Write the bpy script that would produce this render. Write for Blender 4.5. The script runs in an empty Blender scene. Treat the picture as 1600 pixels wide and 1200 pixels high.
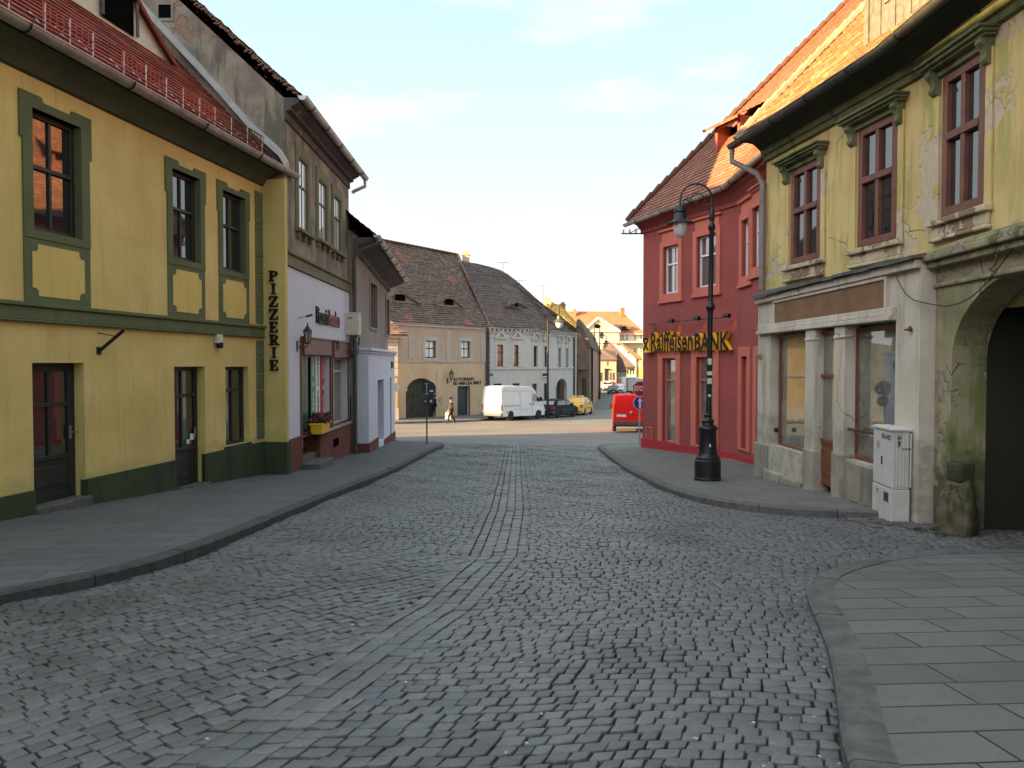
import bpy, bmesh, math, random
import numpy as np
from mathutils import Vector, Matrix, Quaternion
random.seed(7)
rng = np.random.default_rng(11)
sc = bpy.context.scene
COL = sc.collection
R = math.radians

# ------------------------------------------------------------------ camera
FP = 1200.0                       # focal length in photo pixels (photo 1600 wide)
HY = 567.0                        # horizon row
PITCH = -math.atan((600 - HY) / FP)
CAMZ = 1.6
cd = bpy.data.cameras.new('camera'); cam = bpy.data.objects.new('camera', cd); COL.objects.link(cam)
cam.location = (0, 0, CAMZ); cam.rotation_euler = (R(90) + PITCH, 0, 0)
cd.sensor_width = 36; cd.lens = 36 * FP / 1600; cd.clip_end = 2000; cd.clip_start = 0.05
sc.camera = cam

# ------------------------------------------------------------------ light
SUN_EL, SUN_DIR = R(12.5), Vector((1, .42, 0)).normalized()      # direction the light travels (plan)
EXPOSURE = 2.5
sd = bpy.data.lights.new('sun', 'SUN'); sun = bpy.data.objects.new('sun', sd); COL.objects.link(sun)
sd.energy = 5.0; sd.angle = R(.53); sd.color = (1, .65, .26)
sun.location = (-60, -30, 40)
_d = Vector((SUN_DIR.x * math.cos(SUN_EL), SUN_DIR.y * math.cos(SUN_EL), -math.sin(SUN_EL)))
sun.rotation_euler = _d.to_track_quat('-Z', 'Y').to_euler()
w = bpy.data.worlds.new('World'); sc.world = w; w.use_nodes = True
nt = w.node_tree; nt.nodes.clear()
def wn(t, **k):
    n = nt.nodes.new(t)
    for a, b in k.items(): setattr(n, a, b)
    return n
sky = wn('ShaderNodeTexSky'); sky.sky_type = 'NISHITA'; sky.sun_disc = False
sky.sun_elevation = SUN_EL; sky.sun_rotation = math.atan2(-SUN_DIR.x, -SUN_DIR.y)
sky.air_density = 1.0; sky.dust_density = 1.6; sky.ozone_density = 1.5; sky.altitude = 400
tc = wn('ShaderNodeTexCoord'); mp = wn('ShaderNodeMapping'); mp.inputs['Scale'].default_value = (1, 1, 2.6)
mp.inputs['Location'].default_value = (.62, .3, .5)
nz = wn('ShaderNodeTexNoise'); nz.inputs['Scale'].default_value = 3.3; nz.inputs['Detail'].default_value = 7; nz.inputs['Roughness'].default_value = .55
rp = wn('ShaderNodeValToRGB'); rp.color_ramp.elements[0].position = .53; rp.color_ramp.elements[1].position = .72
mx = wn('ShaderNodeMix', data_type='RGBA'); mx.inputs['B'].default_value = (4.7, 4.35, 4.25, 1)
ml = wn('ShaderNodeMath', operation='MULTIPLY'); ml.inputs[1].default_value = .75
bg = wn('ShaderNodeBackground'); bg.inputs['Strength'].default_value = .0505
# thin high haze that whitens the low sky
sx = wn('ShaderNodeSeparateXYZ'); mr = wn('ShaderNodeMapRange'); mr.inputs['From Min'].default_value = .0; mr.inputs['From Max'].default_value = .52
mr.inputs['To Min'].default_value = .95; mr.inputs['To Max'].default_value = .85
mh = wn('ShaderNodeMix', data_type='RGBA'); mt_ = wn('ShaderNodeMix', data_type='RGBA'); mt_.inputs['A'].default_value = (4.1, 3.84, 3.72, 1); mt_.inputs['B'].default_value = (2.6, 3.7, 4.0, 1)
mg = wn('ShaderNodeMapRange'); mg.inputs['From Min'].default_value = .05; mg.inputs['From Max'].default_value = .46
ow = wn('ShaderNodeOutputWorld')
L = nt.links.new
L(tc.outputs['Generated'], mp.inputs['Vector']); L(mp.outputs[0], nz.inputs['Vector']); L(nz.outputs[0], rp.inputs[0])
L(rp.outputs[0], ml.inputs[0]); L(tc.outputs['Generated'], sx.inputs[0]); L(sx.outputs['Z'], mr.inputs['Value'])
L(sx.outputs['Z'], mg.inputs['Value']); L(mg.outputs[0], mt_.inputs['Factor']); L(mt_.outputs['Result'], mh.inputs['B']); L(mr.outputs[0], mh.inputs['Factor']); L(sky.outputs[0], mh.inputs['A'])
L(mh.outputs['Result'], mx.inputs['A']); L(ml.outputs[0], mx.inputs['Factor'])
# sky brightness added sunward (behind the camera) and overhead, unseen, to fill shaded walls
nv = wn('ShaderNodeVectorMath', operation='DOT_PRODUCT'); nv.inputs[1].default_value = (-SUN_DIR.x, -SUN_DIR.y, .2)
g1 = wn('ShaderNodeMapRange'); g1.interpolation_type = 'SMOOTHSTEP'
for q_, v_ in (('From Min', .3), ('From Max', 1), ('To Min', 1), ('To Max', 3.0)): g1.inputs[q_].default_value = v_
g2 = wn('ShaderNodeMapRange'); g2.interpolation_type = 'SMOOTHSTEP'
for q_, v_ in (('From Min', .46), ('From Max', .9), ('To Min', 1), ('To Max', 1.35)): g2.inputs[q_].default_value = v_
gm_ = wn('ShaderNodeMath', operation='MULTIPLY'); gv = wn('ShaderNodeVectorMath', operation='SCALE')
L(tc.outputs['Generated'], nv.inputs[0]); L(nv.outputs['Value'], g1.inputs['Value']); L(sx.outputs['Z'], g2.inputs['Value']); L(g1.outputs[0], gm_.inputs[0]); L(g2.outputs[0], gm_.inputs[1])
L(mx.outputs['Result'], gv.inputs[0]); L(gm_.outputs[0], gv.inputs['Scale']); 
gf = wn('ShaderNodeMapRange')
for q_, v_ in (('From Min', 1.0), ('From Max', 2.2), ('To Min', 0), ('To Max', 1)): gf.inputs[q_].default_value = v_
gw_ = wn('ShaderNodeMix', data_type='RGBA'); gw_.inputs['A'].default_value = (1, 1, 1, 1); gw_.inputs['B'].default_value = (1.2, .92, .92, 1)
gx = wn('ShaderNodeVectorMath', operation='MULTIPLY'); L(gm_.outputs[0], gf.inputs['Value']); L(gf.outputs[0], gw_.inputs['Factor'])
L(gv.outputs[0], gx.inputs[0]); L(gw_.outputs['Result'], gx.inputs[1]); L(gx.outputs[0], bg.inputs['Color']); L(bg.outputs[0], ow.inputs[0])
vs = sc.view_settings
vs.view_transform = 'Standard'; vs.look = 'None'; vs.exposure = EXPOSURE; vs.gamma = 1; vs.use_curve_mapping = False
sc.cycles.max_bounces = 6; sc.cycles.diffuse_bounces = 3; sc.cycles.glossy_bounces = 3; sc.cycles.transparent_max_bounces = 6

# ------------------------------------------------------------------ photo -> world helpers
_c, _s = math.cos(PITCH), math.sin(PITCH)
def ray(px, py):
    cx = (px - 800) / FP; cy = (600 - py) / FP
    return Vector((cx, _c - cy * _s, _s + cy * _c))
def at(px, py, D):
    r = ray(px, py); k = D / r.y
    return Vector((r.x * k, D, CAMZ + r.z * k))
_GY = [-60, 0, 20, 57, 90, 134, 200, 320, 420, 700]
_GZ = [3.6, 0, -1.2, -2.68, -3.45, -3.85, -3.6, -2.2, 4, 24]
def gz(y): return float(np.interp(y, _GY, _GZ))
PAV = .12
def onground(px, py, h=0):
    r = ray(px, py); lo, hi = .5, 600
    for _ in range(60):
        m = (lo + hi) / 2; k = m / r.y
        if CAMZ + r.z * k > gz(m) + h: lo = m
        else: hi = m
    return Vector((r.x * lo / r.y, lo, gz(lo) + h))

class Facade:
    """vertical plane through A and B (plan), B to the right of A for someone facing it; off > 0 is towards the street"""
    def __init__(s, A, B):
        s.A = Vector((A[0], A[1], 0)); s.B = Vector((B[0], B[1], 0)); d = s.B - s.A; s.L = d.length; s.d = d / s.L
        s.n = Vector((s.d.y, -s.d.x, 0))
    def pt(s, u, o, z): return s.A + s.d * u + s.n * o + Vector((0, 0, z))
    def uv(s, px, py, o=0):
        r = ray(px, py); C = Vector((0, 0, CAMZ)); P0 = s.A + s.n * o
        k = (P0 - C).dot(s.n) / r.dot(s.n); P = C + r * k
        return (P - s.A).dot(s.d), P.z
    def u(s, px, o=0): return s.uv(px, HY, o)[0]
    def z(s, px, py, o=0): return s.uv(px, py, o)[1]
    def y(s, u): return (s.A + s.d * u).y
    def rot(s):      # matrix with x along facade, y up, z out
        return Matrix((s.d, Vector((0, 0, 1)), s.n)).transposed()
    def mat(s, u, o, z):
        return Matrix.Translation(s.pt(u, o, z)) @ s.rot().to_4x4()

# ------------------------------------------------------------------ mesh builder (world coordinates)
class MB:
    def __init__(s): s.v = []; s.f = []; s.m = []; s.uvs = None; s.cur = 0
    def face(s, pts, m=None, uv=None):
        b = len(s.v); s.v += [tuple(p) for p in pts]; s.f.append(tuple(range(b, b + len(pts)))); s.m.append(s.cur if m is None else m)
        if uv is not None:
            if s.uvs is None: s.uvs = {}
            s.uvs[len(s.f) - 1] = uv
    def add(s, verts, faces, M=None, m=None):
        b = len(s.v)
        s.v += [tuple(M @ Vector(p)) if M is not None else tuple(p) for p in verts]
        for f in faces: s.f.append(tuple(i + b for i in f)); s.m.append(s.cur if m is None else m)
    def hexa(s, p, m=None):   # p: 8 points, bottom ring 0-3 then top ring 4-7
        s.add(p, [(3, 2, 1, 0), (4, 5, 6, 7), (0, 1, 5, 4), (1, 2, 6, 5), (2, 3, 7, 6), (3, 0, 4, 7)], None, m)
    def box(s, x0, x1, y0, y1, z0, z1, M=None, m=None):
        s.add([(x0, y0, z0), (x1, y0, z0), (x1, y1, z0), (x0, y1, z0), (x0, y0, z1), (x1, y0, z1), (x1, y1, z1), (x0, y1, z1)],
              [(3, 2, 1, 0), (4, 5, 6, 7), (0, 1, 5, 4), (1, 2, 6, 5), (2, 3, 7, 6), (3, 0, 4, 7)], M, m)
    def fbox(s, F, u0, u1, o0, o1, z0, z1, m=None):
        s.hexa([F.pt(u0, o1, z0), F.pt(u1, o1, z0), F.pt(u1, o0, z0), F.pt(u0, o0, z0),
                F.pt(u0, o1, z1), F.pt(u1, o1, z1), F.pt(u1, o0, z1), F.pt(u0, o0, z1)], m)
    def prism(s, F, poly, o0, o1, m=None, ms=None):   # poly [(u,z)] extruded from off o0 (back) to o1 (front)
        n = len(poly); b = len(s.v); ms = m if ms is None else ms
        s.v += [tuple(F.pt(u, o1, z)) for u, z in poly] + [tuple(F.pt(u, o0, z)) for u, z in poly]
        s.f.append(tuple(range(b, b + n))); s.m.append(s.cur if m is None else m)
        s.f.append(tuple(range(b + 2 * n - 1, b + n - 1, -1))); s.m.append(s.cur if m is None else m)
        for i in range(n):
            j = (i + 1) % n
            s.f.append((b + j, b + i, b + n + i, b + n + j)); s.m.append(s.cur if ms is None else ms)
    def frame(s, F, outer, inner, o0, o1, m=None):     # ring between two polygons of equal count
        n = len(outer); b = len(s.v)
        for P, o in ((outer, o1), (inner, o1), (outer, o0), (inner, o0)): s.v += [tuple(F.pt(u, o, z)) for u, z in P]
        mm = s.cur if m is None else m
        for i in range(n):
            j = (i + 1) % n
            for q in ((b + i, b + j, b + n + j, b + n + i), (b + j, b + i, b + 2 * n + i, b + 2 * n + j), (b + n + i, b + n + j, b + 3 * n + j, b + 3 * n + i)):
                s.f.append(q); s.m.append(mm)
    def tube(s, pts, r, n=8, m=None, cap=True):
        pts = [Vector(p) for p in pts]; rs = r if isinstance(r, (list, tuple)) else [r] * len(pts)
        b = len(s.v); mm = s.cur if m is None else m; prev = None
        for i, p in enumerate(pts):
            t = (pts[min(i + 1, len(pts) - 1)] - pts[max(i - 1, 0)]).normalized()
            a = prev if prev is not None else (Vector((0, 0, 1)) if abs(t.z) < .9 else Vector((1, 0, 0)))
            e1 = (a - t * a.dot(t)).normalized(); e2 = t.cross(e1); prev = e1
            s.v += [tuple(p + (e1 * math.cos(2 * math.pi * k / n) + e2 * math.sin(2 * math.pi * k / n)) * rs[i]) for k in range(n)]
        for i in range(len(pts) - 1):
            for k in range(n):
                k2 = (k + 1) % n
                s.f.append((b + i * n + k, b + i * n + k2, b + (i + 1) * n + k2, b + (i + 1) * n + k)); s.m.append(mm)
        if cap:
            s.f.append(tuple(b + k for k in reversed(range(n)))); s.m.append(mm)
            e = b + (len(pts) - 1) * n; s.f.append(tuple(e + k for k in range(n))); s.m.append(mm)
    def lathe(s, prof, c, n=16, M=None, m=None):   # prof [(r,z)] round vertical axis at c
        b = len(s.v); mm = s.cur if m is None else m; c = Vector(c)
        for r, z in prof:
            for k in range(n):
                p = Vector((r * math.cos(2 * math.pi * k / n), r * math.sin(2 * math.pi * k / n), z))
                s.v.append(tuple(c + (M @ p if M is not None else p)))
        for i in range(len(prof) - 1):
            for k in range(n):
                k2 = (k + 1) % n
                s.f.append((b + i * n + k, b + i * n + k2, b + (i + 1) * n + k2, b + (i + 1) * n + k)); s.m.append(mm)
        s.f.append(tuple(b + k for k in reversed(range(n)))); s.m.append(mm)
        e = b + (len(prof) - 1) * n; s.f.append(tuple(e + k for k in range(n))); s.m.append(mm)
    def build(s, name, mats, parent=None, smooth=False, bevel=0, seg=2):
        me = bpy.data.meshes.new(name)
        org = Vector((0, 0, 0)); p = parent
        while p is not None: org = org + p.location; p = p.parent
        me.from_pydata([(v[0] - org.x, v[1] - org.y, v[2] - org.z) for v in s.v], [], s.f)
        if not isinstance(mats, (list, tuple)): mats = [mats]
        for m_ in mats: me.materials.append(m_)
        if len(mats) > 1: me.polygons.foreach_set('material_index', s.m)
        if s.uvs is not None:
            ul = me.uv_layers.new(name='UVMap')
            for fi, uv in s.uvs.items():
                ls = me.polygons[fi].loop_start
                for k, c in enumerate(uv): ul.data[ls + k].uv = c
        o = bpy.data.objects.new(name, me); COL.objects.link(o)
        if parent is not None: o.parent = parent
        if smooth:
            bm = bmesh.new(); bm.from_mesh(me); bmesh.ops.remove_doubles(bm, verts=bm.verts, dist=1e-5)
            bm.to_mesh(me); bm.free()
            me.shade_smooth()
            if smooth is not True: me.set_sharp_from_angle(angle=R(smooth))
            else: me.set_sharp_from_angle(angle=R(42))
        if bevel:
            bm = bmesh.new(); bm.from_mesh(me); bmesh.ops.remove_doubles(bm, verts=bm.verts, dist=1e-5); bm.to_mesh(me); bm.free()
            b = o.modifiers.new('bevel', 'BEVEL'); b.width = bevel; b.segments = seg; b.limit_method = 'ANGLE'; b.angle_limit = R(35)
        return o

def thing(name, label, cat, loc=(0, 0, 0), group=None):
    o = bpy.data.objects.new(name, None); COL.objects.link(o); o.location = loc; o.empty_display_size = .2
    o['label'] = label; o['category'] = cat
    if group: o['group'] = group
    return o
def tag(o, label, cat, group=None):
    o['label'] = label; o['category'] = cat
    if group: o['group'] = group
    return o
def struct(name, mb, m, **k):
    o = mb.build(name, m, **k); o['kind'] = 'structure'; return o

# text as mesh data (built-in font)
_tc = {}
def glyphs(txt, size=1.0, ext=.02, off=0.0, sx=1.0):
    key = (txt, size, ext, off, sx)
    if key in _tc: return _tc[key]
    cu = bpy.data.curves.new('t', 'FONT'); cu.body = txt; cu.size = size; cu.extrude = ext / 2; cu.offset = off
    cu.align_x = 'CENTER'; cu.align_y = 'CENTER'; cu.resolution_u = 3
    o = bpy.data.objects.new('t', cu); COL.objects.link(o); dg = bpy.context.evaluated_depsgraph_get(); dg.update()
    me = o.evaluated_get(dg).to_mesh()
    V = [(v.co.x * sx, v.co.y, v.co.z) for v in me.vertices]; P = [tuple(p.vertices) for p in me.polygons]; N = [p.normal.z for p in me.polygons]
    o.evaluated_get(dg).to_mesh_clear(); bpy.data.objects.remove(o); bpy.data.curves.remove(cu)
    _tc[key] = (V, P, N); return _tc[key]
def put_text(mb, M, txt, size, ext=.02, off=0, sx=1, m=None, mside=None):
    V, P, N = glyphs(txt, size, ext, off, sx); b = len(mb.v)
    mb.v += [tuple(M @ Vector(p)) for p in V]
    for f, nz_ in zip(P, N):
        mb.f.append(tuple(i + b for i in f)); mm = mb.cur if m is None else m
        mb.m.append(mm if (mside is None or nz_ > .9) else mside)
# ------------------------------------------------------------------ materials
class NT:
    def __init__(s, name):
        s.m = bpy.data.materials.new(name); s.m.use_nodes = True; s.t = s.m.node_tree; s.t.nodes.clear()
        s.o = s.n('ShaderNodeOutputMaterial'); s.b = s.n('ShaderNodeBsdfPrincipled'); s.l(s.b.outputs[0], s.o.inputs[0])
    def n(s, t, **k):
        x = s.t.nodes.new(t)
        for a, b in k.items(): setattr(x, a, b)
        return x
    def l(s, a, b): s.t.links.new(a, b)
    def val(s, i, v):
        if hasattr(v, 'links') or isinstance(v, bpy.types.NodeSocket): s.l(v, i)
        else: i.default_value = v
    def math(s, op, a, b=None, c=None):
        x = s.n('ShaderNodeMath', operation=op); s.val(x.inputs[0], a)
        if b is not None: s.val(x.inputs[1], b)
        if c is not None: s.val(x.inputs[2], c)
        return x.outputs[0]
    def mix(s, f, a, b):
        x = s.n('ShaderNodeMix', data_type='RGBA'); s.val(x.inputs['Factor'], f)
        for i, v in (('A', a), ('B', b)): s.val(x.inputs[i], v if isinstance(v, bpy.types.NodeSocket) else (*v[:3], 1))
        return x.outputs['Result']
    def noise(s, scale, detail=4, rough=.55, vec=None, stretch=None, loc=None):
        x = s.n('ShaderNodeTexNoise'); x.inputs['Scale'].default_value = scale; x.inputs['Detail'].default_value = detail; x.inputs['Roughness'].default_value = rough
        v = vec if vec is not None else s.obj()
        if stretch or loc:
            mp = s.n('ShaderNodeMapping'); mp.inputs['Scale'].default_value = stretch or (1, 1, 1); mp.inputs['Location'].default_value = loc or (0, 0, 0)
            s.l(v, mp.inputs[0]); v = mp.outputs[0]
        s.l(v, x.inputs['Vector']); return x.outputs[0]
    def obj(s):
        if not hasattr(s, '_o'): s._o = s.n('ShaderNodeTexCoord').outputs['Object']
        return s._o
    def ramp(s, f, p0, p1):
        x = s.n('ShaderNodeMapRange'); x.interpolation_type = 'SMOOTHSTEP'
        x.inputs['From Min'].default_value = p0; x.inputs['From Max'].default_value = p1; s.l(f, x.inputs['Value']); return x.outputs[0]
    def bump(s, h, strength=.3, dist=.02):
        x = s.n('ShaderNodeBump'); x.inputs['Strength'].default_value = strength; x.inputs['Distance'].default_value = dist
        s.l(h, x.inputs['Height']); s.l(x.outputs[0], s.b.inputs['Normal']); return x
    def fin(s, col, rough=.9, spec=.3, metal=0):
        s.val(s.b.inputs['Base Color'], col if isinstance(col, bpy.types.NodeSocket) else (*col[:3], 1))
        s.val(s.b.inputs['Roughness'], rough); s.b.inputs['Specular IOR Level'].default_value = spec; s.b.inputs['Metallic'].default_value = metal
        return s.m

def plaster(name, c1, c2, s1=1.2, patch=None, crack=0, streak=.3, ps=.9, pt=.6, stain=None, st=.56, band=None, bump=.25, rough=.92, grain=55):
    k = NT(name)
    n1 = k.noise(s1, 6, .6); col = k.mix(k.ramp(n1, .32, .68), c1, c2)
    fine = k.noise(14, 5, .7); col = k.mix(k.math('MULTIPLY', k.ramp(fine, .4, .75), .22), col, [x * .72 for x in c1])
    if stain:
        n2 = k.noise(1.0, 6, .65, stretch=(2.2, 2.2, .42), loc=(3, 1, 5)); col = k.mix(k.math('MULTIPLY', k.ramp(n2, st, st + .13), .85), col, stain)
    sk = k.noise(1.0, 5, .7, stretch=(7, 7, .5), loc=(5, 5, 1)); col = k.mix(k.math('MULTIPLY', k.ramp(sk, .5, .74), streak), col, [x * .55 for x in c2])
    h = k.noise(grain, 4, .6)
    if crack:
        vo = k.n('ShaderNodeTexVoronoi', feature='DISTANCE_TO_EDGE'); vo.inputs['Scale'].default_value = .8
        wv = k.n('ShaderNodeMix', data_type='VECTOR'); wv.inputs['Factor'].default_value = .12; nn = k.n('ShaderNodeTexNoise'); nn.inputs['Scale'].default_value = 2.5; nn.inputs['Detail'].default_value = 6
        k.l(k.obj(), nn.inputs['Vector']); k.l(k.obj(), wv.inputs[4]); k.l(nn.outputs['Color'], wv.inputs[5]); k.l(wv.outputs[1], vo.inputs['Vector'])
        fc = k.math('MULTIPLY', k.ramp(vo.outputs['Distance'], .007, .003), k.ramp(k.noise(.9, 3, .5, loc=(6, 1, 2)), .52, .6)); col = k.mix(k.math('MULTIPLY', fc, crack), col, (.04, .035, .025)); h = k.math('SUBTRACT', h, k.math('MULTIPLY', fc, 2))
    if band:     # damp, flaking base: (list of colours, object z height, breadth)
        zc = k.n('ShaderNodeSeparateXYZ'); k.l(k.obj(), zc.inputs[0])
        nb = k.noise(1.6, 6, .7, loc=(7, 2, 0)); f = k.math('ADD', zc.outputs['Z'], k.math('MULTIPLY', k.math('SUBTRACT', nb, .5), band[2] * 2.4))
        fb = k.ramp(f, band[1] + band[2] * .22, band[1] - band[2] * .22); nb2 = k.noise(3.5, 6, .7, loc=(1, 9, 0))
        col = k.mix(fb, col, k.mix(k.ramp(nb2, .38, .62), band[0][0], band[0][1]))
    if patch:
        n3 = k.noise(ps, 7, .62, loc=(11, 4, 2)); fp = k.ramp(n3, pt, pt + .025); n4 = k.noise(9, 4)
        col = k.mix(fp, col, k.mix(n4, patch, [x * .6 for x in patch]))
        h = k.math('SUBTRACT', h, k.math('MULTIPLY', fp, 2.2))
    k.bump(h, bump, .012)
    return k.fin(col, rough, .25)

def plain(name, c, rough=.5, metal=0, spec=.5, var=.25, vs=6, bump=0, coat=0):
    k = NT(name); n = k.noise(vs, 5, .65)
    col = k.mix(k.ramp(n, .3, .72), c, [x * (1 - var) for x in c])
    r = k.math('ADD', k.math('MULTIPLY', k.noise(vs * 2.3, 4), .25), rough - .12)
    if bump: k.bump(k.noise(60, 4), bump, .006)
    if coat: k.b.inputs['Coat Weight'].default_value = coat; k.b.inputs['Coat Roughness'].default_value = .06
    return k.fin(col, r, spec, metal)

def tiles(name, cols, moss=None, mt=.55, w=.18, patch=None, pt=.62, ps=.35, rough=.85, gap=.06):
    """clay tiles on UVs: u in metres, v counts courses; each tile its own tone"""
    k = NT(name); uv = k.n('ShaderNodeUVMap'); sp = k.n('ShaderNodeSeparateXYZ'); k.l(uv.outputs[0], sp.inputs[0])
    row = k.math('FLOOR', sp.outputs[1]); uu = k.math('ADD', k.math('DIVIDE', sp.outputs[0], w), k.math('MULTIPLY', k.math('MODULO', row, 2), .5))
    cl = k.math('FLOOR', uu); fr = k.math('FRACT', uu)
    cv = k.n('ShaderNodeCombineXYZ'); k.l(cl, cv.inputs[0]); k.l(row, cv.inputs[1])
    wn_ = k.n('ShaderNodeTexWhiteNoise', noise_dimensions='2D'); k.l(cv.outputs[0], wn_.inputs['Vector'])
    r = wn_.outputs['Value']; col = k.mix(k.ramp(r, .1, .6), cols[0], cols[1]); col = k.mix(k.ramp(r, .72, .98), col, cols[2])
    if patch:
        col = k.mix(k.ramp(k.noise(ps, 3, .5, loc=(2, 8, 3)), pt, pt + .02), col, k.mix(r, patch, [x * .75 for x in patch]))
    if moss:
        col = k.mix(k.math('MULTIPLY', k.ramp(k.noise(1.3, 6, .68), mt - .08, mt + .12), .8), col, moss)
        col = k.mix(k.math('MULTIPLY', k.ramp(k.noise(11, 4, .7), .56, .7), .55), col, [x * .55 for x in moss])
    g = k.math('MAXIMUM', k.ramp(fr, gap, 0), k.ramp(fr, 1 - gap, 1)); col = k.mix(k.math('MULTIPLY', g, .75), col, [x * .18 for x in cols[0]])
    h = k.math('ADD', k.math('SUBTRACT', k.math('MULTIPLY', r, .5), g), k.math('MULTIPLY', k.noise(40, 3), .4)); k.bump(h, .5, .02)
    return k.fin(col, rough, .25)

def slabs(name, c1, c2, c3, w, hgt, rot=0, joint=.012, mortar=(.02, .02, .018), rough=.75, stain=.5):
    k = NT(name); mp = k.n('ShaderNodeMapping'); mp.inputs['Rotation'].default_value = (0, 0, rot); k.l(k.obj(), mp.inputs[0])
    wob = k.n('ShaderNodeVectorMath', operation='ADD'); k.l(mp.outputs[0], wob.inputs[0])
    b = k.n('ShaderNodeTexBrick'); b.offset = .37; b.offset_frequency = 2; b.squash = .8; b.squash_frequency = 3
    b.inputs['Scale'].default_value = 1; b.inputs['Mortar Size'].default_value = joint * .5; b.inputs['Brick Width'].default_value = w; b.inputs['Row Height'].default_value = hgt
    b.inputs['Mortar Smooth'].default_value = .3; b.inputs['Bias'].default_value = 0
    b.inputs['Color1'].default_value = (*c1, 1); b.inputs['Color2'].default_value = (*c2, 1); b.inputs['Mortar'].default_value = (*mortar, 1)
    k.l(mp.outputs[0], b.inputs['Vector'])
    col = k.mix(k.math('MULTIPLY', k.ramp(k.noise(1.1, 7, .65), .42, .68), stain), b.outputs['Color'], c3)
    col = k.mix(k.math('MULTIPLY', k.ramp(k.noise(26, 4, .7), .5, .72), .35), col, [x * .6 for x in c1])
    h = k.math('ADD', k.math('MULTIPLY', b.outputs['Fac'], -1.4), k.math('MULTIPLY', k.noise(70, 4), .35)); k.bump(h, .55, .012)
    return k.fin(col, rough, .35)

def glassy(name, c=(.015, .018, .02), c2=None, rough=.03, wave=None, spec=.5, ior=2.3):
    k = NT(name); col = c
    if c2:
        if wave:
            wv = k.n('ShaderNodeTexWave', wave_type='BANDS', bands_direction='X'); wv.inputs['Scale'].default_value = wave; wv.inputs['Distortion'].default_value = 2.5; wv.inputs['Detail'].default_value = 3
            mp = k.n('ShaderNodeMapping'); mp.inputs['Rotation'].default_value = (0, 0, .7); mp.inputs['Scale'].default_value = (1, 1, .12); k.l(k.obj(), mp.inputs[0]); k.l(mp.outputs[0], wv.inputs[0])
            col = k.mix(wv.outputs['Fac'], c, c2)
        else: col = k.mix(k.ramp(k.noise(1.8, 5, .6), .4, .62), c, c2)
    k.bump(k.noise(1.4, 2), .06, .02)
    k.b.inputs['IOR'].default_value = ior
    m = k.fin(col, rough, spec); return m

M = {}
M['yellow'] = plaster('yellow_plaster', (.66, .51, .205), (.54, .405, .15), .75, streak=.32, crack=.1, band=([(.44, .38, .15), (.52, .42, .16)], 1.05, .3), stain=(.46, .36, .15), st=.6, bump=.12)
M['yellow2'] = plaster('yellow_panel_plaster', (.64, .485, .165), (.58, .43, .14), 1, bump=.12)
M['olive'] = plaster('olive_trim', (.125, .145, .075), (.10, .12, .062), 2, bump=.1)
M['olivedark'] = plaster('dark_eave_paint', (.075, .085, .055), (.06, .065, .045), 2, bump=.1)
M['plinthgreen'] = plaster('green_plinth', (.038, .06, .03), (.05, .065, .035), 1.5, stain=(.03, .035, .028), st=.5, bump=.3)
M['darkwood'] = plain('dark_painted_wood', (.018, .02, .018), .5, var=.3)
M['glass'] = glassy('window_glass')
M['glasscurt'] = glassy('curtained_glass', (.05, .05, .048), (.16, .155, .15), wave=9)
M['glasswarm'] = glassy('sunset_tinted_glass', (.42, .17, .05), (.2, .08, .03), wave=4)  # sunset reflection painted into the pane colour
M['glasslight'] = glassy('pale_sky_tinted_glass', (.66, .67, .67), (.45, .47, .47), wave=7)  # pale tone painted in for the sky mirrored in the panes
M['glassshop'] = glassy('shop_glass', (.09, .1, .085), (.16, .165, .13), rough=.02)
M['zinc'] = plain('zinc_gutter', (.46, .44, .43), .42, .75, var=.4, vs=3)
M['zincdark'] = plain('old_gutter', (.10, .10, .095), .55, .4, var=.4, vs=3)
M['pipegrey'] = plain('painted_grey_pipe', (.20, .20, .185), .6, var=.3, vs=4)
M['iron'] = plain('black_iron', (.012, .012, .014), .45, .2)
M['rust'] = plain('rusty_iron', (.09, .035, .02), .8)
M['redsteel'] = plain('red_painted_steel', (.40, .05, .04), .5)
M['tile_red'] = tiles('red_clay_tiles', [(.27, .075, .055), (.21, .055, .042), (.33, .105, .075)], moss=(.12, .06, .05), mt=.6)
M['tile_new'] = tiles('orange_clay_tiles', [(.25, .115, .075), (.20, .085, .058), (.31, .15, .095)], moss=(.16, .09, .065), mt=.56)
M['tile_gold'] = tiles('ochre_clay_tiles', [(.28, .185, .105), (.20, .13, .075), (.38, .28, .165)], moss=(.17, .12, .07), mt=.54, w=.2)
M['tile_old'] = tiles('old_brown_tiles', [(.155, .097, .076), (.115, .075, .06), (.22, .14, .108)], moss=(.13, .105, .085), mt=.56, patch=(.32, .13, .09), pt=.6, ps=.3, w=.22)
M['tile_dark'] = tiles('grey_brown_tiles', [(.135, .092, .080), (.10, .074, .067), (.18, .125, .105)], moss=(.12, .10, .085), mt=.58, w=.22)
M['tile_yel'] = tiles('bright_yellow_tiles', [(.62, .40, .07), (.5, .3, .06), (.7, .5, .12)], moss=(.3, .2, .08), mt=.6, w=.22)  # bright yellow tile tones
M['greywall'] = plaster('bare_grey_render', (.34, .30, .235), (.15, .135, .11), 1.1, patch=(.32, .22, .16), ps=1.1, pt=.62, stain=(.11, .10, .085), st=.5, bump=.8)
M['greypink'] = plaster('grey_pink_render', (.30, .245, .215), (.24, .20, .175), .8, patch=(.34, .29, .24), ps=1.3, pt=.63, stain=(.16, .135, .12), st=.55, bump=.5)
M['lilac'] = plaster('lilac_white_paint', (.62, .615, .71), (.58, .575, .665), .7, bump=.12, stain=(.52, .50, .56), st=.62)
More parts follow.
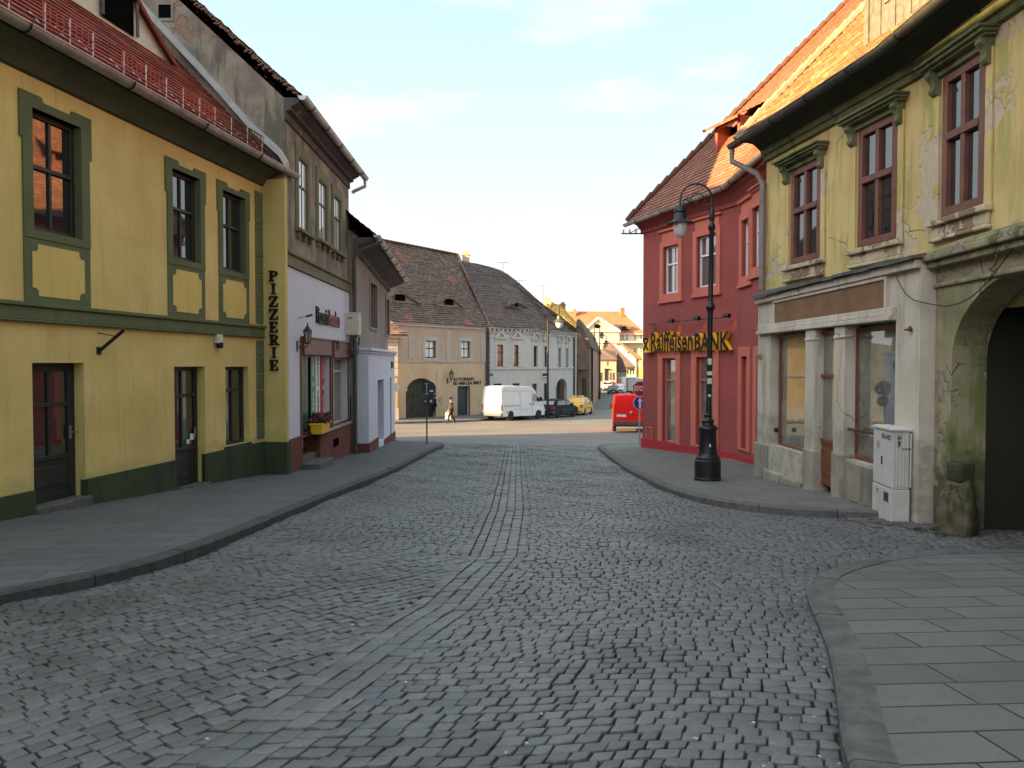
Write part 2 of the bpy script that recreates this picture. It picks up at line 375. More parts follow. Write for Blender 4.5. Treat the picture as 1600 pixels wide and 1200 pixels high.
M['brownplinth'] = plaster('red_brown_plinth', (.17, .055, .04), (.13, .045, .035), 1.2, stain=(.10, .06, .05), st=.55, bump=.3)
M['mossgreen'] = plain('green_window_paint', (.075, .10, .05), .6)
M['olivegrey'] = plaster('olive_grey_render', (.20, .19, .115), (.16, .15, .10), 1.5, stain=(.10, .10, .07), bump=.4)
M['bankred'] = plaster('bank_red_paint', (.31, .078, .066), (.24, .062, .054), .6, bump=.1, stain=(.30, .065, .055), st=.62)
M['bankpink'] = plaster('salmon_trim', (.52, .16, .11), (.48, .14, .10), 1, bump=.1)
M['bankplinth'] = plaster('crimson_plinth', (.36, .03, .04), (.32, .03, .035), 1, bump=.1, stain=(.2, .04, .04), st=.6)
M['mossy'] = plaster('mossy_yellow_render', (.56, .455, .20), (.44, .35, .14), .7, patch=(.54, .47, .33), ps=.75, pt=.58, stain=(.31, .31, .10), st=.49, bump=.6, crack=.8, streak=.5)
M['mossytrim'] = plaster('mossy_green_moulding', (.105, .13, .06), (.15, .165, .085), 2.5, stain=(.05, .065, .03), st=.5, bump=.4)
M['eavedark'] = plaster('dark_cornice', (.035, .04, .03), (.05, .055, .035), 1.5, stain=(.07, .10, .035), st=.6, bump=.4)  # near-black eave tone with greenish blotches
M['archgreen'] = plaster('mossy_gate_render', (.34, .31, .19), (.17, .17, .085), 1.1, crack=.7, streak=.6, patch=(.36, .32, .23), ps=1.1, pt=.56, stain=(.13, .17, .05), st=.5, band=([(.13, .13, .075), (.07, .08, .045)], 1.15, .8), bump=.9)
M['shopwhite'] = plaster('dirty_white_render', (.54, .50, .415), (.43, .395, .315), 1.1, crack=.6, streak=.55, stain=(.33, .30, .22), st=.52, band=([(.30, .28, .22), (.42, .40, .33)], 1.25, .5), bump=.4)
M['shopstone'] = plaster('grey_stone_base', (.33, .31, .25), (.24, .225, .18), 1.8, stain=(.12, .115, .09), st=.52, bump=.8)
M['peel'] = plaster('peeling_sill_plaster', (.50, .45, .30), (.40, .35, .22), 2.2, patch=(.30, .22, .15), ps=2.4, pt=.52, stain=(.26, .22, .13), bump=1)
M['brownwood'] = plain('red_brown_wood', (.16, .06, .036), .5, var=.4, vs=4)
M['boardbrown'] = plain('brown_sign_board', (.20, .105, .05), .7, var=.3, vs=2)
M['greywood'] = plain('weathered_grey_wood', (.14, .13, .115), .85, var=.5, vs=9, bump=.4)
M['cream'] = plain('cream_paint', (.60, .56, .46), .6, var=.15)
M['white'] = plain('white_paint', (.72, .72, .70), .5, var=.12)
M['black'] = plain('black_paint', (.008, .008, .008), .6, 0, .25)
M['signyellow'] = plain('sign_yellow', (.85, .50, .02), .45, var=.08)
M['darkhole'] = plain('unlit_interior', (.006, .006, .006), .95, spec=0)
M['decay'] = plaster('decayed_cornice_plaster', (.33, .29, .17), (.19, .19, .10), 1.8, patch=(.36, .31, .23), ps=1.6, pt=.56, stain=(.06, .07, .035), st=.5, crack=.8, streak=.6, bump=1)
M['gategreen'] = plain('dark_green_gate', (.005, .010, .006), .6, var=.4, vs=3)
M['cobble'] = None
# ------------------------------------------------------------------ ground, kerbs, setts
KL = [(-9.5, -8), (-8.6, -4), (-7.4, 0), (-6.2, 2.5), (-5.1, 4.3), (-4.1, 6.18), (-3.62, 7.16), (-3.4, 8.42), (-3.31, 9.95), (-3.2, 13.1), (-2.98, 17.8), (-2.75, 25.0), (-2.55, 28.4), (-2.75, 29.4), (-3.5, 30.2), (-4.8, 30.7), (-6.5, 31.0)]
KR = [(7.2, 11.05), (5.6, 11.12), (4.5, 11.38), (3.95, 11.75), (3.38, 12.55), (3.05, 13.9), (2.93, 16.3), (2.93, 21.4), (3.05, 26.5), (3.16, 28.0), (3.6, 28.9), (4.4, 29.4), (7.0, 30.2)]
KN = [(1.0, -8), (1.02, -2), (1.12, 1.5), (1.32, 2.7), (1.51, 3.45), (1.73, 4.04), (2.0, 4.79), (2.2, 5.47), (2.4, 6.18), (2.63, 6.71), (3.0, 7.22), (3.75, 7.82), (4.46, 8.12), (5.5, 8.25), (7.4, 8.2)]
def smooth_line(P, step=.18):
    P = [Vector((x, y, 0)) for x, y in P]; out = []
    for i in range(len(P) - 1):
        p0, p1, p2, p3 = P[max(i - 1, 0)], P[i], P[i + 1], P[min(i + 2, len(P) - 1)]
        n = max(2, int((p2 - p1).length / step))
        for k in range(n):
            t = k / n; a = (p2 - p0) * .5; b = (p3 - p1) * .5
            q = p1 * (2 * t**3 - 3 * t**2 + 1) + a * (t**3 - 2 * t**2 + t) + p2 * (-2 * t**3 + 3 * t**2) + b * (t**3 - t**2)
            out.append((q.x, q.y))
    out.append((P[-1].x, P[-1].y)); return out
SL, SR, SN = smooth_line(KL), smooth_line(KR), smooth_line(KN)
def offset_line(P, d):
    out = []
    for i in range(len(P)):
        a = Vector(P[max(i - 1, 0)]); b = Vector(P[min(i + 1, len(P) - 1)]); t = (b - a).normalized()
        out.append((P[i][0] - t.y * d, P[i][1] + t.x * d))
    return out
# ground sheet
def sheet(xs, ys, dz, f=None):
    mb = MB(); nx = len(xs)
    for y in ys:
        for x in xs: mb.v.append((x, y, gz(y) + dz))
    for j in range(len(ys) - 1):
        for i in range(nx - 1):
            a = j * nx + i; mb.f.append((a, a + 1, a + nx + 1, a + nx)); mb.m.append(0)
    return mb
k = NT('dark_joint_earth'); c_ = k.mix(k.ramp(k.noise(9, 5, .7), .4, .65), (.045, .042, .035), (.06, .06, .04)); M['earth'] = k.fin(c_, 1, .1)
k = NT('worn_asphalt'); c_ = k.mix(k.ramp(k.noise(.35, 6, .6), .35, .65), (.145, .13, .117), (.19, .172, .152))
c_ = k.mix(k.math('MULTIPLY', k.ramp(k.noise(30, 4, .7), .4, .7), .4), c_, (.13, .125, .127))
c_ = k.mix(k.math('MULTIPLY', k.ramp(k.noise(.5, 5, .7, stretch=(.25, 2.2, 1), loc=(4, 2, 0)), .55, .62), .5), c_, (.15, .142, .142))
k.bump(k.noise(90, 4), .35, .01); M['asphalt'] = k.fin(c_, .85, .3)
k = NT('distant_earth'); M['land'] = k.fin(k.mix(k.ramp(k.noise(.05, 5), .4, .6), (.10, .09, .07), (.13, .12, .09)), 1, .1)
xs = [-300, -120, -60, -30, -12, -6, -3, 0, 3, 6, 12, 30, 60, 120, 300]
struct('ground', sheet(xs, [-60, -20, -8, 0, 5, 10, 15, 20, 25, 31, 40, 57, 75, 90, 110, 134, 165, 200, 260, 320, 370, 420, 520, 610, 700], -.05), M['land'])
struct('road_bed', sheet([-13, -9, -6, -3, 0, 3, 6, 9.5], [-8, 0, 5, 10, 15, 20, 25, 31.2], -.036), M['earth'])
struct('road', sheet([-60, -30, -12, -6, -3, 0, 3, 6, 12, 30, 60], [29.6, 31, 34, 40, 48, 57, 66, 75, 90, 110, 134, 165, 200, 260, 320], -.012), M['asphalt'])

# setts: real stones, one mesh
def cy(y):     # middle seam of the paving
    return np.interp(y, [-4, 2, 4.1, 6.2, 8.3, 12, 30], [-3.6, -1.85, -1.09, -.52, -.15, -.02, .1])
_l = np.array([p for p in SL if p[1] < 28.4]); _r = np.array([p for p in SR if 11.2 < p[1] < 28.3]); _n = np.array([p for p in SN if p[1] < 8.25])
def xl(y): return np.interp(y, _l[:, 1], _l[:, 0])
def xr(y):
    if y < 8.1:
        o = np.argsort(_n[:, 1]); return float(np.interp(y, _n[o, 1], _n[o, 0]))
    if y < 11.2: return 8.2
    o = np.argsort(_r[:, 1]); return float(np.interp(y, _r[o, 1], _r[o, 0]))
cells = []; tint = []
def wave(x, y): return .09 * np.sin(x * 1.1 + y * .35) + .06 * np.sin(x * 2.3 - y * .5 + 1)
y = -1.5; row = 0
while y < 29.8:                                  # right field: rows across the street
    h = .094 + .01 * random.random(); h *= 1 + max(0, y - 12) * .012; x0 = float(cy(y)) + .2; x1 = xr(y) + .03; x = x0
    while x < x1:
        wd = random.uniform(.085, .145) * (1 + max(0, y - 12) * .012); xe = min(x + wd, x1)
        if xe - x > .05:
            q = []
            for (a, b) in ((x, y), (xe, y), (xe, y + h), (x, y + h)):
                sk = float(cy(b)) - float(cy(y)); q.append((a + sk if a < x1 - .02 else a, b + wave(a, b) * min(1, max(0, (a - x0) * 1.5))))
            cells.append(q)
        x = xe
    y += h
for r_ in range(3):                              # the seam: three long rows
    y = -1.5
    while y < 30:
        ln = random.uniform(.12, .2); o0 = -.2 + r_ * .1333
        cells.append([(float(cy(y)) + o0, y), (float(cy(y)) + o0 + .133, y), (float(cy(y + ln)) + o0 + .133, y + ln), (float(cy(y + ln)) + o0, y + ln)]); y += ln
def lay(rows):          # rows: iterable of (point function of run length, breadth, run length)
    for fn, br, ln_ in rows:
        t = random.random() * .1
        while t < ln_:
            wd = random.uniform(.09, .15); q = [fn(t, 0), fn(t + wd, 0), fn(t + wd, br), fn(t, br)]; mx_ = sum(p[0] for p in q) / 4; my_ = sum(p[1] for p in q) / 4
            g_ = (1 + max(0, my_ - 12) * .014); t += wd
            yield q, mx_, my_
YD = 8.6                # nearer than this the west field runs on the slant, beyond it straight across
th = R(52); ca, sa = math.cos(th), math.sin(th); rows = []
for i in range(-10, 130):
    o0 = i * .1
    rows.append((lambda t, b, o0=o0: (-9 + t * ca + (o0 + b) * sa + .06 * math.sin(t * 1.3 + o0), -2.5 + t * sa - (o0 + b) * ca + 7.0 + .06 * math.sin(t * .9 + o0 * .6)), .1, 16.0))
for q, mx_, my_ in lay(rows):
    if -1.5 < my_ < YD + .25 * math.sin(mx_ * 3) and float(xl(my_)) - .05 < mx_ < float(cy(my_)) - .29: cells.append(q)
y = -1.5
while y < 30:           # an edging row beside the seam
    ln = random.uniform(.1, .17); cells.append([(float(cy(y)) - .315, y), (float(cy(y)) - .205, y), (float(cy(y + ln)) - .205, y + ln), (float(cy(y + ln)) - .315, y + ln)]); y += ln
y = YD - .3
while y < 29.9:
    h = .1 * (1 + max(0, y - 12) * .012); x = float(cy(y)) - .32
    while x > float(xl(y)) - .03:
        wd = random.uniform(.09, .16) * (1 + max(0, y - 12) * .012); q = []
        for a_, b_ in ((x - wd, y), (x, y), (x, y + h), (x - wd, y + h)):
            d_ = float(cy(y)) - a_; q.append((a_ + float(cy(b_)) - float(cy(y)), b_ + (.16 * d_ - .05 * d_ * d_) + wave(a_, b_) * min(1, d_)))
        mx_, my_ = sum(p[0] for p in q) / 4, sum(p[1] for p in q) / 4
        if my_ > YD + .25 * math.sin(mx_ * 3) - .02 and mx_ > float(xl(my_)) - .05: cells.append(q)
        x -= wd
    y += h
C = np.array(cells)                                # N,4,2
N = len(C); cen = C.mean(1, keepdims=True)
C = cen + (C - cen) * (1 - .0072 / np.maximum(np.linalg.norm(C - cen, axis=2, keepdims=True), .03)) + rng.normal(0, .0035, C.shape)
def gzn(y): return np.interp(y, _GY, _GZ)
und = lambda x, y: .010 * np.sin(x * 2.1 + y * .7) + .008 * np.sin(y * 1.7 - x * .9) + .006 * np.sin(x * 4.3 + y * 3.1)
hh = rng.normal(0, .003, (N, 1)); tx = rng.normal(0, .022, (N, 1)); ty = rng.normal(0, .022, (N, 1))
def ring(sc_, dz):
    P = cen + (C - cen) * sc_; d = P - cen
    z = gzn(P[..., 1]) + und(cen[..., 0], cen[..., 1]) + hh + d[..., 0] * tx + d[..., 1] * ty + dz
    return np.concatenate([P, z[..., None]], 2)
V = np.concatenate([ring(1.02, -.05), ring(1.0, -.009), ring(.97, -.002), ring(.86, .0)], 1).reshape(-1, 3)
base = (np.arange(N) * 16)[:, None, None]
f = []
for a in range(3):
    for i in range(4): f.append([a * 4 + i, a * 4 + (i + 1) % 4, a * 4 + 4 + (i + 1) % 4, a * 4 + 4 + i])
f.append([12, 13, 14, 15])
Fq = (base + np.array(f)[None]).reshape(-1, 4)
me = bpy.data.meshes.new('cobblestones'); me.vertices.add(len(V)); me.vertices.foreach_set('co', V.astype(np.float32).ravel())
me.loops.add(Fq.size); me.loops.foreach_set('vertex_index', Fq.astype(np.int32).ravel())
me.polygons.add(len(Fq)); me.polygons.foreach_set('loop_start', (np.arange(len(Fq)) * 4).astype(np.int32)); me.polygons.foreach_set('loop_total', np.full(len(Fq), 4, np.int32))
me.update(); me.validate(); me.shade_smooth()
at_ = me.color_attributes.new('tone', 'FLOAT_COLOR', 'POINT')
cc = rng.random((N, 3)); sm = np.abs(cen[:, 0, 0] - cy(cen[:, 0, 1])) < .2; sm &= cen[:, 0, 1] > 7.5; cc[sm, 0] = np.clip(cc[sm, 0] * .6 + .4, 0, 1); cc[sm, 1:] *= .6; t_ = np.zeros((N, 4)); t_[:, :3] = cc; t_[:, 3] = 1
at_.data.foreach_set('color', np.repeat(t_, 16, 0).astype(np.float32).ravel())
k = NT('granite_setts'); a_ = k.n('ShaderNodeAttribute'); a_.attribute_name = 'tone'; sp_ = k.n('ShaderNodeSeparateColor'); k.l(a_.outputs['Color'], sp_.inputs[0])
c_ = k.mix(sp_.outputs[0], (.089, .089, .093), (.140, .139, .143)); c_ = k.mix(k.ramp(sp_.outputs[1], .75, 1.1), c_, (.10, .088, .075)); c_ = k.mix(k.ramp(sp_.outputs[2], .8, 1.1), c_, (.068, .074, .083))
c_ = k.mix(k.math('MULTIPLY', k.ramp(k.noise(.55, 5, .65), .48, .66), .6), c_, (.046, .044, .044)); c_ = k.mix(k.math('MULTIPLY', k.ramp(k.noise(1, 5, .6, stretch=(1.1, .16, 1), loc=(2, 0, 0)), .5, .66), .5), c_, (.138, .132, .132))
c_ = k.mix(k.math('MULTIPLY', k.ramp(k.noise(45, 5, .7), .42, .7), .45), c_, (.035, .035, .034))
h_ = k.math('ADD', k.noise(38, 5, .65), k.math('MULTIPLY', k.noise(150, 3), .4)); k.bump(h_, .45, .012)
k.fin(c_, k.math('ADD', .34, k.math('MULTIPLY', k.noise(20, 3), .28)), .5)
ob = bpy.data.objects.new('cobblestones', me); COL.objects.link(ob); me.materials.append(k.m); ob['kind'] = 'structure'

# kerbs
M['kerb'] = plain('granite_kerb', (.12, .116, .108), .75, var=.45, vs=7, bump=.5, spec=.3)
M['kerbdark'] = plain('dark_granite_kerb', (.07, .07, .072), .75, var=.45, vs=7, bump=.5, spec=.3)
def kerb(name, P, side, wd, top, m):
    mb = MB(); Q = offset_line(P, side * wd); acc = 0; start = 0
    i = 0
    while i < len(P) - 1:
        j = i + 1; acc = 0
        while j < len(P) - 1 and acc < .95:
            acc += (Vector(P[j]) - Vector(P[j - 1])).length; j += 1
        jj = random.uniform(-.006, .006); bt = .022
        for k2 in range(i, j):
            (a, b), (a2, b2) = P[k2], P[k2 + 1]; (c, d), (c2, d2) = Q[k2], Q[k2 + 1]
            e0 = .006 if k2 == i else 0; e1 = .006 if k2 == j - 1 else 0
            lerp = lambda p, q, t: (p[0] + (q[0] - p[0]) * t, p[1] + (q[1] - p[1]) * t)
            ln = max((Vector((a2, b2)) - Vector((a, b))).length, .02); s0, s1 = e0 / ln, 1 - e1 / ln
            o0, o1 = lerp((a, b), (a2, b2), s0), lerp((a, b), (a2, b2), s1); n0, n1 = lerp((c, d), (c2, d2), s0), lerp((c, d), (c2, d2), s1)
            pr = []
            for (o, n) in ((o0, n0), (o1, n1)):
                g = gz(o[1]); bx = lerp(o, n, bt / wd)
                pr.append([(o[0], o[1], g - .06), (o[0], o[1], g + top - bt + jj), (bx[0], bx[1], g + top + jj), (n[0], n[1], gz(n[1]) + top + jj), (n[0], n[1], gz(n[1]) - .06)])
            for t in range(4): 
                q = [pr[0][t], pr[1][t], pr[1][t + 1], pr[0][t + 1]]
                mb.face(q if side < 0 else q[::-1])
            if k2 == i: mb.face(pr[0])
            if k2 == j - 1: mb.face(pr[1][::-1])
        i = j
    return struct(name, mb, m)
kerb('kerb_west', SL, 1, .17, PAV, M['kerbdark'])
kerb('kerb_east', SR, -1, .2, PAV - .012, M['kerb'])
kerb('kerb_corner', SN, -1, .2, .085, M['kerb'])
# pavements (thick sheets between the kerb and the houses)
M['slab_west'] = slabs('dark_slab_paving', (.095, .092, .098), (.12, .116, .121), (.066, .064, .068), .75, .3, rot=R(-8))
M['slab_east'] = slabs('grey_slab_paving', (.13, .125, .115), (.16, .153, .14), (.09, .086, .078), .6, .3, rot=R(4))
M['slab_corner'] = slabs('granite_slab_paving', (.112, .107, .103), (.142, .136, .129), (.078, .075, .071), .92, .31, rot=R(-4), joint=.016)
def pavement(name, inner, outer_x, top, m):
    mb = MB(); n = len(inner)
    for (x, y) in inner:
        X = outer_x(x, y)
        for t in (0, .33, .66, 1): mb.v.append((x + (X[0] - x) * t, y + (X[1] - y) * t, gz(y + (X[1] - y) * t) + top))
    for i in range(n - 1):
        for j in range(3):
            a = i * 4 + j; mb.f.append((a, a + 4, a + 5, a + 1)); mb.m.append(0)
    return struct(name, mb, m)
pavement('pavement_west', offset_line(SL, .16), lambda x, y: (-10.5, y) if y < 17 else ((-5.6, y) if y < 31.5 else (-9, y)), PAV - .004, M['slab_west'])
pavement('pavement_east', offset_line(SR, -.19), lambda x, y: (8.2, max(y, 11.3)), PAV - .016, M['slab_east'])
pavement('pavement_corner', offset_line(SN, -.19), lambda x, y: (9.5, min(y, 8.0)), .081, M['slab_corner'])
# far pavement in front of the old houses across the side street
mb = MB()
fk = [(-14, 48.6), (-9, 50.2), (-6.0, 51.6), (-3.5, 54.0), (-1.5, 57.5), (1, 61), (3.5, 64.5), (6, 70), (8, 80)]
fb = [(-16, 60), (-10, 60), (-8, 62), (-4, 66), (-1, 70), (2, 72), (4, 75), (7, 82), (9, 92)]
FK, FB = smooth_line(fk, .8), smooth_line(fb, .8); nn = min(len(FK), len(FB))
pick = lambda P, t: P[int(round(t * (len(P) - 1)))]
for i in range(41):
    a, b = pick(FK, i / 40), pick(FB, i / 40); g = gz(a[1])
    mb.v += [(a[0], a[1], g - .05), (a[0], a[1], g + .13), (b[0], b[1], gz(b[1]) + .13)]
for i in range(40):
    for j in range(2): q = i * 3 + j; mb.f.append((q, q + 3, q + 4, q + 1)); mb.m.append(0)
M['slab_far'] = slabs('far_grey_paving', (.13, .125, .12), (.15, .145, .14), (.10, .095, .09), .6, .4)
struct('pavement_far', mb, M['slab_far'])
# cobbled apron at the foot of the gate: loose setts with gaps
mb = MB(); 
for i in range(95):
    x = random.uniform(4.9, 6.0); y = random.uniform(10.2, 11.05)
    if random.random() < .25: continue
    s_ = random.uniform(.05, .085); a = random.uniform(-.3, .3); g = gz(y) + .012
    mb.box(-s_, s_, -s_ * .7, s_ * .7, -.05, .006 + random.random() * .012, Matrix.Translation((x, y, g)) @ Matrix.Rotation(a, 4, 'Z') @ Matrix.Rotation(random.uniform(-.1, .1), 4, 'X'))
o = mb.build('loose_setts', M['kerb'], bevel=.012); o['kind'] = 'stuff'; o['label'] = 'loose uneven setts at the foot of the mossy gate'
# ------------------------------------------------------------------ building helpers
def wall(mb, F, u0, u1, z0, z1, holes=(), o=0.0, d=.22, m=None, mrev=None):
    """wall face at off o with openings (ua,ub,za,zb[,rise]) and reveals of depth d; top is flat"""
    us = sorted({u0, u1, *[h[0] for h in holes], *[h[1] for h in holes]}); zs = sorted({z0, z1, *[h[2] for h in holes], *[h[3] for h in holes]})
    us = [u for u in us if u0 <= u <= u1]; zs = [z for z in zs if z0 <= z <= z1]
    inside = lambda u, z: any(h[0] < u < h[1] and h[2] < z < h[3] for h in holes)
    for i in range(len(us) - 1):
        for j in range(len(zs) - 1):
            if not inside((us[i] + us[i + 1]) / 2, (zs[j] + zs[j + 1]) / 2):
                mb.face([F.pt(us[i], o, zs[j]), F.pt(us[i + 1], o, zs[j]), F.pt(us[i + 1], o, zs[j + 1]), F.pt(us[i], o, zs[j + 1])], m)
    for h in holes:
        a, b, c, e = h[:4]; rise = h[4] if len(h) > 4 else 0; mr = m if mrev is None else mrev
        if rise:
            n = 18; arc = [((a + b) / 2 - (b - a) / 2 * math.cos(math.pi * i / n), e - rise + rise * math.sin(math.pi * i / n)) for i in range(n + 1)]
            for i in range(n):
                (ua, za), (ub, zb) = arc[i], arc[i + 1]
                mb.face([F.pt(ua, o, za), F.pt(ub, o, zb), F.pt(ub, o, e + 1e-4), F.pt(ua, o, e + 1e-4)], m)
            loop = [(a, c)] + arc + [(b, c)]
        else: loop = [(a, c), (a, e), (b, e), (b, c)]
        loop.append(loop[0])
        for (ua, za), (ub, zb) in zip(loop[:-1], loop[1:]):
            mb.face([F.pt(ua, o, za), F.pt(ub, o, zb), F.pt(ub, o - d, zb), F.pt(ua, o - d, za)], mr)

def body(mb, F, u0, u1, z0, ze, depth, zr, rd=None, m=None, d0=0.0, left=True, right=True):
    """gable ends and back of a house behind facade F (front itself not included)"""
    rd = depth / 2 if rd is None else rd
    for u, fl in ((u0, left), (u1, right)):
        if fl: mb.face([F.pt(u, -d0, z0), F.pt(u, -d0, ze), F.pt(u, -rd, zr), F.pt(u, -depth, ze), F.pt(u, -depth, z0)], m)
    mb.face([F.pt(u0, -depth, z0), F.pt(u1, -depth, z0), F.pt(u1, -depth, ze), F.pt(u0, -depth, ze)], m)
    # dark storey floors block sight lines through glass
def roof(mb, E, T, n, seg=.5, lift=.03, jit=0.0, sag=0.0, m=None, th=.06):
    """overlapping tile courses between an eave polyline E and a top polyline T (same number of points)"""
    E = [Vector(p) for p in E]; T = [Vector(p) for p in T]; cols = []; ul = [0.0]
    for i in range(len(E) - 1):
        k = max(1, int((E[i + 1] - E[i]).length / seg))
        for q in range(k): cols.append((E[i].lerp(E[i + 1], q / k), T[i].lerp(T[i + 1], q / k)))
    cols.append((E[-1], T[-1])); acc = [0.0]
    for a, b in zip(cols[:-1], cols[1:]): acc.append(acc[-1] + ((b[0] + b[1]) / 2 - (a[0] + a[1]) / 2).length)
    nm = (E[-1] - E[0]).cross(T[0] - E[0]).normalized()
    if nm.z < 0: nm = -nm
    nm0 = nm; ph = random.random() * 9
    def P(c, t, l):
        a, b = cols[c]; p = a.lerp(b, t)
        s_ = sag * math.sin(math.pi * t) * (.6 + .4 * math.sin(acc[c] * .55 + ph)) + sag * .35 * math.sin(acc[c] * 1.3 + t * 7 + ph)
        return p + nm0 * (l - s_ + random.uniform(-jit, jit))
    for r in range(n):
        lo = [P(c, r / n, lift) for c in range(len(cols))]; hi = [P(c, (r + 1) / n, 0) for c in range(len(cols))]
        for c in range(len(cols) - 1):
            mb.face([lo[c], lo[c + 1], hi[c + 1], hi[c]], m, [(acc[c], r + .02), (acc[c + 1], r + .02), (acc[c + 1], r + .98), (acc[c], r + .98)])
            dn = nm0 * (lift + (th if r == 0 else .012))
            mb.face([lo[c] - dn, lo[c + 1] - dn, lo[c + 1], lo[c]], m, [(acc[c], r + .02), (acc[c + 1], r + .02), (acc[c + 1], r + .04), (acc[c], r + .04)])
    return cols
def window(root, F, ua, ub, za, zb, o=-.16, fw=.07, cols=2, trans=(.42,), fm='darkwood', gm='glass', name='window', mull=.05, label=None, low=None, sill=None, dp=.06):
    """a window: frame mesh with its panes as a child; trans = transom heights as a share from the top"""
    fm = M[fm]; mb = MB(); e = .01
    mb.fbox(F, ua - e, ua + fw, o - dp, o, za, zb); mb.fbox(F, ub - fw, ub + e, o - dp, o, za, zb)
    mb.fbox(F, ua + fw, ub - fw, o - dp, o, zb - fw, zb + e); mb.fbox(F, ua + fw, ub - fw, o - dp, o, za - e, za + fw)
    H = zb - za; zz = [za + fw]
    for t in sorted(trans, reverse=True):
        zt = zb - H * t; mb.fbox(F, ua + fw, ub - fw, o - dp, o + .015, zt - mull * .6, zt + mull * .6); zz.append(zt)
    zz.append(zb - fw)
    for i in range(1, cols):
        uc = ua + (ub - ua) * i / cols
        for a, b in zip(zz[:-1], zz[1:]): mb.fbox(F, uc - mull / 2, uc + mull / 2, o - dp + .004, o - .004, a, b)
    if low:      # solid lower panel (doors)
        mb.fbox(F, ua + fw, ub - fw, o - dp, o - .012, za + fw, za + low); mb.fbox(F, ua + fw, ub - fw, o - dp, o + .012, za + low, za + low + .07)
        mb.fbox(F, ua + fw + .08, ub - fw - .08, o - .02, o + .004, za + fw + .1, za + low - .1)
    w_ = mb.build(name, fm, root, bevel=.006, seg=1)
    if label: w_['label'] = label
    pb = MB(); pb.face([F.pt(ua, o - dp * .6, za), F.pt(ub, o - dp * .6, za), F.pt(ub, o - dp * .6, zb), F.pt(ua, o - dp * .6, zb)])
    pb.face([F.pt(ua - .05, o - dp - .05, za - .05), F.pt(ua - .05, o - dp - .05, zb + .05), F.pt(ub + .05, o - dp - .05, zb + .05), F.pt(ub + .05, o - dp - .05, za - .05)])
    pb.build('pane', M[gm], w_)
    if sill:
        sb = MB(); sb.fbox(F, ua - .08, ub + .08, -.05, sill[1], za - sill[2], za - .004); sb.build('sill', M[sill[0]], w_, bevel=.012)
    return w_
def handle(parent, F, u, z, o, m='zinc'):
    mb = MB(); mb.fbox(F, u - .02, u + .02, o, o + .012, z - .1, z + .1); mb.tube([F.pt(u, o, z), F.pt(u, o + .05, z), F.pt(u + .1, o + .055, z)], .009, 6)
    mb.build('handle', M[m], parent)
def gutter(root, pts, r=.085, m='zinc', brackets=1.1, name='gutter'):
    """half-round gutter along pts with strap brackets"""
    mb = MB(); pts = [Vector(p) for p in pts]; n = 9; rows = []
    for i, p in enumerate(pts):
        t = (pts[min(i + 1, len(pts) - 1)] - pts[max(i - 1, 0)]).normalized(); h = Vector((t.y, -t.x, 0)).normalized()
        rows.append([p + h * r * math.cos(math.pi * (1 + k / (n - 1))) + Vector((0, 0, r * math.sin(math.pi * (1 + k / (n - 1))))) for k in range(n)])
    for a, b in zip(rows[:-1], rows[1:]):
        for k in range(n - 1): mb.face([a[k], a[k + 1], b[k + 1], b[k]])
    for rw in (rows[0], rows[-1]): mb.face(rw)
    for k in (0, n - 1): mb.tube([rw[k] for rw in rows], .012, 6)
    g = mb.build(name, M[m], root, smooth=60)
    acc = 0
    for a, b in zip(pts[:-1], pts[1:]):
        L_ = (b - a).length; t = (b - a) / L_; h = Vector((t.y, -t.x, 0)).normalized(); s_ = brackets * .5
        while s_ < L_:
            p = a + t * s_
            arc = [p + h * (r + .012) * math.cos(math.pi * (1 + k / 10)) + Vector((0, 0, (r + .012) * math.sin(math.pi * (1 + k / 10)))) for k in range(11)]
            bb = MB(); bb.tube(arc, .011, 5); bb.build('gutter_strap', M['iron'], g); s_ += brackets
    return g
def pipe(root, pts, r=.05, m='zinc', name='downpipe'):
    mb = MB(); mb.tube(pts, r, 10)
    for i in range(1, len(pts)):
        a, b = Vector(pts[i - 1]), Vector(pts[i])
        if abs(b.z - a.z) > 1.2:
            z = min(a.z, b.z) + .5
            while z < max(a.z, b.z):
                t = (z - a.z) / (b.z - a.z); p = a.lerp(b, t); mb.tube([p - Vector((0, 0, .02)), p + Vector((0, 0, .02))], r * 1.22, 10); z += 1.9
    return mb.build(name, M[m], root, smooth=True)
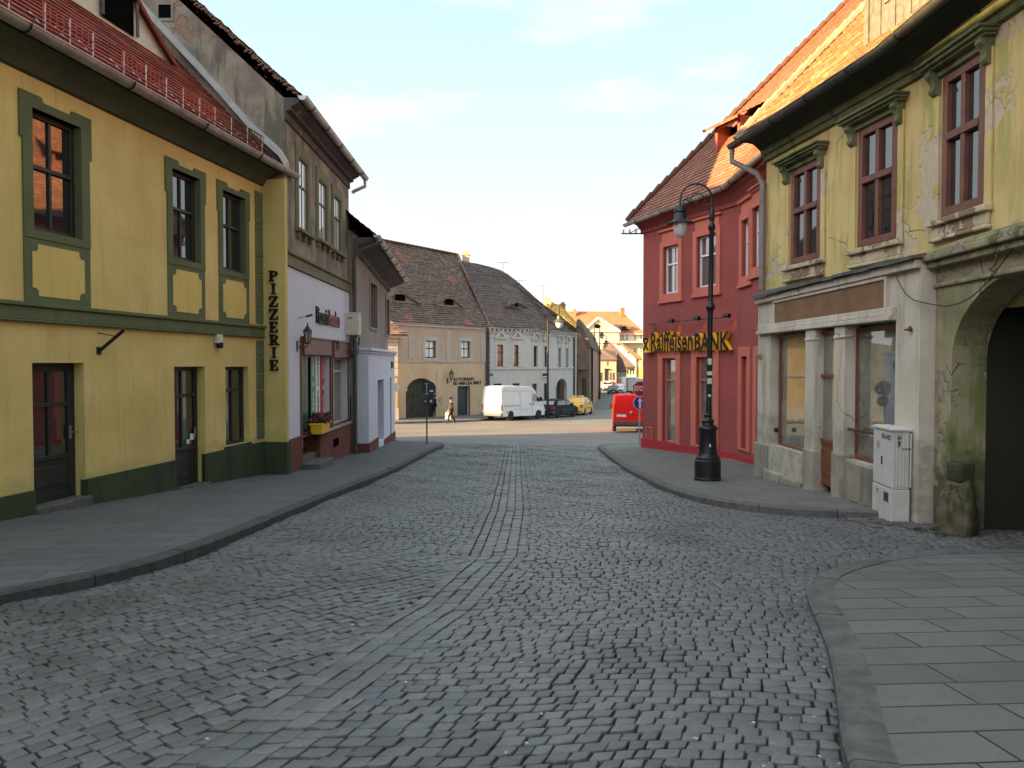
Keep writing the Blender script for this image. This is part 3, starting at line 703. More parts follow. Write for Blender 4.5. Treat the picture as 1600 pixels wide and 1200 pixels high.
def eyebrow(root, F, E0, N_, up, u, t, W, H, hole, face, tile, courses=5, name='eyebrow_dormer', slope=.35):
    """low bat dormer growing from a tiled roof: E0 eave point function u->point, up slope unit vector, N_ outward horizontal; face is vertical"""
    n = 24; base = [E0(u - W / 2 + W * i / n) + up * t for i in range(n + 1)]
    flat = hole[0] / W / 2
    def prof(i):
        x = abs(i / n - .5) * 2; x = max(0, (x - flat * 1.15) / (1 - flat * 1.15)); return H * (1 - x) ** 1.15 if x > 0 else H
    top = [b + Vector((0, 0, prof(i))) for i, b in enumerate(base)]
    mb = MB()
    for i in range(n): mb.face([base[i] - Vector((0, 0, .06)), base[i + 1] - Vector((0, 0, .06)), top[i + 1], top[i]])
    d = mb.build(name, M[face], root)
    # hood: from the face top back into the main roof
    hb = MB(); sl = up.z / max(1e-6, Vector((up.x, up.y, 0)).length); back = Vector((up.x, up.y, 0)).normalized()
    E_ = []; T_ = []
    for i in range(n + 1):
        h = top[i].z - base[i].z; run = h / max(sl - slope, .05)
        E_.append(top[i] - back * .16 + Vector((0, 0, .03 - .16 * slope))); T_.append(top[i] + back * (run + .02) + Vector((0, 0, run * slope + .03)))
    roof(hb, E_, T_, courses, seg=9, lift=.02, th=.05); hb.build('hood', M[tile], d)
    ob_ = MB(); c_ = E0(u) + up * t; ax = (E0(u + .5) - E0(u - .5)).normalized()
    o_ = -back * .03
    a, b = hole; p0 = c_ - ax * a / 2 + o_ + Vector((0, 0, .06)); p1 = c_ + ax * a / 2 + o_ + Vector((0, 0, .06))
    ob_.face([p0, p1, p1 + Vector((0, 0, b)), p0 + Vector((0, 0, b))]); ob_.build('opening', M['darkhole'], d)
    fb_ = MB(); q = [p0 - ax * .04, p1 + ax * .04]
    for s0, s1 in ((p0 - ax * .03, p0 + Vector((0, 0, b)) - ax * .03), (p1 + ax * .03, p1 + Vector((0, 0, b)) + ax * .03), (p0 + Vector((0, 0, b + .02)) - ax * .05, p1 + Vector((0, 0, b + .02)) + ax * .05)):
        fb_.tube([s0 + o_ * 2, s1 + o_ * 2], .035, 4)
    fb_.build('frame', M['greywood'], d)
    return d
def chimney(root, x, y, z0, z1, sx=.5, sy=.5, m='greypink', cap=True):
    mb = MB(); mb.box(x - sx / 2, x + sx / 2, y - sy / 2, y + sy / 2, z0, z1)
    if cap: mb.box(x - sx / 2 - .07, x + sx / 2 + .07, y - sy / 2 - .07, y + sy / 2 + .07, z1 - .18, z1 - .06); mb.box(x - sx / 2 + .1, x + sx / 2 - .1, y - sy / 2 + .1, y + sy / 2 - .1, z1, z1 + .25)
    return mb.build('chimney', M[m], root)
def quad_u(F, x0, x1, yt, yb, o=0):    # photo rectangle -> (ua, ub, za, zb), heights read at the left edge
    ua, zt = F.uv(x0, yt, o); ub = F.u(x1, o); zb = F.z(x0, yb, o); return ua, ub, zb, zt
# ================================================================== yellow house (west, near)
dx = .156
F1_ = Facade((-6.8 - dx * 32.2, -22.0), (-6.8 + dx * 7.3, 17.5)); F = F1_
root = thing('yellow_house', 'two storey mustard yellow house with olive window surrounds and a red tiled roof', 'house', (F.A.x, F.A.y, -1.1))
EZ = 5.98; WT = 5.61; GO = .42
op = {k_: quad_u(F, *v) for k_, v in dict(w1=(47, 130, 167, 357), w2=(267, 314, 262, 402), w3=(346, 384, 296, 420), d1=(50, 131, 567, 796), d2=(272, 320, 573, 768), g3=(352, 388, 573, 698)).items()}
ua, ub, za, zb = op['w1']; op['w0'] = (ua - 4.2, ub - 4.2, za, zb); op['v0'] = (ua - 8.2, ub - 8.2, za, zb); op['g0'] = (ua - 4.0, ua - 2.9, op['g3'][2] + .5, op['g3'][3])
zt = sum(op[q][3] for q in ('d1', 'd2', 'g3')) / 3
mb = MB(); wall(mb, F, 0, F.L, -2.6, WT, list(op.values()), d=.2)
body(mb, F, 0, F.L, -2.6, EZ, 8, EZ + 4.3)
mb.build('wall', M['yellow'], root)
# end pier (return wall painted yellow, carries the vertical sign)
mb = MB(); mb.fbox(F, F.L - .02, F.L + .1, -.3, .56, -2.6, 5.75); pier = mb.build('end_pier', M['yellow'], root, bevel=.01)
# plinth
zp = -.185; mb = MB(); cuts = sorted([(op['d1'][0], op['d1'][1]), (op['d2'][0], op['d2'][1])]); u = 0
for a, b in cuts + [(F.L + .02, 99)]:
    mb.fbox(F, u, a, -.1, .035, -2.6, zp); u = b
mb.fbox(F, F.L - .06, F.L + .13, .036, .585, -2.6, zp - .01)
mb.build('plinth', M['plinthgreen'], root, bevel=.01)
# string course
mb = MB(); z0, z1 = F.z(0, 500), F.z(0, 470)
mb.fbox(F, 0, F.L - .02, -.05, .05, z0 + .03, z1 - .04); mb.fbox(F, 0, F.L - .02, -.05, .09, z1 - .04, z1 + .02); mb.fbox(F, 0, F.L - .02, -.05, .075, z0, z0 + .03)
mb.build('string_course', M['olive'], root, bevel=.012)
# quoins
uq0, uq1 = F.u(400), F.u(413) - .03; zq = -.1
while zq < WT - .3:
    h = .37
    if not (z0 - .3 < zq < z1): mb = MB(); mb.fbox(F, uq0, uq1, -.02, .025, zq, zq + h - .02); mb.build('quoin', M['olive'], root, bevel=.008)
    zq += h
# windows with painted surrounds
def ysurround(wn_, a, b, c, e, s=.17):
    mb = MB(); pb = MB(); t = s; ear = .05
    outer = [(a - t, c - .12), (a - t, e - .45), (a - t - ear, e - .45), (a - t - ear, e + t + .02), (a + .18, e + t + .02), (a + .22, e + t - .05), (b - .22, e + t - .05), (b - .18, e + t + .02), (b + t + ear, e + t + .02), (b + t + ear, e - .45), (b + t, e - .45), (b + t, c - .12)]
    inner = [(a, c), (a, e - .45), (a, e - .4), (a, e), (a + .18, e), (a + .22, e), (b - .22, e), (b - .18, e), (b, e), (b, e - .4), (b, e - .45), (b, c)]
    mb.frame(F, outer, [(x + (.005 if x < (a + b) / 2 else -.005), z) for x, z in inner], -.12, .03)
    # apron with notched panel
    zl = z1 + .02; mb.fbox(F, a - t, b + t, -.01, .018, zl, c - .12)
    x0, x1, y0, y1, q = a - t + .14, b + t - .14, zl + .10, c - .20, .11
    poly = [(x0, y0 + q), (x0 + q * .6, y0 + q), (x0 + q, y0 + q * .6), (x0 + q, y0), (x1 - q, y0), (x1 - q, y0 + q * .6), (x1 - q * .6, y0 + q), (x1, y0 + q), (x1, y1 - q), (x1 - q * .6, y1 - q), (x1 - q, y1 - q * .6), (x1 - q, y1), (x0 + q, y1), (x0 + q, y1 - q * .6), (x0 + q * .6, y1 - q), (x0, y1 - q)]
    pb.prism(F, poly, .01, .026)
    mb.build('surround', M['olive'], wn_); pb.build('apron_panel', M['yellow2'], wn_)
for q, tr, cl in (('v0', (.42,), 2), ('w0', (.42,), 2), ('w1', (.46,), 2), ('w2', (.42,), 2), ('w3', (.42,), 2)):
    a, b, c, e = op[q]; wn_ = window(root, F, a, b, c, e, o=-.1, fw=.075, trans=tr, cols=cl); ysurround(wn_, a, b, c, e, .17 if q in ('w0', 'w1') else .15)
for q in ('g0', 'g3'): window(root, F, *op[q], o=-.12, fw=.07, trans=(.3,), cols=2, sill=('plinthgreen', .03, .06))
for q, lw in (('d1', .62), ('d2', .68)):
    a, b, c, e = op[q]; d_ = window(root, F, a, b, c, e, o=-.17, fw=.13 if q == 'd1' else .09, trans=(.3,) if q == 'd1' else (.24,), cols=2, low=lw, name='door', gm='glass')
    handle(d_, F, b - .12, c + 1.0, -.16)
    st = MB(); st.fbox(F, a - .03, b + .03, -.23, .1, c - .4, c + .012); st.build('threshold', M['kerb'], d_, bevel=.015)
    if q == 'd2':
        bs_ = plain('blue_sticker', (.03, .12, .25))
        for (q0, q1, q2, q3, qm) in ((a + .12, a + .26, .74, .92, bs_), (b - .24, b - .12, .86, .98, M['white']), (b - .36, b - .27, .8, .88, M['white'])): s_ = MB(); s_.fbox(F, q0, q1, -.19, -.178, c + q2, c + q3); s_.build('sticker', qm, d_)
# eave: coved cornice and soffit
mb = MB(); cov = [(0, WT - .02), (.06, WT), (.10, WT + .08), (.2, WT + .2), (.36, WT + .27), (GO - .02, WT + .30)]
for (o0, a0), (o1, a1) in zip(cov[:-1], cov[1:]): mb.face([F.pt(0, o0, a0), F.pt(F.L + .1, o0, a0), F.pt(F.L + .1, o1, a1), F.pt(0, o1, a1)])
mb.face([F.pt(F.L + .1, o, z) for o, z in cov] + [F.pt(F.L + .1, 0, WT + .3)])
mb.build('cornice', M['olivedark'], root, smooth=30)
gutter(root, [F.pt(0, GO + .07, EZ), F.pt(F.L + .75, GO + .07, EZ + .02)], r=.1, brackets=2.1)
# roof
RUN, RISE = 4.4, 4.6
Ept = lambda u: F.pt(u, GO - .02, EZ + .03)
upv = (F.pt(0, GO - RUN, EZ + RISE) - F.pt(0, GO, EZ)).normalized()
mb = MB(); roof(mb, [Ept(0), Ept(F.L + .6)], [F.pt(0, GO - RUN, EZ + RISE), F.pt(F.L + .6, GO - RUN, EZ + RISE)], 34, seg=.45, lift=.032, jit=.006)
mb.face([F.pt(0, GO - RUN, EZ + RISE), F.pt(F.L + .6, GO - RUN, EZ + RISE), F.pt(F.L + .6, -8.5, EZ), F.pt(0, -8.5, EZ)], 0)
rf = mb.build('roof', M['tile_red'], root)
# dormer
P0 = onroof = None
def roofhit(px, py, Pe, up, nrm):
    r = ray(px, py); C0 = Vector((0, 0, CAMZ)); k_ = (Pe - C0).dot(nrm) / r.dot(nrm); return C0 + r * k_
nrm = F.d.cross(upv).normalized()
h0 = roofhit(185, 48, Ept(0), upv, nrm); ud = (h0 - F.A).dot(F.d); td = (h0 - Ept(ud)).dot(upv)
eyebrow(rf, F, Ept, F.n, upv, ud - .05, td, 3.6, .95, (.95, .72), 'cream', 'tile_red', courses=9, slope=.42)
# snow guards
for (xa, ya, xb, yb, mm) in ((-60, -34, -8, -10, 'redsteel'), (50, 26, 134, 76, 'redsteel'), (177, 100, 240, 132, 'redsteel'), (273, 156, 322, 182, 'redsteel'), (355, 206, 394, 222, 'rust')):
    pa = roofhit(xa, ya, Ept(0), upv, nrm); pb_ = roofhit(xb, yb, Ept(0), upv, nrm)
    u0_, u1_ = (pa - F.A).dot(F.d), (pb_ - F.A).dot(F.d); t_ = .38; mb = MB(); bk = MB()
    base_ = lambda u, h: Ept(u) + upv * t_ + nrm * .05 + Vector((0, 0, h))
    for h in (.03, .16, .3): mb.tube([base_(u0_, h), base_(u1_, h)], .016, 5)
    nn_ = max(3, int((u1_ - u0_) / .12))
    for i in range(nn_ + 1): u = u0_ + (u1_ - u0_) * i / nn_; mb.tube([base_(u, .02), base_(u, .31)], .011, 4)
    sg = mb.build('snow_guard', M[mm], rf)
    for i in range(3): u = u0_ + (u1_ - u0_) * (.03 + .47 * i); bk = MB(); bk.tube([base_(u, .3) , base_(u, -.06), base_(u, -.06) + upv * .35], .018, 5); bk.build('bracket', M['zinc'], sg)

# signs and fittings on the yellow house
# vertical PIZZERIE letters with slab serifs
def letter_boxes(ch):   # unit cell 0..1 x 0..1: list of polygons
    r = lambda x0, x1, y0, y1: [(x0, y0), (x1, y0), (x1, y1), (x0, y1)]
    S = .10
    if ch == 'I': return [r(.38, .62, 0, 1), r(.2, .8, 0, S), r(.2, .8, 1 - S, 1)]
    if ch == 'Z': return [r(.05, .95, 0, .13), r(.05, .95, .87, 1), [(.05, .12), (.34, .12), (.95, .88), (.66, .88)], r(.85, .95, .12, .34), r(.05, .15, .66, .88)]
    if ch == 'E': return [r(.14, .4, 0, 1), r(.02, .92, 0, .11), r(.02, .9, .89, 1), r(.4, .68, .44, .56), r(.8, .92, .1, .32), r(.78, .9, .7, .9), r(.6, .68, .36, .64)]
    def bowl(x0, x1, y0, y1, t):
        o_ = []; n = 12; cyy = (y0 + y1) / 2; ry = (y1 - y0) / 2; rx = x1 - x0
        A = [(x0 + rx * math.cos(-math.pi / 2 + math.pi * i / n), cyy + ry * math.sin(-math.pi / 2 + math.pi * i / n)) for i in range(n + 1)]
        B = [(x0 + (rx - t * 1.5) * math.cos(-math.pi / 2 + math.pi * i / n), cyy + (ry - t * .8) * math.sin(-math.pi / 2 + math.pi * i / n)) for i in range(n + 1)]
        for i in range(n): o_.append([B[i], A[i], A[i + 1], B[i + 1]])
        return o_
    if ch == 'P': return [r(.14, .4, 0, 1), r(0, .55, 0, S), r(0, .45, 1 - S, 1)] + bowl(.4, .96, .42, 1, .14)
    if ch == 'R': return [r(.14, .4, 0, 1), r(0, .52, 0, S), r(0, .45, 1 - S, 1), [(.42, .5), (.66, .52), (1.0, 0), (.72, 0)], r(.7, 1.08, 0, S)] + bowl(.4, .94, .45, 1, .14)
    return []
FR_ = Facade((F.pt(F.L + .1, 0, 0).x, F.pt(F.L + .1, 0, 0).y), (F.pt(F.L + .1, .55, 0).x, F.pt(F.L + .1, .55, 0).y))
# the pier's face looks up the street: facing it, right is towards the street
Fp = Facade((F.pt(F.L - .02, 0, 0).x, F.pt(F.L - .02, 0, 0).y), (F.pt(F.L - .02, .55, 0).x, F.pt(F.L - .02, .55, 0).y))
ytop, ybot = 423, 582; uc = (Fp.u(421) + Fp.u(437)) / 2; zt_, zb_ = Fp.z(429, ytop), Fp.z(429, ybot); n = 8; step = (zt_ - zb_) / n; hgt = step * .84
sg = thing('lettering_sign', 'black serif letters stacked vertically on the narrow yellow pier, reading PIZZERIE', 'sign', tuple(Fp.pt(uc, .02, zb_)))
for i, ch in enumerate('PIZZERIE'):
    mb = MB(); wd = hgt * (.92 if ch != 'I' else .8)
    for li, p in enumerate(letter_boxes(ch)): mb.prism(Fp, [(uc - wd / 2 + x * wd, zt_ - step * i - hgt + y * hgt) for x, y in p], .004, .05 + .0015 * (li % 3))
    mb.build('letter', M['black'], sg)
# flag holder
u0_, z0_ = F.uv(154, 548); t = thing('flag_holder', 'short black tube flag holder sticking out of the yellow wall above a dark doorway', 'flag holder', tuple(F.pt(u0_, 0, z0_)))
mb = MB(); a = F.pt(u0_, .02, z0_); b = F.pt(u0_ + .12, .36, z0_ + .33); mb.tube([a, b], .028, 8); mb.build('tube', M['iron'], t, smooth=True)
mb = MB(); mb.tube([F.pt(u0_ - .02, 0, z0_ + .28), a.lerp(b, .68)], .009, 5); mb.fbox(F, u0_ - .05, u0_ + .05, 0, .015, z0_ - .06, z0_ + .06); mb.build('stay', M['iron'], t)
# alarm box
u0_, z0_ = F.uv(338, 535); t = thing('alarm_box', 'small beige alarm box with dark lens on the yellow wall', 'alarm', tuple(F.pt(u0_, 0, z0_)))
mb = MB(); mb.fbox(F, u0_ - .1, u0_ + .1, 0, .1, z0_ - .02, z0_ + .16); mb.build('housing', M['cream'], t, bevel=.015)
mb = MB(); mb.lathe([(.02, 0), (.06, .01), (.065, .1), (.05, .12)], F.pt(u0_ + .02, .07, z0_ - .12), 10); mb.build('lens', M['black'], t, smooth=True)

# ================================================================== pizzeria house (west, middle)
F = FZ = Facade((-5.18, 17.62), (-5.2, 24.6))
root = thing('pizzeria_house', 'tall grey rendered house with lilac white ground floor and narrow green windows', 'house', (F.A.x, F.A.y, -1.4))
LZ = F.L; EZ2 = F.z(470, 178, .0); EZ2 = 7.62
W3 = [quad_u(F, 465, 481, 245, 357), quad_u(F, 496.5, 510.5, 280, 373), quad_u(F, 520.5, 532, 305, 390)]
zw = F.z(447, 416)
# shop openings
uo0, uo1 = F.u(468), F.u(512.5); up0, up1 = F.u(516), F.u(541); zl = F.z(490, 530); zsh = F.z(492, 676)
zsill = zsh
holes = W3 + [(uo0, uo1, zsill - 1.0, zl), (up0, up1, zsill, zl)]
mb = MB(); wall(mb, F, 0, LZ, -2.6, EZ2 - .25, W3 + [(uo0 - .3, up1 + .3, -2.2, zl + .3)], d=.14)
mb2 = MB(); 
body(mb, F, 0, LZ, -2.6, EZ2, 14.4, EZ2 + 6.7, d0=0)
mb.build('wall', M['greywall'], root)
zpl = F.z(447, 688); st_u1 = F.u(490)
hz = [(uo0, st_u1, -1.9, zsill), (uo0, uo1, zsill, zl), (up0, up1, zsill, zl)]
mb = MB(); wall(mb, F, 0, LZ, zpl, zw, hz[1:] , o=.03, d=.3)
mb.fbox(F, 0, LZ, -.02, .028, zw - .05, zw); mb.build('shopfront', M['lilac'], root)
mb = MB(); wall(mb, F, 0, LZ, -2.4, zpl, [(uo0, st_u1, -1.85, zpl)], o=.05, d=.5); 
mb.face([F.pt(0, .05, zpl), F.pt(LZ, .05, zpl), F.pt(LZ, 0.03, zpl), F.pt(0, 0.03, zpl)]); mb.face([F.pt(0, .05, -2.4), F.pt(0, .05, zpl), F.pt(0, 0, zpl), F.pt(0, 0, -2.4)])
mb.fbox(F, st_u1, up1 + .12, .0, .16, -2.4, zsill - .05); mb.build('plinth', M['brownplinth'], root, bevel=.012)
mb = MB(); mb.fbox(F, st_u1, up1 + .1, -.3, .2, zsill - .05, zsill); mb.build('window_ledge', M['shopstone'], root, bevel=.01)
mb = MB(); mb.fbox(F, F.u(511), F.u(520), .155, .166, zsill - .55, zsill - .32); mb.build('vent', M['darkhole'], root)
# belt moulding
mb = MB(); zb_ = zw + .02; mb.fbox(F, .05, LZ, -.02, .05, zb_, zb_ + .28); mb.fbox(F, .02, LZ, -.02, .1, zb_ + .28, zb_ + .36); mb.fbox(F, .05, LZ, -.02, .075, zb_ - .005, zb_ + .05); mb.build('string_course', M['olivegrey'], root, bevel=.015)
for i, (a, b, c, e) in enumerate(W3):
    c, e = (c, e)
    wn_ = window(root, F, a, b, c, e, o=-.002, fw=.04, trans=(.38,), cols=2, fm='mossgreen', gm='glasslight', mull=.035, dp=.03)
    mb = MB(); s = .26; mb.frame(F, [(a - s, c), (a - s, e + .3), (b + s, e + .3), (b + s, c)], [(a, c), (a, e), (b, e), (b, c)], -.01, .035)
    mb.frame(F, [(a - s + .08, c), (a - s + .08, e + .22), (b + s - .08, e + .22), (b + s - .08, c)], [(a - .05, c), (a - .05, e + .05), (b + .05, e + .05), (b + .05, c)], .0, .045)
    mb.build('surround', M['olivegrey'], wn_)
    mb = MB(); mb.fbox(F, a - .3, b + .3, -.05, .16, c - .1, c - .01); 
    for q in (a - .15, (a + b) / 2, b + .15): mb.fbox(F, q - .07, q + .07, -.02, .1, c - .24, c - .1)
    mb.build('sill', M['olivegrey'], wn_, bevel=.015)
# cornice, gutter, roof
mb = MB(); cov = [(0, EZ2 - .5), (.05, EZ2 - .48), (.05, EZ2 - .3), (.16, EZ2 - .27), (.16, EZ2 - .2), (.34, EZ2 - .1), (.36, EZ2)]
for (o0, a0), (o1, a1) in zip(cov[:-1], cov[1:]): mb.face([F.pt(-.02, o0, a0), F.pt(LZ, o0, a0), F.pt(LZ, o1, a1), F.pt(-.02, o1, a1)])
for u in (-.02, LZ): mb.face([F.pt(u, o, z) for o, z in cov] + [F.pt(u, 0, EZ2)])
mb.build('cornice', plaster('stained_dark_cornice', (.075, .07, .085), (.11, .10, .10), 1.5, patch=(.3, .26, .2), ps=1.6, pt=.63, bump=.6), root)
gutter(root, [F.pt(-.1, .44, EZ2 + .02), F.pt(LZ + .55, .44, EZ2 - .02)], r=.1, brackets=1.5)
pipe(root, [F.pt(LZ + .45, .44, EZ2 - .08), F.pt(LZ + .45, .44, EZ2 - .3), F.pt(LZ + .3, .1, EZ2 - .5), F.pt(LZ + .3, .05, EZ2 - .55)], .055)
mb = MB(); roof(mb, [F.pt(-.05, .4, EZ2 + .05), F.pt(LZ + .3, .4, EZ2 + .05)], [F.pt(-.05, -7.2, EZ2 + 6.94), F.pt(LZ + .3, -7.2, EZ2 + 6.94)], 42, seg=.5, lift=.03, jit=.012, sag=.04)
mb.face([F.pt(-.05, -7.2, EZ2 + 6.94), F.pt(LZ + .3, -7.2, EZ2 + 6.94), F.pt(LZ + .3, -14.8, EZ2), F.pt(-.05, -14.8, EZ2)])
mb.build('roof', M['tile_old'], root)
# gable face towards the yellow house: flashing strip, ragged brick edge, small opening
G = Facade((F.pt(0, -8, 0).x, F.A.y - .0), (F.pt(0, .0, 0).x, F.A.y - .0))
gu = lambda px, py: G.uv(px, py)
fl = [gu(452, 262), gu(440, 241), gu(400, 205), gu(330, 125), gu(262, 52), gu(215, 0), gu(150, -75)]
mb = MB(); 
for (a, b) in zip(fl[:-1], fl[1:]):
    mb.hexa([G.pt(a[0], .22, a[1] - .1), G.pt(b[0], .22, b[1] - .1), G.pt(b[0], -.0, b[1] - .1), G.pt(a[0], 0, a[1] - .1), G.pt(a[0], .2, a[1] + .07), G.pt(b[0], .2, b[1] + .07), G.pt(b[0], 0, b[1] + .11), G.pt(a[0], 0, a[1] + .11)])
mb.build('flashing', plaster('lime_flashing', (.42, .42, .42), (.33, .33, .34), 3, bump=.6), root)
mb = MB(); a = gu(248, 8); b = gu(268, 29); mb.fbox(G, a[0], b[0], .004, .012, b[1], a[1]); mb.build('vent_hole', M['darkhole'], root)
vh = MB(); vh.frame(G, [(a[0] - .06, b[1] - .06), (b[0] + .06, b[1] - .06), (b[0] + .06, a[1] + .06), (a[0] - .06, a[1] + .06)], [(a[0], b[1]), (b[0], b[1]), (b[0], a[1]), (a[0], a[1])], .0, .03); vh.build('vent_frame', M['greywall'], root)
mb = MB(); random.seed(3)
slo = 6.9 / 7.6; o_ = -.1
for i in range(150):      # broken bricks and verge tiles along the gable edge
    o_ = .3 - i * .042; zc_ = EZ2 + .02 + (.4 - o_) * slo - .03 - random.random() ** 2 * .10
    p = F.pt(-.06, o_, zc_); s_ = random.uniform(.025, .06)
    mb.box(-s_, s_, -.04, .05, -.014, .014, Matrix.Translation(p) @ Matrix.Rotation(-math.atan(slo) * random.uniform(-.2, 1), 4, 'Y') @ Matrix.Rotation(math.pi, 4, 'Z'))
qa, qb = F.pt(-.03, .4, EZ2 + .02), F.pt(-.03, -7.1, EZ2 + .02 + 7.5 * slo); mb.hexa([q + Vector((0, y_, z_)) for z_ in (-.06, -.005) for q, y_ in ((qa, -.03), (qb, -.03), (qb, .06), (qa, .06))]); mb.build('verge', plain('broken_verge_brick', (.20, .12, .09), .9, var=.5, vs=5, bump=.5), root)
# openings of the shop
b1 = MB(); b1.fbox(F, uo0 + .02, uo1 - .02, -.06, .12, zl - .42, zl + .02); b1.fbox(F, uo0, uo1, -.06, .15, zl - .02, zl + .04); b1.build('shutter_box', M['brownwood'], root, bevel=.015)
b1 = MB(); b1.fbox(F, up0 + .02, up1 - .02, -.06, .12, zl - .47, zl + .02); b1.fbox(F, up0, up1, -.06, .15, zl - .02, zl + .04); b1.build('shutter_box', M['brownwood'], root, bevel=.015)
zlt = zl - .42
ud1 = F.u(484.5)
dr = window(root, F, uo0 + .03, ud1, -1.75, zlt, o=-.2, fw=.09, trans=(.2,), cols=1, fm='brownwood', name='door', gm='glass', label='brown framed glass door of the pizzeria')
handle(dr, F, ud1 - .06, -.5, -.19)
dw = window(root, F, ud1, uo1 - .01, zsill, zlt, o=-.14, fw=.05, trans=(), cols=1, fm='cream', name='display_window', gm='glass')
dw2 = window(root, F, up0 + .02, up1 - .02, zsill, zl - .47, o=-.14, fw=.06, trans=(.2,), cols=2, fm='cream', name='display_window', gm='glassshop')
mb = MB(); mb.fbox(F, uo1 + .02, uo1 + .07, .03, .09, zsill, zl); mb.fbox(F, up0 - .07, up0 - .02, .03, .09, zsill, zl); mb.fbox(F, uo0 - .08, uo0 - .02, .03, .07, zsill - .3, zl); mb.fbox(F, up1 + .02, up1 + .07, .03, .07, zsill, zl); mb.build('shop_trim', M['brownwood'], root)
# steps
for i, (o1, zz) in enumerate(((.34, -1.62 + .0), (-.05, -1.42))):
    pass
g0 = gz(18.9) + PAV
mb = MB(); mb.fbox(F, uo0 - .05, st_u1 + .05, .05, .5, g0 - .3, g0 + .14); mb.build('step', M['kerb'], root, bevel=.02)
mb = MB(); mb.fbox(F, uo0, st_u1, -.45, .06, g0 - .3, g0 + .3); mb.build('step', M['kerb'], root, bevel=.02)
# banners inside the display window: text stacked letter by letter
def banner(px0, px1, y0, y1, col, tcol, word, label, zlo):
    o_ = -.11; u0_, u1_ = F.u(px0, o_), F.u(px1, o_); zt_ = F.z(px0, y0)
    b = thing('window_banner', label, 'banner', tuple(F.pt((u0_ + u1_) / 2, o_, zlo)), 'vertical banners in the pizzeria window')
    mb = MB(); mb.fbox(F, u0_, u1_, o_ - .012, o_, zlo, zt_); mb.build('panel', col, b)
    mb = MB(); n_ = len(word); st = (zt_ - zlo - .1) / n_
    for i, ch in enumerate(word):
        if ch != ' ': put_text(mb, F.mat((u0_ + u1_) / 2, o_ + .004, zt_ - .05 - st * (i + .5)), ch, min(st * 1.22, .36), .004, .008, 1.1)
    mb.build('lettering', tcol, b)
gr, rd = plain('banner_green', (.02, .25, .11), .5), plain('banner_red', (.55, .015, .035), .5); offw = plain('banner_white', (.75, .76, .76), .5)
zlo = zsill + .07
banner(471.5, 481, 545, 664, plain('banner_shaded_green', (.02, .085, .05), .4), plain('letter_shaded_white', (.12, .2, .16)), 'SALAD & SANWICH', 'dull green banner behind the glass door lettered SALAD & SANWICH', zlo)  # darker copy of the green banner, shade painted into sheet and letters
banner(485.5, 492.3, 545, 664, gr, offw, 'SALAD & SANWICH', 'bright green banner lettered SALAD & SANWICH in white', zlo)
banner(493, 500, 545, 666, offw, M['black'], 'PIZZERIA POMODORO', 'white banner lettered PIZZERIA POMODORO between green and red ones', zlo)
banner(501.2, 508.3, 544, 668, rd, offw, 'PASTA & PIZZA', 'red banner lettered PASTA & PIZZA in white', zlo)
# fascia lettering
uL, zL = F.uv(490, 492); uR, zR = F.uv(528, 497)
t = thing('shop_sign', 'black and dark red lettering Pizzeria Pomodoro on the lilac white wall', 'sign', tuple(F.pt((uL + uR) / 2, .03, zR)))
mid = (uL + uR) / 2; wl = uR - uL
for wd_, u_, mt_ in (('Pizzeria', uL + wl * .26, 'black'), ('Pomodoro', uL + wl * .75, None)):
    V_, P_, N_ = glyphs(wd_, 1, .02, .012, 1); wx = max(v[0] for v in V_) - min(v[0] for v in V_)
    mb = MB(); s_ = .62; put_text(mb, F.mat(u_, .05, (zL + zR) / 2 - .05), wd_, s_, .04, .012, wl * .47 / (wx * s_))
    mb.build('lettering', M['black'] if mt_ else plain('dark_red_letter', (.20, .02, .02), .5), t)
# small spot rod
u0_, z0_ = F.uv(466, 494); t = thing('spot_lamp', 'small dark spot lamp on a thin arm above the pizzeria lantern', 'lamp', tuple(F.pt(u0_, .03, z0_)))
mb = MB(); mb.tube([F.pt(u0_ - .2, .03, z0_ - .06), F.pt(u0_ - .1, .26, z0_)], .012, 5); mb.build('arm', M['zinc'], t)
mb = MB(); mb.tube([F.pt(u0_ - .12, .24, z0_ - .01), F.pt(u0_ + .04, .32, z0_ + .03)], .03, 8); mb.build('head', M['iron'], t)
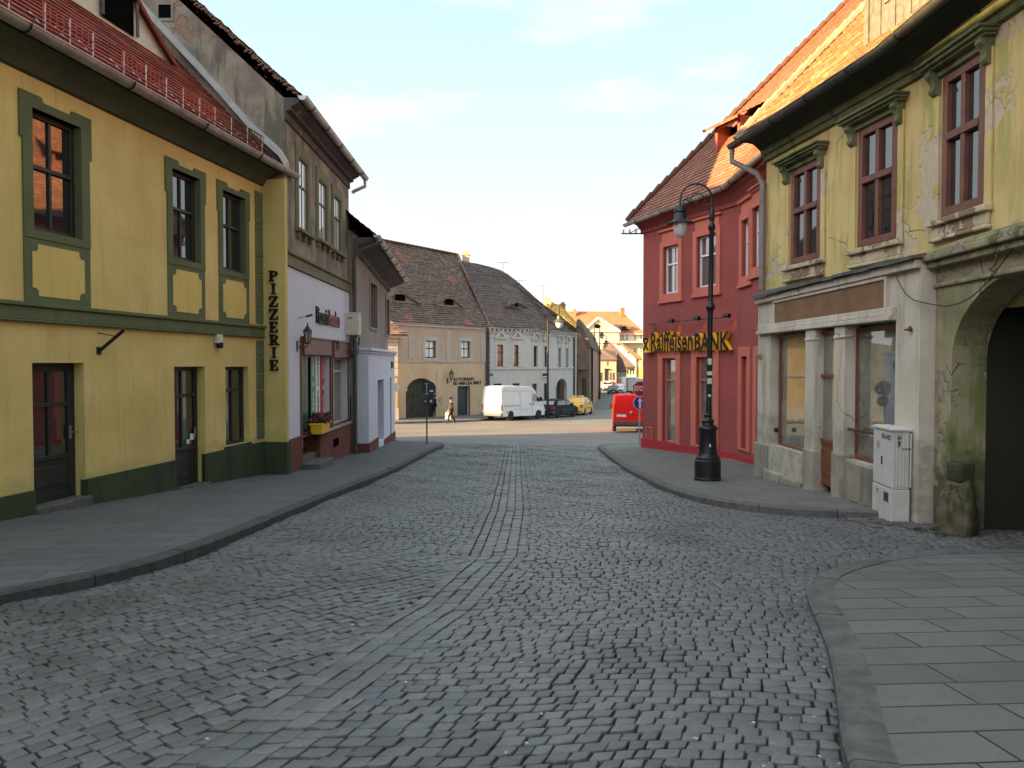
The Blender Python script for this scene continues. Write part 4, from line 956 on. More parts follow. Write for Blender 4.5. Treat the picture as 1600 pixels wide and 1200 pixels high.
# wall lanterns
M['lanternglass'] = glassy('lantern_glass', (.22, .22, .20), rough=.15)
def lantern(F, u, z, o, s, label, group=None, name='wall_lantern'):
    t = thing(name, label, 'lantern', tuple(F.pt(u, o, z)), group); c = F.pt(u, o + .32 * s, z)
    mb = MB(); mb.lathe([(.05 * s, -.2 * s), (.09 * s, -.17 * s), (.07 * s, -.15 * s)], c, 6); mb.lathe([(.15 * s, .17 * s), (.12 * s, .22 * s), (.05 * s, .32 * s), (.015 * s, .36 * s), (.03 * s, .4 * s), (.01 * s, .44 * s)], c, 6)
    for k_ in range(6):
        a = math.pi / 3 * k_; mb.tube([c + Vector((.078 * s * math.cos(a), .078 * s * math.sin(a), -.16 * s)), c + Vector((.125 * s * math.cos(a), .125 * s * math.sin(a), .18 * s))], .009 * s, 4)
    mb.build('frame', M['iron'], t)
    mb = MB(); mb.lathe([(.07 * s, -.15 * s), (.115 * s, .17 * s)], c, 6); mb.build('glass', M['lanternglass'], t)
    mb = MB(); pts = [F.pt(u, o + .02, z - .3 * s), F.pt(u, o + .15 * s, z - .34 * s), F.pt(u, o + .3 * s, z - .28 * s), c + Vector((0, 0, -.19 * s))]
    mb.tube(pts, .014 * s, 6); mb.fbox(F, u - .05 * s, u + .05 * s, o, o + .02, z - .42 * s, z - .1 * s)
    ring_ = [F.pt(u, o + (.12 + .09 * math.cos(a)) * s, z + (-.2 + .09 * math.sin(a)) * s) for a in [i * .6 for i in range(9)]]; mb.tube(ring_, .008 * s, 4)
    mb.build('arm', M['iron'], t)
    return t
u0_, z0_ = F.uv(460, 527); lantern(F, u0_ + .1, z0_, .03, .8, 'black hexagonal lantern on the lilac wall beside the pizzeria door', 'pizzeria wall lanterns')
u0_, z0_ = F.uv(543, 545); lantern(F, u0_, z0_, .03, .75, 'black hexagonal lantern under the air conditioner', 'pizzeria wall lanterns')
u0_, z0_ = F.uv(517, 541); lantern(F, u0_, z0_, .06, .45, 'little black lantern between the two brown shutter boxes', 'pizzeria wall lanterns')
# menu frame
ua, za = F.uv(545, 655); ub, zb = F.uv(550, 617); t = thing('menu_frame', 'narrow dark framed menu board on the white wall by the downpipe', 'menu board', tuple(F.pt(ua, .03, za)))
mb = MB(); mb.frame(F, [(ua, za), (ub + .25, za), (ub + .25, zb), (ua, zb)], [(ua + .05, za + .05), (ub + .2, za + .05), (ub + .2, zb - .05), (ua + .05, zb - .05)], .03, .07); mb.build('frame', M['iron'], t)
mb = MB(); mb.fbox(F, ua + .05, ub + .2, .032, .04, za + .05, zb - .05); mb.build('sheet', M['cream'], t)
# flower box on the ledge
u0_, u1_ = F.u(474), F.u(497); ucc = (u0_ + u1_) / 2 + .2
t = thing('flower_box', 'yellow plastic planter with pink flowers on the brown ledge', 'planter', tuple(F.pt(ucc, .18, zsill)))
mb = MB(); hw = .42; zz = zsill; a, b = .02, .34
mb.hexa([F.pt(ucc - hw, b - .03, zz + .004), F.pt(ucc + hw, b - .03, zz + .004), F.pt(ucc + hw, a + .03, zz + .004), F.pt(ucc - hw, a + .03, zz + .004), F.pt(ucc - hw - .04, b, zz + .27), F.pt(ucc + hw + .04, b, zz + .27), F.pt(ucc + hw + .04, a, zz + .27), F.pt(ucc - hw - .04, a, zz + .27)])
mb.fbox(F, ucc - hw - .06, ucc + hw + .06, a - .02, b + .02, zz + .24, zz + .285); mb.build('trough', M['signyellow'], t, bevel=.012)
lf, fw_ = MB(), MB()
for i in range(420):
    p = F.pt(ucc + random.uniform(-hw, hw), .18 + random.uniform(-.18, .2), zz + .28 + random.random() ** 1.3 * .24); q = Quaternion((random.gauss(0, 1), random.gauss(0, 1), random.gauss(0, 1), random.gauss(0, 1))).normalized()
    s_ = random.uniform(.025, .045); tgt = fw_ if (i % 5 == 0 and p.z > zz + .36) else lf
    tgt.face([p + q @ Vector((-s_, -s_ * .6, 0)), p + q @ Vector((s_, -s_ * .6, .01)), p + q @ Vector((s_ * .8, s_ * .6, 0)), p + q @ Vector((-s_ * .8, s_ * .6, .01))])
    if tgt is fw_:
        for k_ in range(4):
            q2 = Quaternion((random.gauss(0, 1), random.gauss(0, 1), random.gauss(0, 1), random.gauss(0, 1))).normalized(); fw_.face([p + q2 @ Vector((-s_, -s_, 0)), p + q2 @ Vector((s_, -s_, 0)), p + q2 @ Vector((s_, s_, 0)), p + q2 @ Vector((-s_, s_, 0))])
lf.build('leaves', plain('dark_leaf', (.03, .06, .02), .6), t); fw_.build('flowers', plain('pink_petal', (.42, .05, .15), .6), t)
# bracket below the ledge support for the box
# air conditioner
u0_, z0_ = F.uv(540, 525, .3); u1_ = F.u(562, .3); z1_ = F.z(540, 489, .3)
acw, ach = .56, .70; F = Facade((-6.2, 24.38), (-4.2, 24.38)); uac = F.u(549.5, .2); zac = F.z(549, 524, .3)
t = thing('air_conditioner', 'white outdoor air conditioner unit hung on the wall beside the downpipe', 'air conditioner', tuple(F.pt(uac, .1, zac)))
mb = MB(); mb.fbox(F, uac - acw / 2, uac + acw / 2, .06, .42, zac, zac + ach); mb.fbox(F, uac - acw / 2 - .02, uac + acw / 2 + .02, .05, .43, zac + ach - .04, zac + ach + .01); mb.build('casing', M['cream'], t, bevel=.025)
mb = MB(); [mb.fbox(F, uac - acw / 2 - .012, uac - acw / 2, .1 + .05 * i, .125 + .05 * i, zac + .08, zac + ach - .1) for i in range(6)]; mb.build('grille', M['zincdark'], t)
for q in (-.2, .2): mb = MB(); mb.fbox(F, uac + q - .02, uac + q + .02, .0, .44, zac - .05, zac - .003); mb.fbox(F, uac + q - .02, uac + q + .02, .0, .03, zac - .3, zac - .05); mb.build('bracket', M['iron'], t)
mb = MB(); mb.tube([F.pt(uac - acw / 2 + .01, .2, zac + .12), F.pt(uac - acw / 2 - .1, .2, zac + .12), F.pt(uac - acw / 2 - .16, .15, zac + .35), F.pt(uac - acw / 2 - .12, .04, zac + .72)], .025, 6); mb.build('hose', M['white'], t, smooth=True)
mb = MB(); mb.fbox(F, uac - .06, uac + .08, .42, .426, zac + .52, zac + .55); mb.build('badge', M['black'], t)
# ================================================================== grey corner house with white annex (west, far)
F = FG = Facade((-5.0, 24.45), (-5.12, 31.7))
root = thing('corner_house', 'shabby grey pink house with a lilac white porch built against it at the street corner', 'house', (F.A.x, F.A.y, -1.9))
LG = F.L; EG0, EG1 = 5.55, 4.95
w1 = (F.u(578.5), F.u(588.5), F.z(583, 512), F.z(583, 444)); w2 = (F.u(603), F.u(607.5), F.z(605, 523), F.z(605, 468))
mb = MB(); wall(mb, F, 0, LG, -3, EG1, [w1, w2], d=.25)
mb.face([F.pt(0, 0, EG1), F.pt(LG, 0, EG1), F.pt(0, 0, EG0)])
for u, e in ((0, EG0), (LG, EG1)): mb.face([F.pt(u, 0, -3), F.pt(u, 0, e), F.pt(u, -5, e + 4.7), F.pt(u, -10, e), F.pt(u, -10, -3)])
mb.face([F.pt(0, -10, -3), F.pt(LG, -10, -3), F.pt(LG, -10, EG1), F.pt(0, -10, EG0)])
mb.build('wall', M['greypink'], root)
for q in (w1, w2):
    wn_ = window(root, F, *q, o=-.16, fw=.06, trans=(.35,), cols=2, fm='greywood', gm='glass')
    mb = MB(); a, b, c, e = q; mb.frame(F, [(a - .14, c - .1), (a - .14, e + .16), (b + .14, e + .16), (b + .14, c - .1)], [(a, c), (a, e), (b, e), (b, c)], -.01, .04); mb.build('surround', M['greypink'], wn_)
mb = MB(); cov = [(0, -.45), (.08, -.4), (.1, -.25), (.55, -.1), (.66, .02)]
for (o0, a0), (o1, a1) in zip(cov[:-1], cov[1:]): mb.face([F.pt(-.1, o0, EG0 + a0), F.pt(LG + .2, o0, EG1 + a0), F.pt(LG + .2, o1, EG1 + a1), F.pt(-.1, o1, EG0 + a1)])
mb.face([F.pt(-.1, o, EG0 + z) for o, z in cov] + [F.pt(-.1, 0, EG0)]); mb.build('cornice', plaster('dark_corner_cornice', (.09, .08, .085), (.14, .125, .12), 1.5, bump=.5), root)
gutter(root, [F.pt(-.35, .76, EG0 + .05), F.pt(LG + .7, .76, EG1 + .02)], r=.1, brackets=1.2)
mb = MB(); roof(mb, [F.pt(-.3, .72, EG0 + .08), F.pt(LG + .4, .72, EG1 + .08)], [F.pt(-.3, -5, EG0 + 5.0), F.pt(LG + .4, -5, EG1 + 5.0)], 34, seg=.5, jit=.012, sag=.06)
mb.face([F.pt(-.3, -5, EG0 + 5.0), F.pt(LG + .4, -5, EG1 + 5.0), F.pt(LG + .4, -10.4, EG1), F.pt(-.3, -10.4, EG0)]); mb.build('roof', M['tile_old'], root)
pipe(root, [F.pt(-.3, .76, EG0 - .02), F.pt(-.3, .76, EG0 - .22), F.pt(-.42, .14, EG0 - .5), F.pt(-.42, .08, EG0 - .75), F.pt(-.42, .08, -2.2)], .06, 'zincdark')
# annex
FA = Facade((-4.56, 24.4), (-4.83, 31.6)); za1 = FA.z(578, 548.5)
dpa = .42; hole = (FA.u(590), FA.u(599.5), FA.z(594, 690), FA.z(594, 593.5)); h2 = (FA.u(609), FA.u(611.5), -2.3, FA.z(610, 590))
mb = MB(); wall(mb, FA, 0, FA.L, -3, za1, [hole, h2], d=.3)
mb.face([FA.pt(0, 0, -3), FA.pt(0, 0, za1), FA.pt(0, -dpa, za1), FA.pt(0, -dpa, -3)]); mb.face([FA.pt(FA.L, 0, -3), FA.pt(FA.L, 0, za1), FA.pt(FA.L, -dpa - .3, za1), FA.pt(FA.L, -dpa - .3, -3)])
an = mb.build('porch', M['lilac'], root)
mb = MB(); mb.fbox(FA, -.06, FA.L + .1, -dpa - .1, .12, za1, za1 + .1); mb.fbox(FA, -.03, FA.L + .05, -dpa - .1, .06, za1 - .08, za1); mb.build('coping', M['lilac'], an, bevel=.02)
zp0 = FA.z(576, 693)
mb = MB(); mb.fbox(FA, -.03, hole[0], -dpa - .02, .03, -3, zp0); mb.fbox(FA, hole[1], FA.L + .03, -dpa - .02, .03, -3, zp0 - .25); mb.build('porch_plinth', M['brownplinth'], an, bevel=.012)
for h in (hole, h2):
    mb = MB(); mb.fbox(FA, h[0], h[1], -.32, -.27, h[2], h[3]); mb.build('door', plain('grey_blue_door', (.16, .18, .20), .5), an)
mb = MB(); mb.fbox(FA, FA.u(611), FA.u(613.5), 0, .05, FA.z(611, 575), FA.z(611, 565)); mb.build('wall_plate', M['iron'], an)

# ================================================================== far block across the side street
# ochre house with arched gate
F = FO = Facade((-8.77, 56.0), (-2.17, 65.0))
root = thing('ochre_house', 'ochre and pink plastered old house with arched cart gate and brown bat dormers', 'house', (F.A.x, F.A.y, -2.9))
M['ochre'] = plaster('ochre_plaster', (.66, .46, .30), (.57, .39, .25), .45, patch=(.42, .36, .29), ps=.35, pt=.60, stain=(.44, .31, .18), st=.55, bump=.4)
M['pinkbeige'] = plaster('pink_beige_plaster', (.52, .375, .29), (.47, .34, .26), .5, bump=.2)
M['palestone'] = plaster('pale_trim', (.52, .45, .39), (.46, .40, .35), 1, stain=(.35, .3, .26), st=.6, bump=.3)
LO = F.L; zr0 = F.z(690, 565); EO = F.z(690, 506)
wa = quad_u(F, 664, 681, 532, 559); wb = quad_u(F, 719.5, 734.5, 533, 559)
dr_ = (F.u(716), F.u(733), -2.7, F.z(716, 605)); ga = (F.u(634), F.u(681), -2.8, F.z(655, 591), 1.1)
mb = MB(); wall(mb, F, 0, LO, -3.4, zr0, [dr_, ga], d=.35); body(mb, F, 0, LO, -3.4, EO, 11, F.z(680, 391, -5.5), rd=5.5); mb.build('lower_wall', M['ochre'], root)
mb = MB(); wall(mb, F, 0, LO, zr0, EO, [wa, wb], o=.03, d=.2); mb.build('upper_wall', M['pinkbeige'], root)
for q in (wa, wb):
    wn_ = window(root, F, *q, o=-.12, fw=.07, trans=(.45,), cols=2, fm='black', gm='glasslight'); a, b, c, e = q
    mb = MB(); mb.frame(F, [(a - .28, c - .3), (a - .28, e + .3), (b + .28, e + .3), (b + .28, c - .3)], [(a, c), (a, e), (b, e), (b, c)], .0, .06); mb.build('surround', M['palestone'], wn_)
for x0, x1, y0, y1 in ((637.5, 646.5, 524, 560), (697, 703.5, 516, 567), (751, 760, 514, 566)):
    a, b = F.u(x0), F.u(x1); zt_, zb_ = F.z(x0, y0), F.z(x0, y1); n = 8; mb = MB()
    for i in range(n): mb.fbox(F, a, min(b, LO), .02, .07, zb_ + (zt_ - zb_) * i / n + .03, zb_ + (zt_ - zb_) * (i + 1) / n)
    mb.build('quoin', M['palestone'], root)
mb = MB(); mb.fbox(F, 0, LO, 0, .14, EO - .3, EO - .1); mb.fbox(F, 0, LO, 0, .22, EO - .1, EO); mb.fbox(F, F.u(613), LO, .02, .06, zr0 - .06, zr0 + .06); mb.build('cornice', M['palestone'], root)
mb = MB(); a, b, c, e = dr_; mb.fbox(F, a, b, -.25, -.2, c, e); 
for i in range(5): mb.fbox(F, a + .1, b - .1, -.2, -.18, c + .2 + (e - c - .3) * i / 5, c + .1 + (e - c - .3) * (i + 1) / 5)
d_ = mb.build('door', plain('dark_teal_door', (.025, .05, .055), .5), root); d_['label'] = 'dark teal panelled door'
mb = MB(); mb.frame(F, [(a - .08, c), (a - .08, e + .08), (b + .08, e + .08), (b + .08, c)], [(a, c), (a, e), (b, e), (b, c)], -.05, .02); mb.build('frame', M['darkwood'], d_)
a, b, c, e, rs = ga; mb = MB(); nb = 9
for i in range(nb): 
    u0_, u1_ = a + (b - a) * i / nb, a + (b - a) * (i + 1) / nb; mb.fbox(F, u0_ + .01, u1_ - .01, -.36, -.30 + .01 * (i % 2), c, e)
mb.fbox(F, a, b, -.30, -.26, c + 1.95, c + 2.1); mb.build('cart_gate', plain('old_gate_wood', (.055, .05, .035), .85, var=.5, vs=3), root)
# roof
rz = F.z(680, 391, -5.5); El = [F.pt(-1.2, .3, EO), F.pt(LO + .05, .3, EO - .02)]; Tl = [F.pt(-1.2, -5.5, rz + .1), F.pt(LO + 2.75, -5.5, rz - .1)]
mb = MB(); roof(mb, El, Tl, 38, seg=.6, lift=.03, jit=.02, sag=.12); mb.face([Tl[0], Tl[1], F.pt(LO + .05, -11.2, EO), F.pt(-1.2, -11.2, EO)]); rf = mb.build('roof', M['tile_old'], root)
upv = (Tl[0] - El[0]).normalized(); nrm = F.d.cross(upv).normalized(); E0 = lambda u: F.pt(u, .3, EO)
for i, (px, py, W) in enumerate(((621, 471, 4.6), (698, 477.5, 3.6))):
    h = roofhit(px, py, E0(0), upv, nrm); u = (h - F.A).dot(F.d); eyebrow(rf, F, E0, F.n, upv, u + .2, (h - E0(u)).dot(upv), W, .62, (1.15, .5), 'greypink', 'tile_old', courses=5, slope=.45)
mb = MB(); mb.tube([El[1] + Vector((0, 0, .1)), Tl[1] + Vector((0, 0, .16))], .12, 4); mb.build('verge', plain('dull_mortar', (.26, .22, .18), .9, var=.5, vs=3), root)
mb = MB(); n = 30
for i in range(n): p = Tl[0].lerp(Tl[1], i / n) + Vector((0, 0, .06)); q = Tl[0].lerp(Tl[1], (i + .97) / n) + Vector((0, 0, .03)); mb.tube([p, q], .13, 6)
mb.build('ridge', M['tile_new'], rf)
p = at(728, 411, 70.5); chimney(root, p.x, p.y, p.z - 2.2, at(728, 396, 70.5).z, .62, .62, 'pinkbeige')
p = F.pt(LO - .1, .25, 0); pipe(root, [(p.x, p.y, EO - .1), (p.x, p.y, EO - .4), (p.x - .1, p.y + .1, EO - .8), (p.x - .1, p.y + .1, -2.6)], .08, 'zincdark')
# painted lettering + lantern
t = thing('wall_lettering', 'two rows of small dark letters painted above the teal door on the ochre wall', 'lettering', tuple(F.pt(F.u(730), .01, F.z(730, 602))))
for txt, x0, x1, y0, y1 in (('KOTORBAIO', 709, 741, 590.5, 595.5), ('ED MIRCEA BERT', 708, 752, 597, 602)):
    V_, P_, N_ = glyphs(txt, 1, .01, .012, 1); wx = max(v[0] for v in V_) - min(v[0] for v in V_); hy = max(v[1] for v in V_) - min(v[1] for v in V_)
    ua, ub = F.u(x0), F.u(x1); zt_, zb_ = F.z(x0, y0), F.z(x0, y1); s_ = (zt_ - zb_) / hy
    mb = MB(); put_text(mb, F.mat((ua + ub) / 2, .012, (zt_ + zb_) / 2), txt, s_, .01, .012, (ub - ua) / (wx * s_)); mb.build('lettering', M['black'], t)
lantern(F, F.u(699), F.z(699, 588), 0, 1.35, 'large old lantern on a bracket between cart gate and painted lettering')
ua, za = F.uv(640, 608); t = thing('house_plate', 'small white square plate on the dark cart gate', 'plate', tuple(F.pt(F.u(634.5), .0, F.z(635, 611))))
mb = MB(); mb.fbox(F, F.u(634), F.u(638.5), -.2, -.17, F.z(635, 611), F.z(635, 605.5)); mb.build('panel', M['white'], t); mb = MB(); mb.fbox(F, F.u(635.5), F.u(637.5), -.17, -.165, F.z(635, 609.3), F.z(635, 608)); mb.build('mark', M['black'], t)

# white curved house
W0 = [(-2.17, 65.0), (1.15, 67.4), (3.75, 71.2), (6.35, 77.5)]
FW = [Facade(W0[i], W0[i + 1]) for i in range(3)]
M['whitehouse'] = plaster('greyish_white_plaster', (.58, .545, .51), (.53, .495, .465), .4, stain=(.42, .40, .39), st=.6, bump=.2)
root = thing('white_house', 'long white two storey house curving round the corner with pediments over its windows', 'house', (-2.17, 65.0, -3.0))
EW = FW[0].z(800, 512); ZC = FW[0].z(800, 576)
upw = [[quad_u(FW[0], 776, 787, 538.5, 572), quad_u(FW[0], 802.5, 812.5, 539, 572)], [quad_u(FW[1], 833, 839.5, 540.5, 572.3), quad_u(FW[1], 850, 855, 541, 572.3)], [quad_u(FW[2], 872, 876, 543, 573), quad_u(FW[2], 884, 887.5, 544, 573)]]
lo = [[quad_u(FW[0], 771, 784, 599.5, 640), quad_u(FW[0], 801, 812, 599, 640)], [quad_u(FW[1], 831.5, 839.5, 599.5, 640), quad_u(FW[1], 850, 856, 599, 640)], [(FW[2].u(868), FW[2].u(885), -3, FW[2].z(868, 592), 1.0)]]
mb = MB()
for f_, a_, b_ in zip(FW, upw, lo): wall(mb, f_, 0, f_.L, -3.6, EW, a_ + b_, d=.22)
bk_ = [(6.85, 81.5), (4.0, 86), (-5, 74)]
rim = [Vector((x, y, 0)) for x, y in W0 + bk_]
for a, b in zip(rim[3:], rim[4:] + rim[:1]): mb.face([a + Vector((0, 0, -3.6)), b + Vector((0, 0, -3.6)), b + Vector((0, 0, EW)), a + Vector((0, 0, EW))])
mb.build('wall', M['whitehouse'], root)
mb = MB()
for f_ in FW:
    mb.fbox(f_, 0, f_.L, 0, .1, ZC - .06, ZC + .08); mb.fbox(f_, -.02, f_.L + .02, 0, .3, EW - .12, EW); mb.fbox(f_, 0, f_.L, 0, .15, EW - .5, EW - .4)
    n = int(f_.L / .42)
    for i in range(n): mb.fbox(f_, f_.L * (i + .3) / n, f_.L * (i + .7) / n, 0, .24, EW - .36, EW - .12)
mb.build('cornice', M['whitehouse'], root)
f_ = FW[0]
for u in (.05, f_.L / 2 - .35, f_.L - .75):
    zz = ZC + .12; mb = MB()
    while zz < EW - .6: mb.fbox(f_, u, u + .7, 0, .05, zz, zz + .38); zz += .42
    mb.build('quoin', M['whitehouse'], root)
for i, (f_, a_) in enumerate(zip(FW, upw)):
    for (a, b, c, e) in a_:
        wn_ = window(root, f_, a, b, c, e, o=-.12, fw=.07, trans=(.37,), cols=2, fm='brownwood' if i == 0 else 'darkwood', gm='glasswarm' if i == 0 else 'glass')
        mb = MB(); mb.frame(f_, [(a - .18, c), (a - .18, e + .5), (b + .18, e + .5), (b + .18, c)], [(a, c), (a, e), (b, e), (b, c)], 0, .06)
        mb.fbox(f_, a - .3, b + .3, 0, .2, e + .5, e + .6); u_ = (a + b) / 2; w2_ = (b - a) / 2 + .32
        if i == 0: mb.frame(f_, [(u_ - w2_, e + .62), (u_, e + 1.25), (u_ + w2_, e + .62)], [(u_ - w2_ + .35, e + .68), (u_, e + 1.06), (u_ + w2_ - .35, e + .68)], 0, .2)
        else:
            n = 10; A_ = [(u_ - w2_ * math.cos(math.pi * k_ / n), e + .62 + .62 * math.sin(math.pi * k_ / n)) for k_ in range(n + 1)]; B_ = [(u_ - (w2_ - .16) * math.cos(math.pi * k_ / n), e + .64 + .44 * math.sin(math.pi * k_ / n)) for k_ in range(n + 1)]
            mb.frame(f_, A_, B_, 0, .2)
        mb.build('pediment', M['whitehouse'], wn_)
for i, (f_, a_) in enumerate(zip(FW, lo)):
    for q in a_:
        if len(q) == 5:
            mb = MB(); mb.fbox(f_, q[0], q[1], -.75, -.7, q[2], q[3]); mb.build('arched_gate', plain('dark_passage_door', (.05, .045, .035), .8), root)
            mb = MB(); n = 12; a, b = q[0], q[1]; e = q[3] - q[4]
            A_ = [(a - .25, q[2])] + [((a + b) / 2 - ((b - a) / 2 + .25) * math.cos(math.pi * k_ / n), e + (q[4] + .25) * math.sin(math.pi * k_ / n)) for k_ in range(n + 1)] + [(b + .25, q[2])]
            B_ = [(a, q[2])] + [((a + b) / 2 - (b - a) / 2 * math.cos(math.pi * k_ / n), e + q[4] * math.sin(math.pi * k_ / n)) for k_ in range(n + 1)] + [(b, q[2])]
            for k_ in range(len(A_) - 1): mb.hexa([f_.pt(*p) for p in ((A_[k_][0], .07, A_[k_][1]), (A_[k_ + 1][0], .07, A_[k_ + 1][1]), (B_[k_ + 1][0], .07, B_[k_ + 1][1]), (B_[k_][0], .07, B_[k_][1]), (A_[k_][0], 0, A_[k_][1]), (A_[k_ + 1][0], 0, A_[k_ + 1][1]), (B_[k_ + 1][0], 0, B_[k_ + 1][1]), (B_[k_][0], 0, B_[k_][1]))])
            mb.build('gate_surround', M['whitehouse'], root)
        else: window(root, f_, *q, o=-.15, fw=.08, trans=(.3,), cols=1, fm='darkwood', gm='glass')
# end wall towards the distant street
# roof of the white house: eave polyline to a falling hip line
Ew = [FW[0].pt(-.05, .35, EW + .02), FW[0].pt(FW[0].L, .4, EW + .02), FW[1].pt(FW[1].L, .4, EW + .02), FW[2].pt(FW[2].L + .2, .4, EW + .02)]
Tw = [at(716, 398, 70.6), at(775, 416, 75), at(832, 463, 79), at(893, 508, 82)]
mid = lambda P, i: (P[i] + P[i + 1]) / 2
def dens(P, k=4):
    out = []
    for i in range(len(P) - 1):
        p0, p1, p2, p3 = P[max(i - 1, 0)], P[i], P[i + 1], P[min(i + 2, len(P) - 1)]
        for q in range(k):
            t = q / k; out.append(p1 * (2 * t**3 - 3 * t**2 + 1) + (p2 - p0) * .5 * (t**3 - 2 * t**2 + t) + p2 * (-2 * t**3 + 3 * t**2) + (p3 - p1) * .5 * (t**3 - t**2))
    return out + [P[-1]]
Ed, Td = dens(Ew), dens([at(721, 408, 69.2), at(755, 414, 72), at(793, 428, 76), at(846, 473, 80), at(899, 512, 81)])
Td = [Td[int(round(i * (len(Td) - 1) / (len(Ed) - 1)))] for i in range(len(Ed))]
mb = MB(); roof(mb, Ed, Td, 36, seg=.6, lift=.03, jit=.02, sag=.1)
for i in range(len(Td) - 1): mb.face([Td[i], Td[i + 1], Vector((Td[i + 1].x + .5, Td[i + 1].y + 6, EW)), Vector((Td[i].x + .5, Td[i].y + 9, EW))])
rf = mb.build('roof', M['tile_dark'], root)
h = at(810, 480, 0.0001 + 68.9); 
upv2 = (Td[7] - Ed[7]).normalized(); F2d = FW[1]; E0b = lambda u: F2d.pt(u, .4, EW + .02) if False else FW[0].pt(u, .4, EW + .02)
upq = (Td[2] - Ed[2]); upq = (upq - FW[0].d * upq.dot(FW[0].d)).normalized(); nq = FW[0].d.cross(upq).normalized()
h = roofhit(806, 482, FW[0].pt(0, .4, EW), upq, nq); u = (h - FW[0].A).dot(FW[0].d); eyebrow(rf, FW[0], lambda u: FW[0].pt(u, .45, EW + .1), FW[0].n, upq, u, (h - FW[0].pt(u, .4, EW)).dot(upq), 2.6, .45, (.4, .3), 'greywood', 'tile_dark', courses=4, slope=.4)
p = FW[0].pt(.15, .12, 0); pipe(root, [(p.x, p.y, EW), (p.x, p.y, -2.6)], .09, 'zincdark'); p = FW[2].pt(FW[2].L - .5, .1, 0); pipe(root, [(p.x, p.y, EW - .2), (p.x, p.y, -3)], .1, 'zincdark')
f_ = FW[1]; ua, ub = f_.u(846), f_.u(857); t = thing('shop_board', 'white shop board with dark letters over a doorway of the curved white house', 'sign', tuple(f_.pt(ua, .05, f_.z(850, 592))))
mb = MB(); mb.fbox(f_, ua, ub, .02, .08, f_.z(846, 593), f_.z(846, 582)); mb.build('board', M['white'], t)
mb = MB(); mb.fbox(f_, ua + .05, ub - .05, .08, .09, f_.z(846, 588), f_.z(846, 583)); mb.fbox(f_, ua + .05, ub - .05, .08, .09, f_.z(846, 591.5), f_.z(846, 590)); mb.build('print', M['iron'], t)
u_, z_ = FW[2].uv(868, 589); 
for (x, y, lab) in ((769, 590, 'dark street plate on the white wall near the ochre house'),):
    f_ = FW[0]; ua, ub = f_.u(764), f_.u(770); t = thing('street_plate', lab, 'plate', tuple(f_.pt(ua, 0, f_.z(766, 586)))); mb = MB(); mb.fbox(f_, ua, ub, 0, .03, f_.z(766, 587), f_.z(766, 584)); mb.build('panel', M['zincdark'], t)

# sunlit corner house at the mouth of the side street (left edge of the gap)
F = Facade((-14.5, 52.2), (-8.05, 54.0)); root = thing('quoined_house', 'narrow sunlit yellow house end with white quoins beyond the porch', 'house', (F.A.x, F.A.y, -2.7))
M['yellowold'] = plaster('old_yellow_plaster', (.52, .38, .13), (.46, .34, .14), .8, stain=(.36, .3, .2), st=.6, bump=.3)
ez = F.z(625, 528)
mb = MB(); mb.fbox(F, 0, F.L, -5, 0, -3.3, ez); mb.build('wall', M['yellowold'], root)
mb = MB(); a, b = F.L - 1.0, F.L + .03; zz = F.z(625, 585)
while zz < ez - .3: mb.fbox(F, a + (.15 if int(zz * 10) % 2 else 0), b, -.6, .05, zz, zz + .4); zz += .45
mb.fbox(F, 0, F.L + .04, -.8, .06, F.z(625, 588), F.z(625, 585.5)); mb.fbox(F, 0, F.L + .06, -.8, .08, -3.3, F.z(625, 638)); mb.build('quoin', M['palestone'], root)
mb = MB(); mb.fbox(F, -.2, F.L + .45, -5.2, .35, ez, ez + .18); mb.build('eave', M['palestone'], root)
mb = MB(); roof(mb, [F.pt(-.2, .5, ez + .2), F.pt(F.L + .7, .5, ez + .2)], [F.pt(-.2, -2.6, ez + 2.2), F.pt(F.L - 1.2, -2.6, ez + 2.2)], 12, seg=.4, jit=.03, lift=.04)
roof(mb, [F.pt(F.L + .7, .5, ez + .2), F.pt(F.L + .7, -5.2, ez + .2)], [F.pt(F.L - 1.2, -2.6, ez + 2.2), F.pt(F.L - 1.3, -2.7, ez + 2.2)], 12, seg=.4, jit=.03, lift=.04)
mb.face([F.pt(-.2, -2.6, ez + 2.2), F.pt(F.L - 1.2, -2.6, ez + 2.2), F.pt(F.L + .7, -5.2, ez + .2), F.pt(-.2, -5.2, ez + .2)]); mb.build('roof', M['tile_old'], root)
# ================================================================== mossy yellow-green house (east, near)
YF, YM, YN = (5.55, 16.86), (6.275, 12.0), (6.52, -3.0)
FB, FC = Facade(YF, YM), Facade(YM, YN)
root = thing('mossy_house', 'weathered yellow green house with brown windows over a dirty white shopfront and mossy gateway', 'house', (5.5, 11, -.7))
WTR = 6.08; EZR = 6.42; ZS = 3.1
w1 = quad_u(FB, 1237.5, 1279, 269, 413); w2_ = quad_u(FB, 1343, 1397, 206, 386); w3 = quad_u(FC, 1475, 1532, 122, 338)
w2 = (w2_[0], min(w2_[1], FB.L - .1), w2_[2], w2_[3])
w4 = (w3[0] + 2.9, w3[1] + 2.9, w3[2], w3[3])
mb = MB(); wall(mb, FB, 0, FB.L, 2.5, WTR + .3, [w1, w2], d=.2); wall(mb, FC, 0, FC.L, 2.3, WTR + .3, [w3, w4], d=.2)
mb.build('wall', M['mossy'], root)
mb = MB(); 
Pn = [Vector((YF[0], YF[1], 0)), Vector((13.5, YF[1] + .5, 0)), Vector((13.5, -3, 0)), Vector((YN[0], YN[1], 0))]
for i in range(3):
    a, b = Pn[i], Pn[i + 1]; mb.face([a + Vector((0, 0, -2)), b + Vector((0, 0, -2)), b + Vector((0, 0, EZR)), a + Vector((0, 0, EZR))])
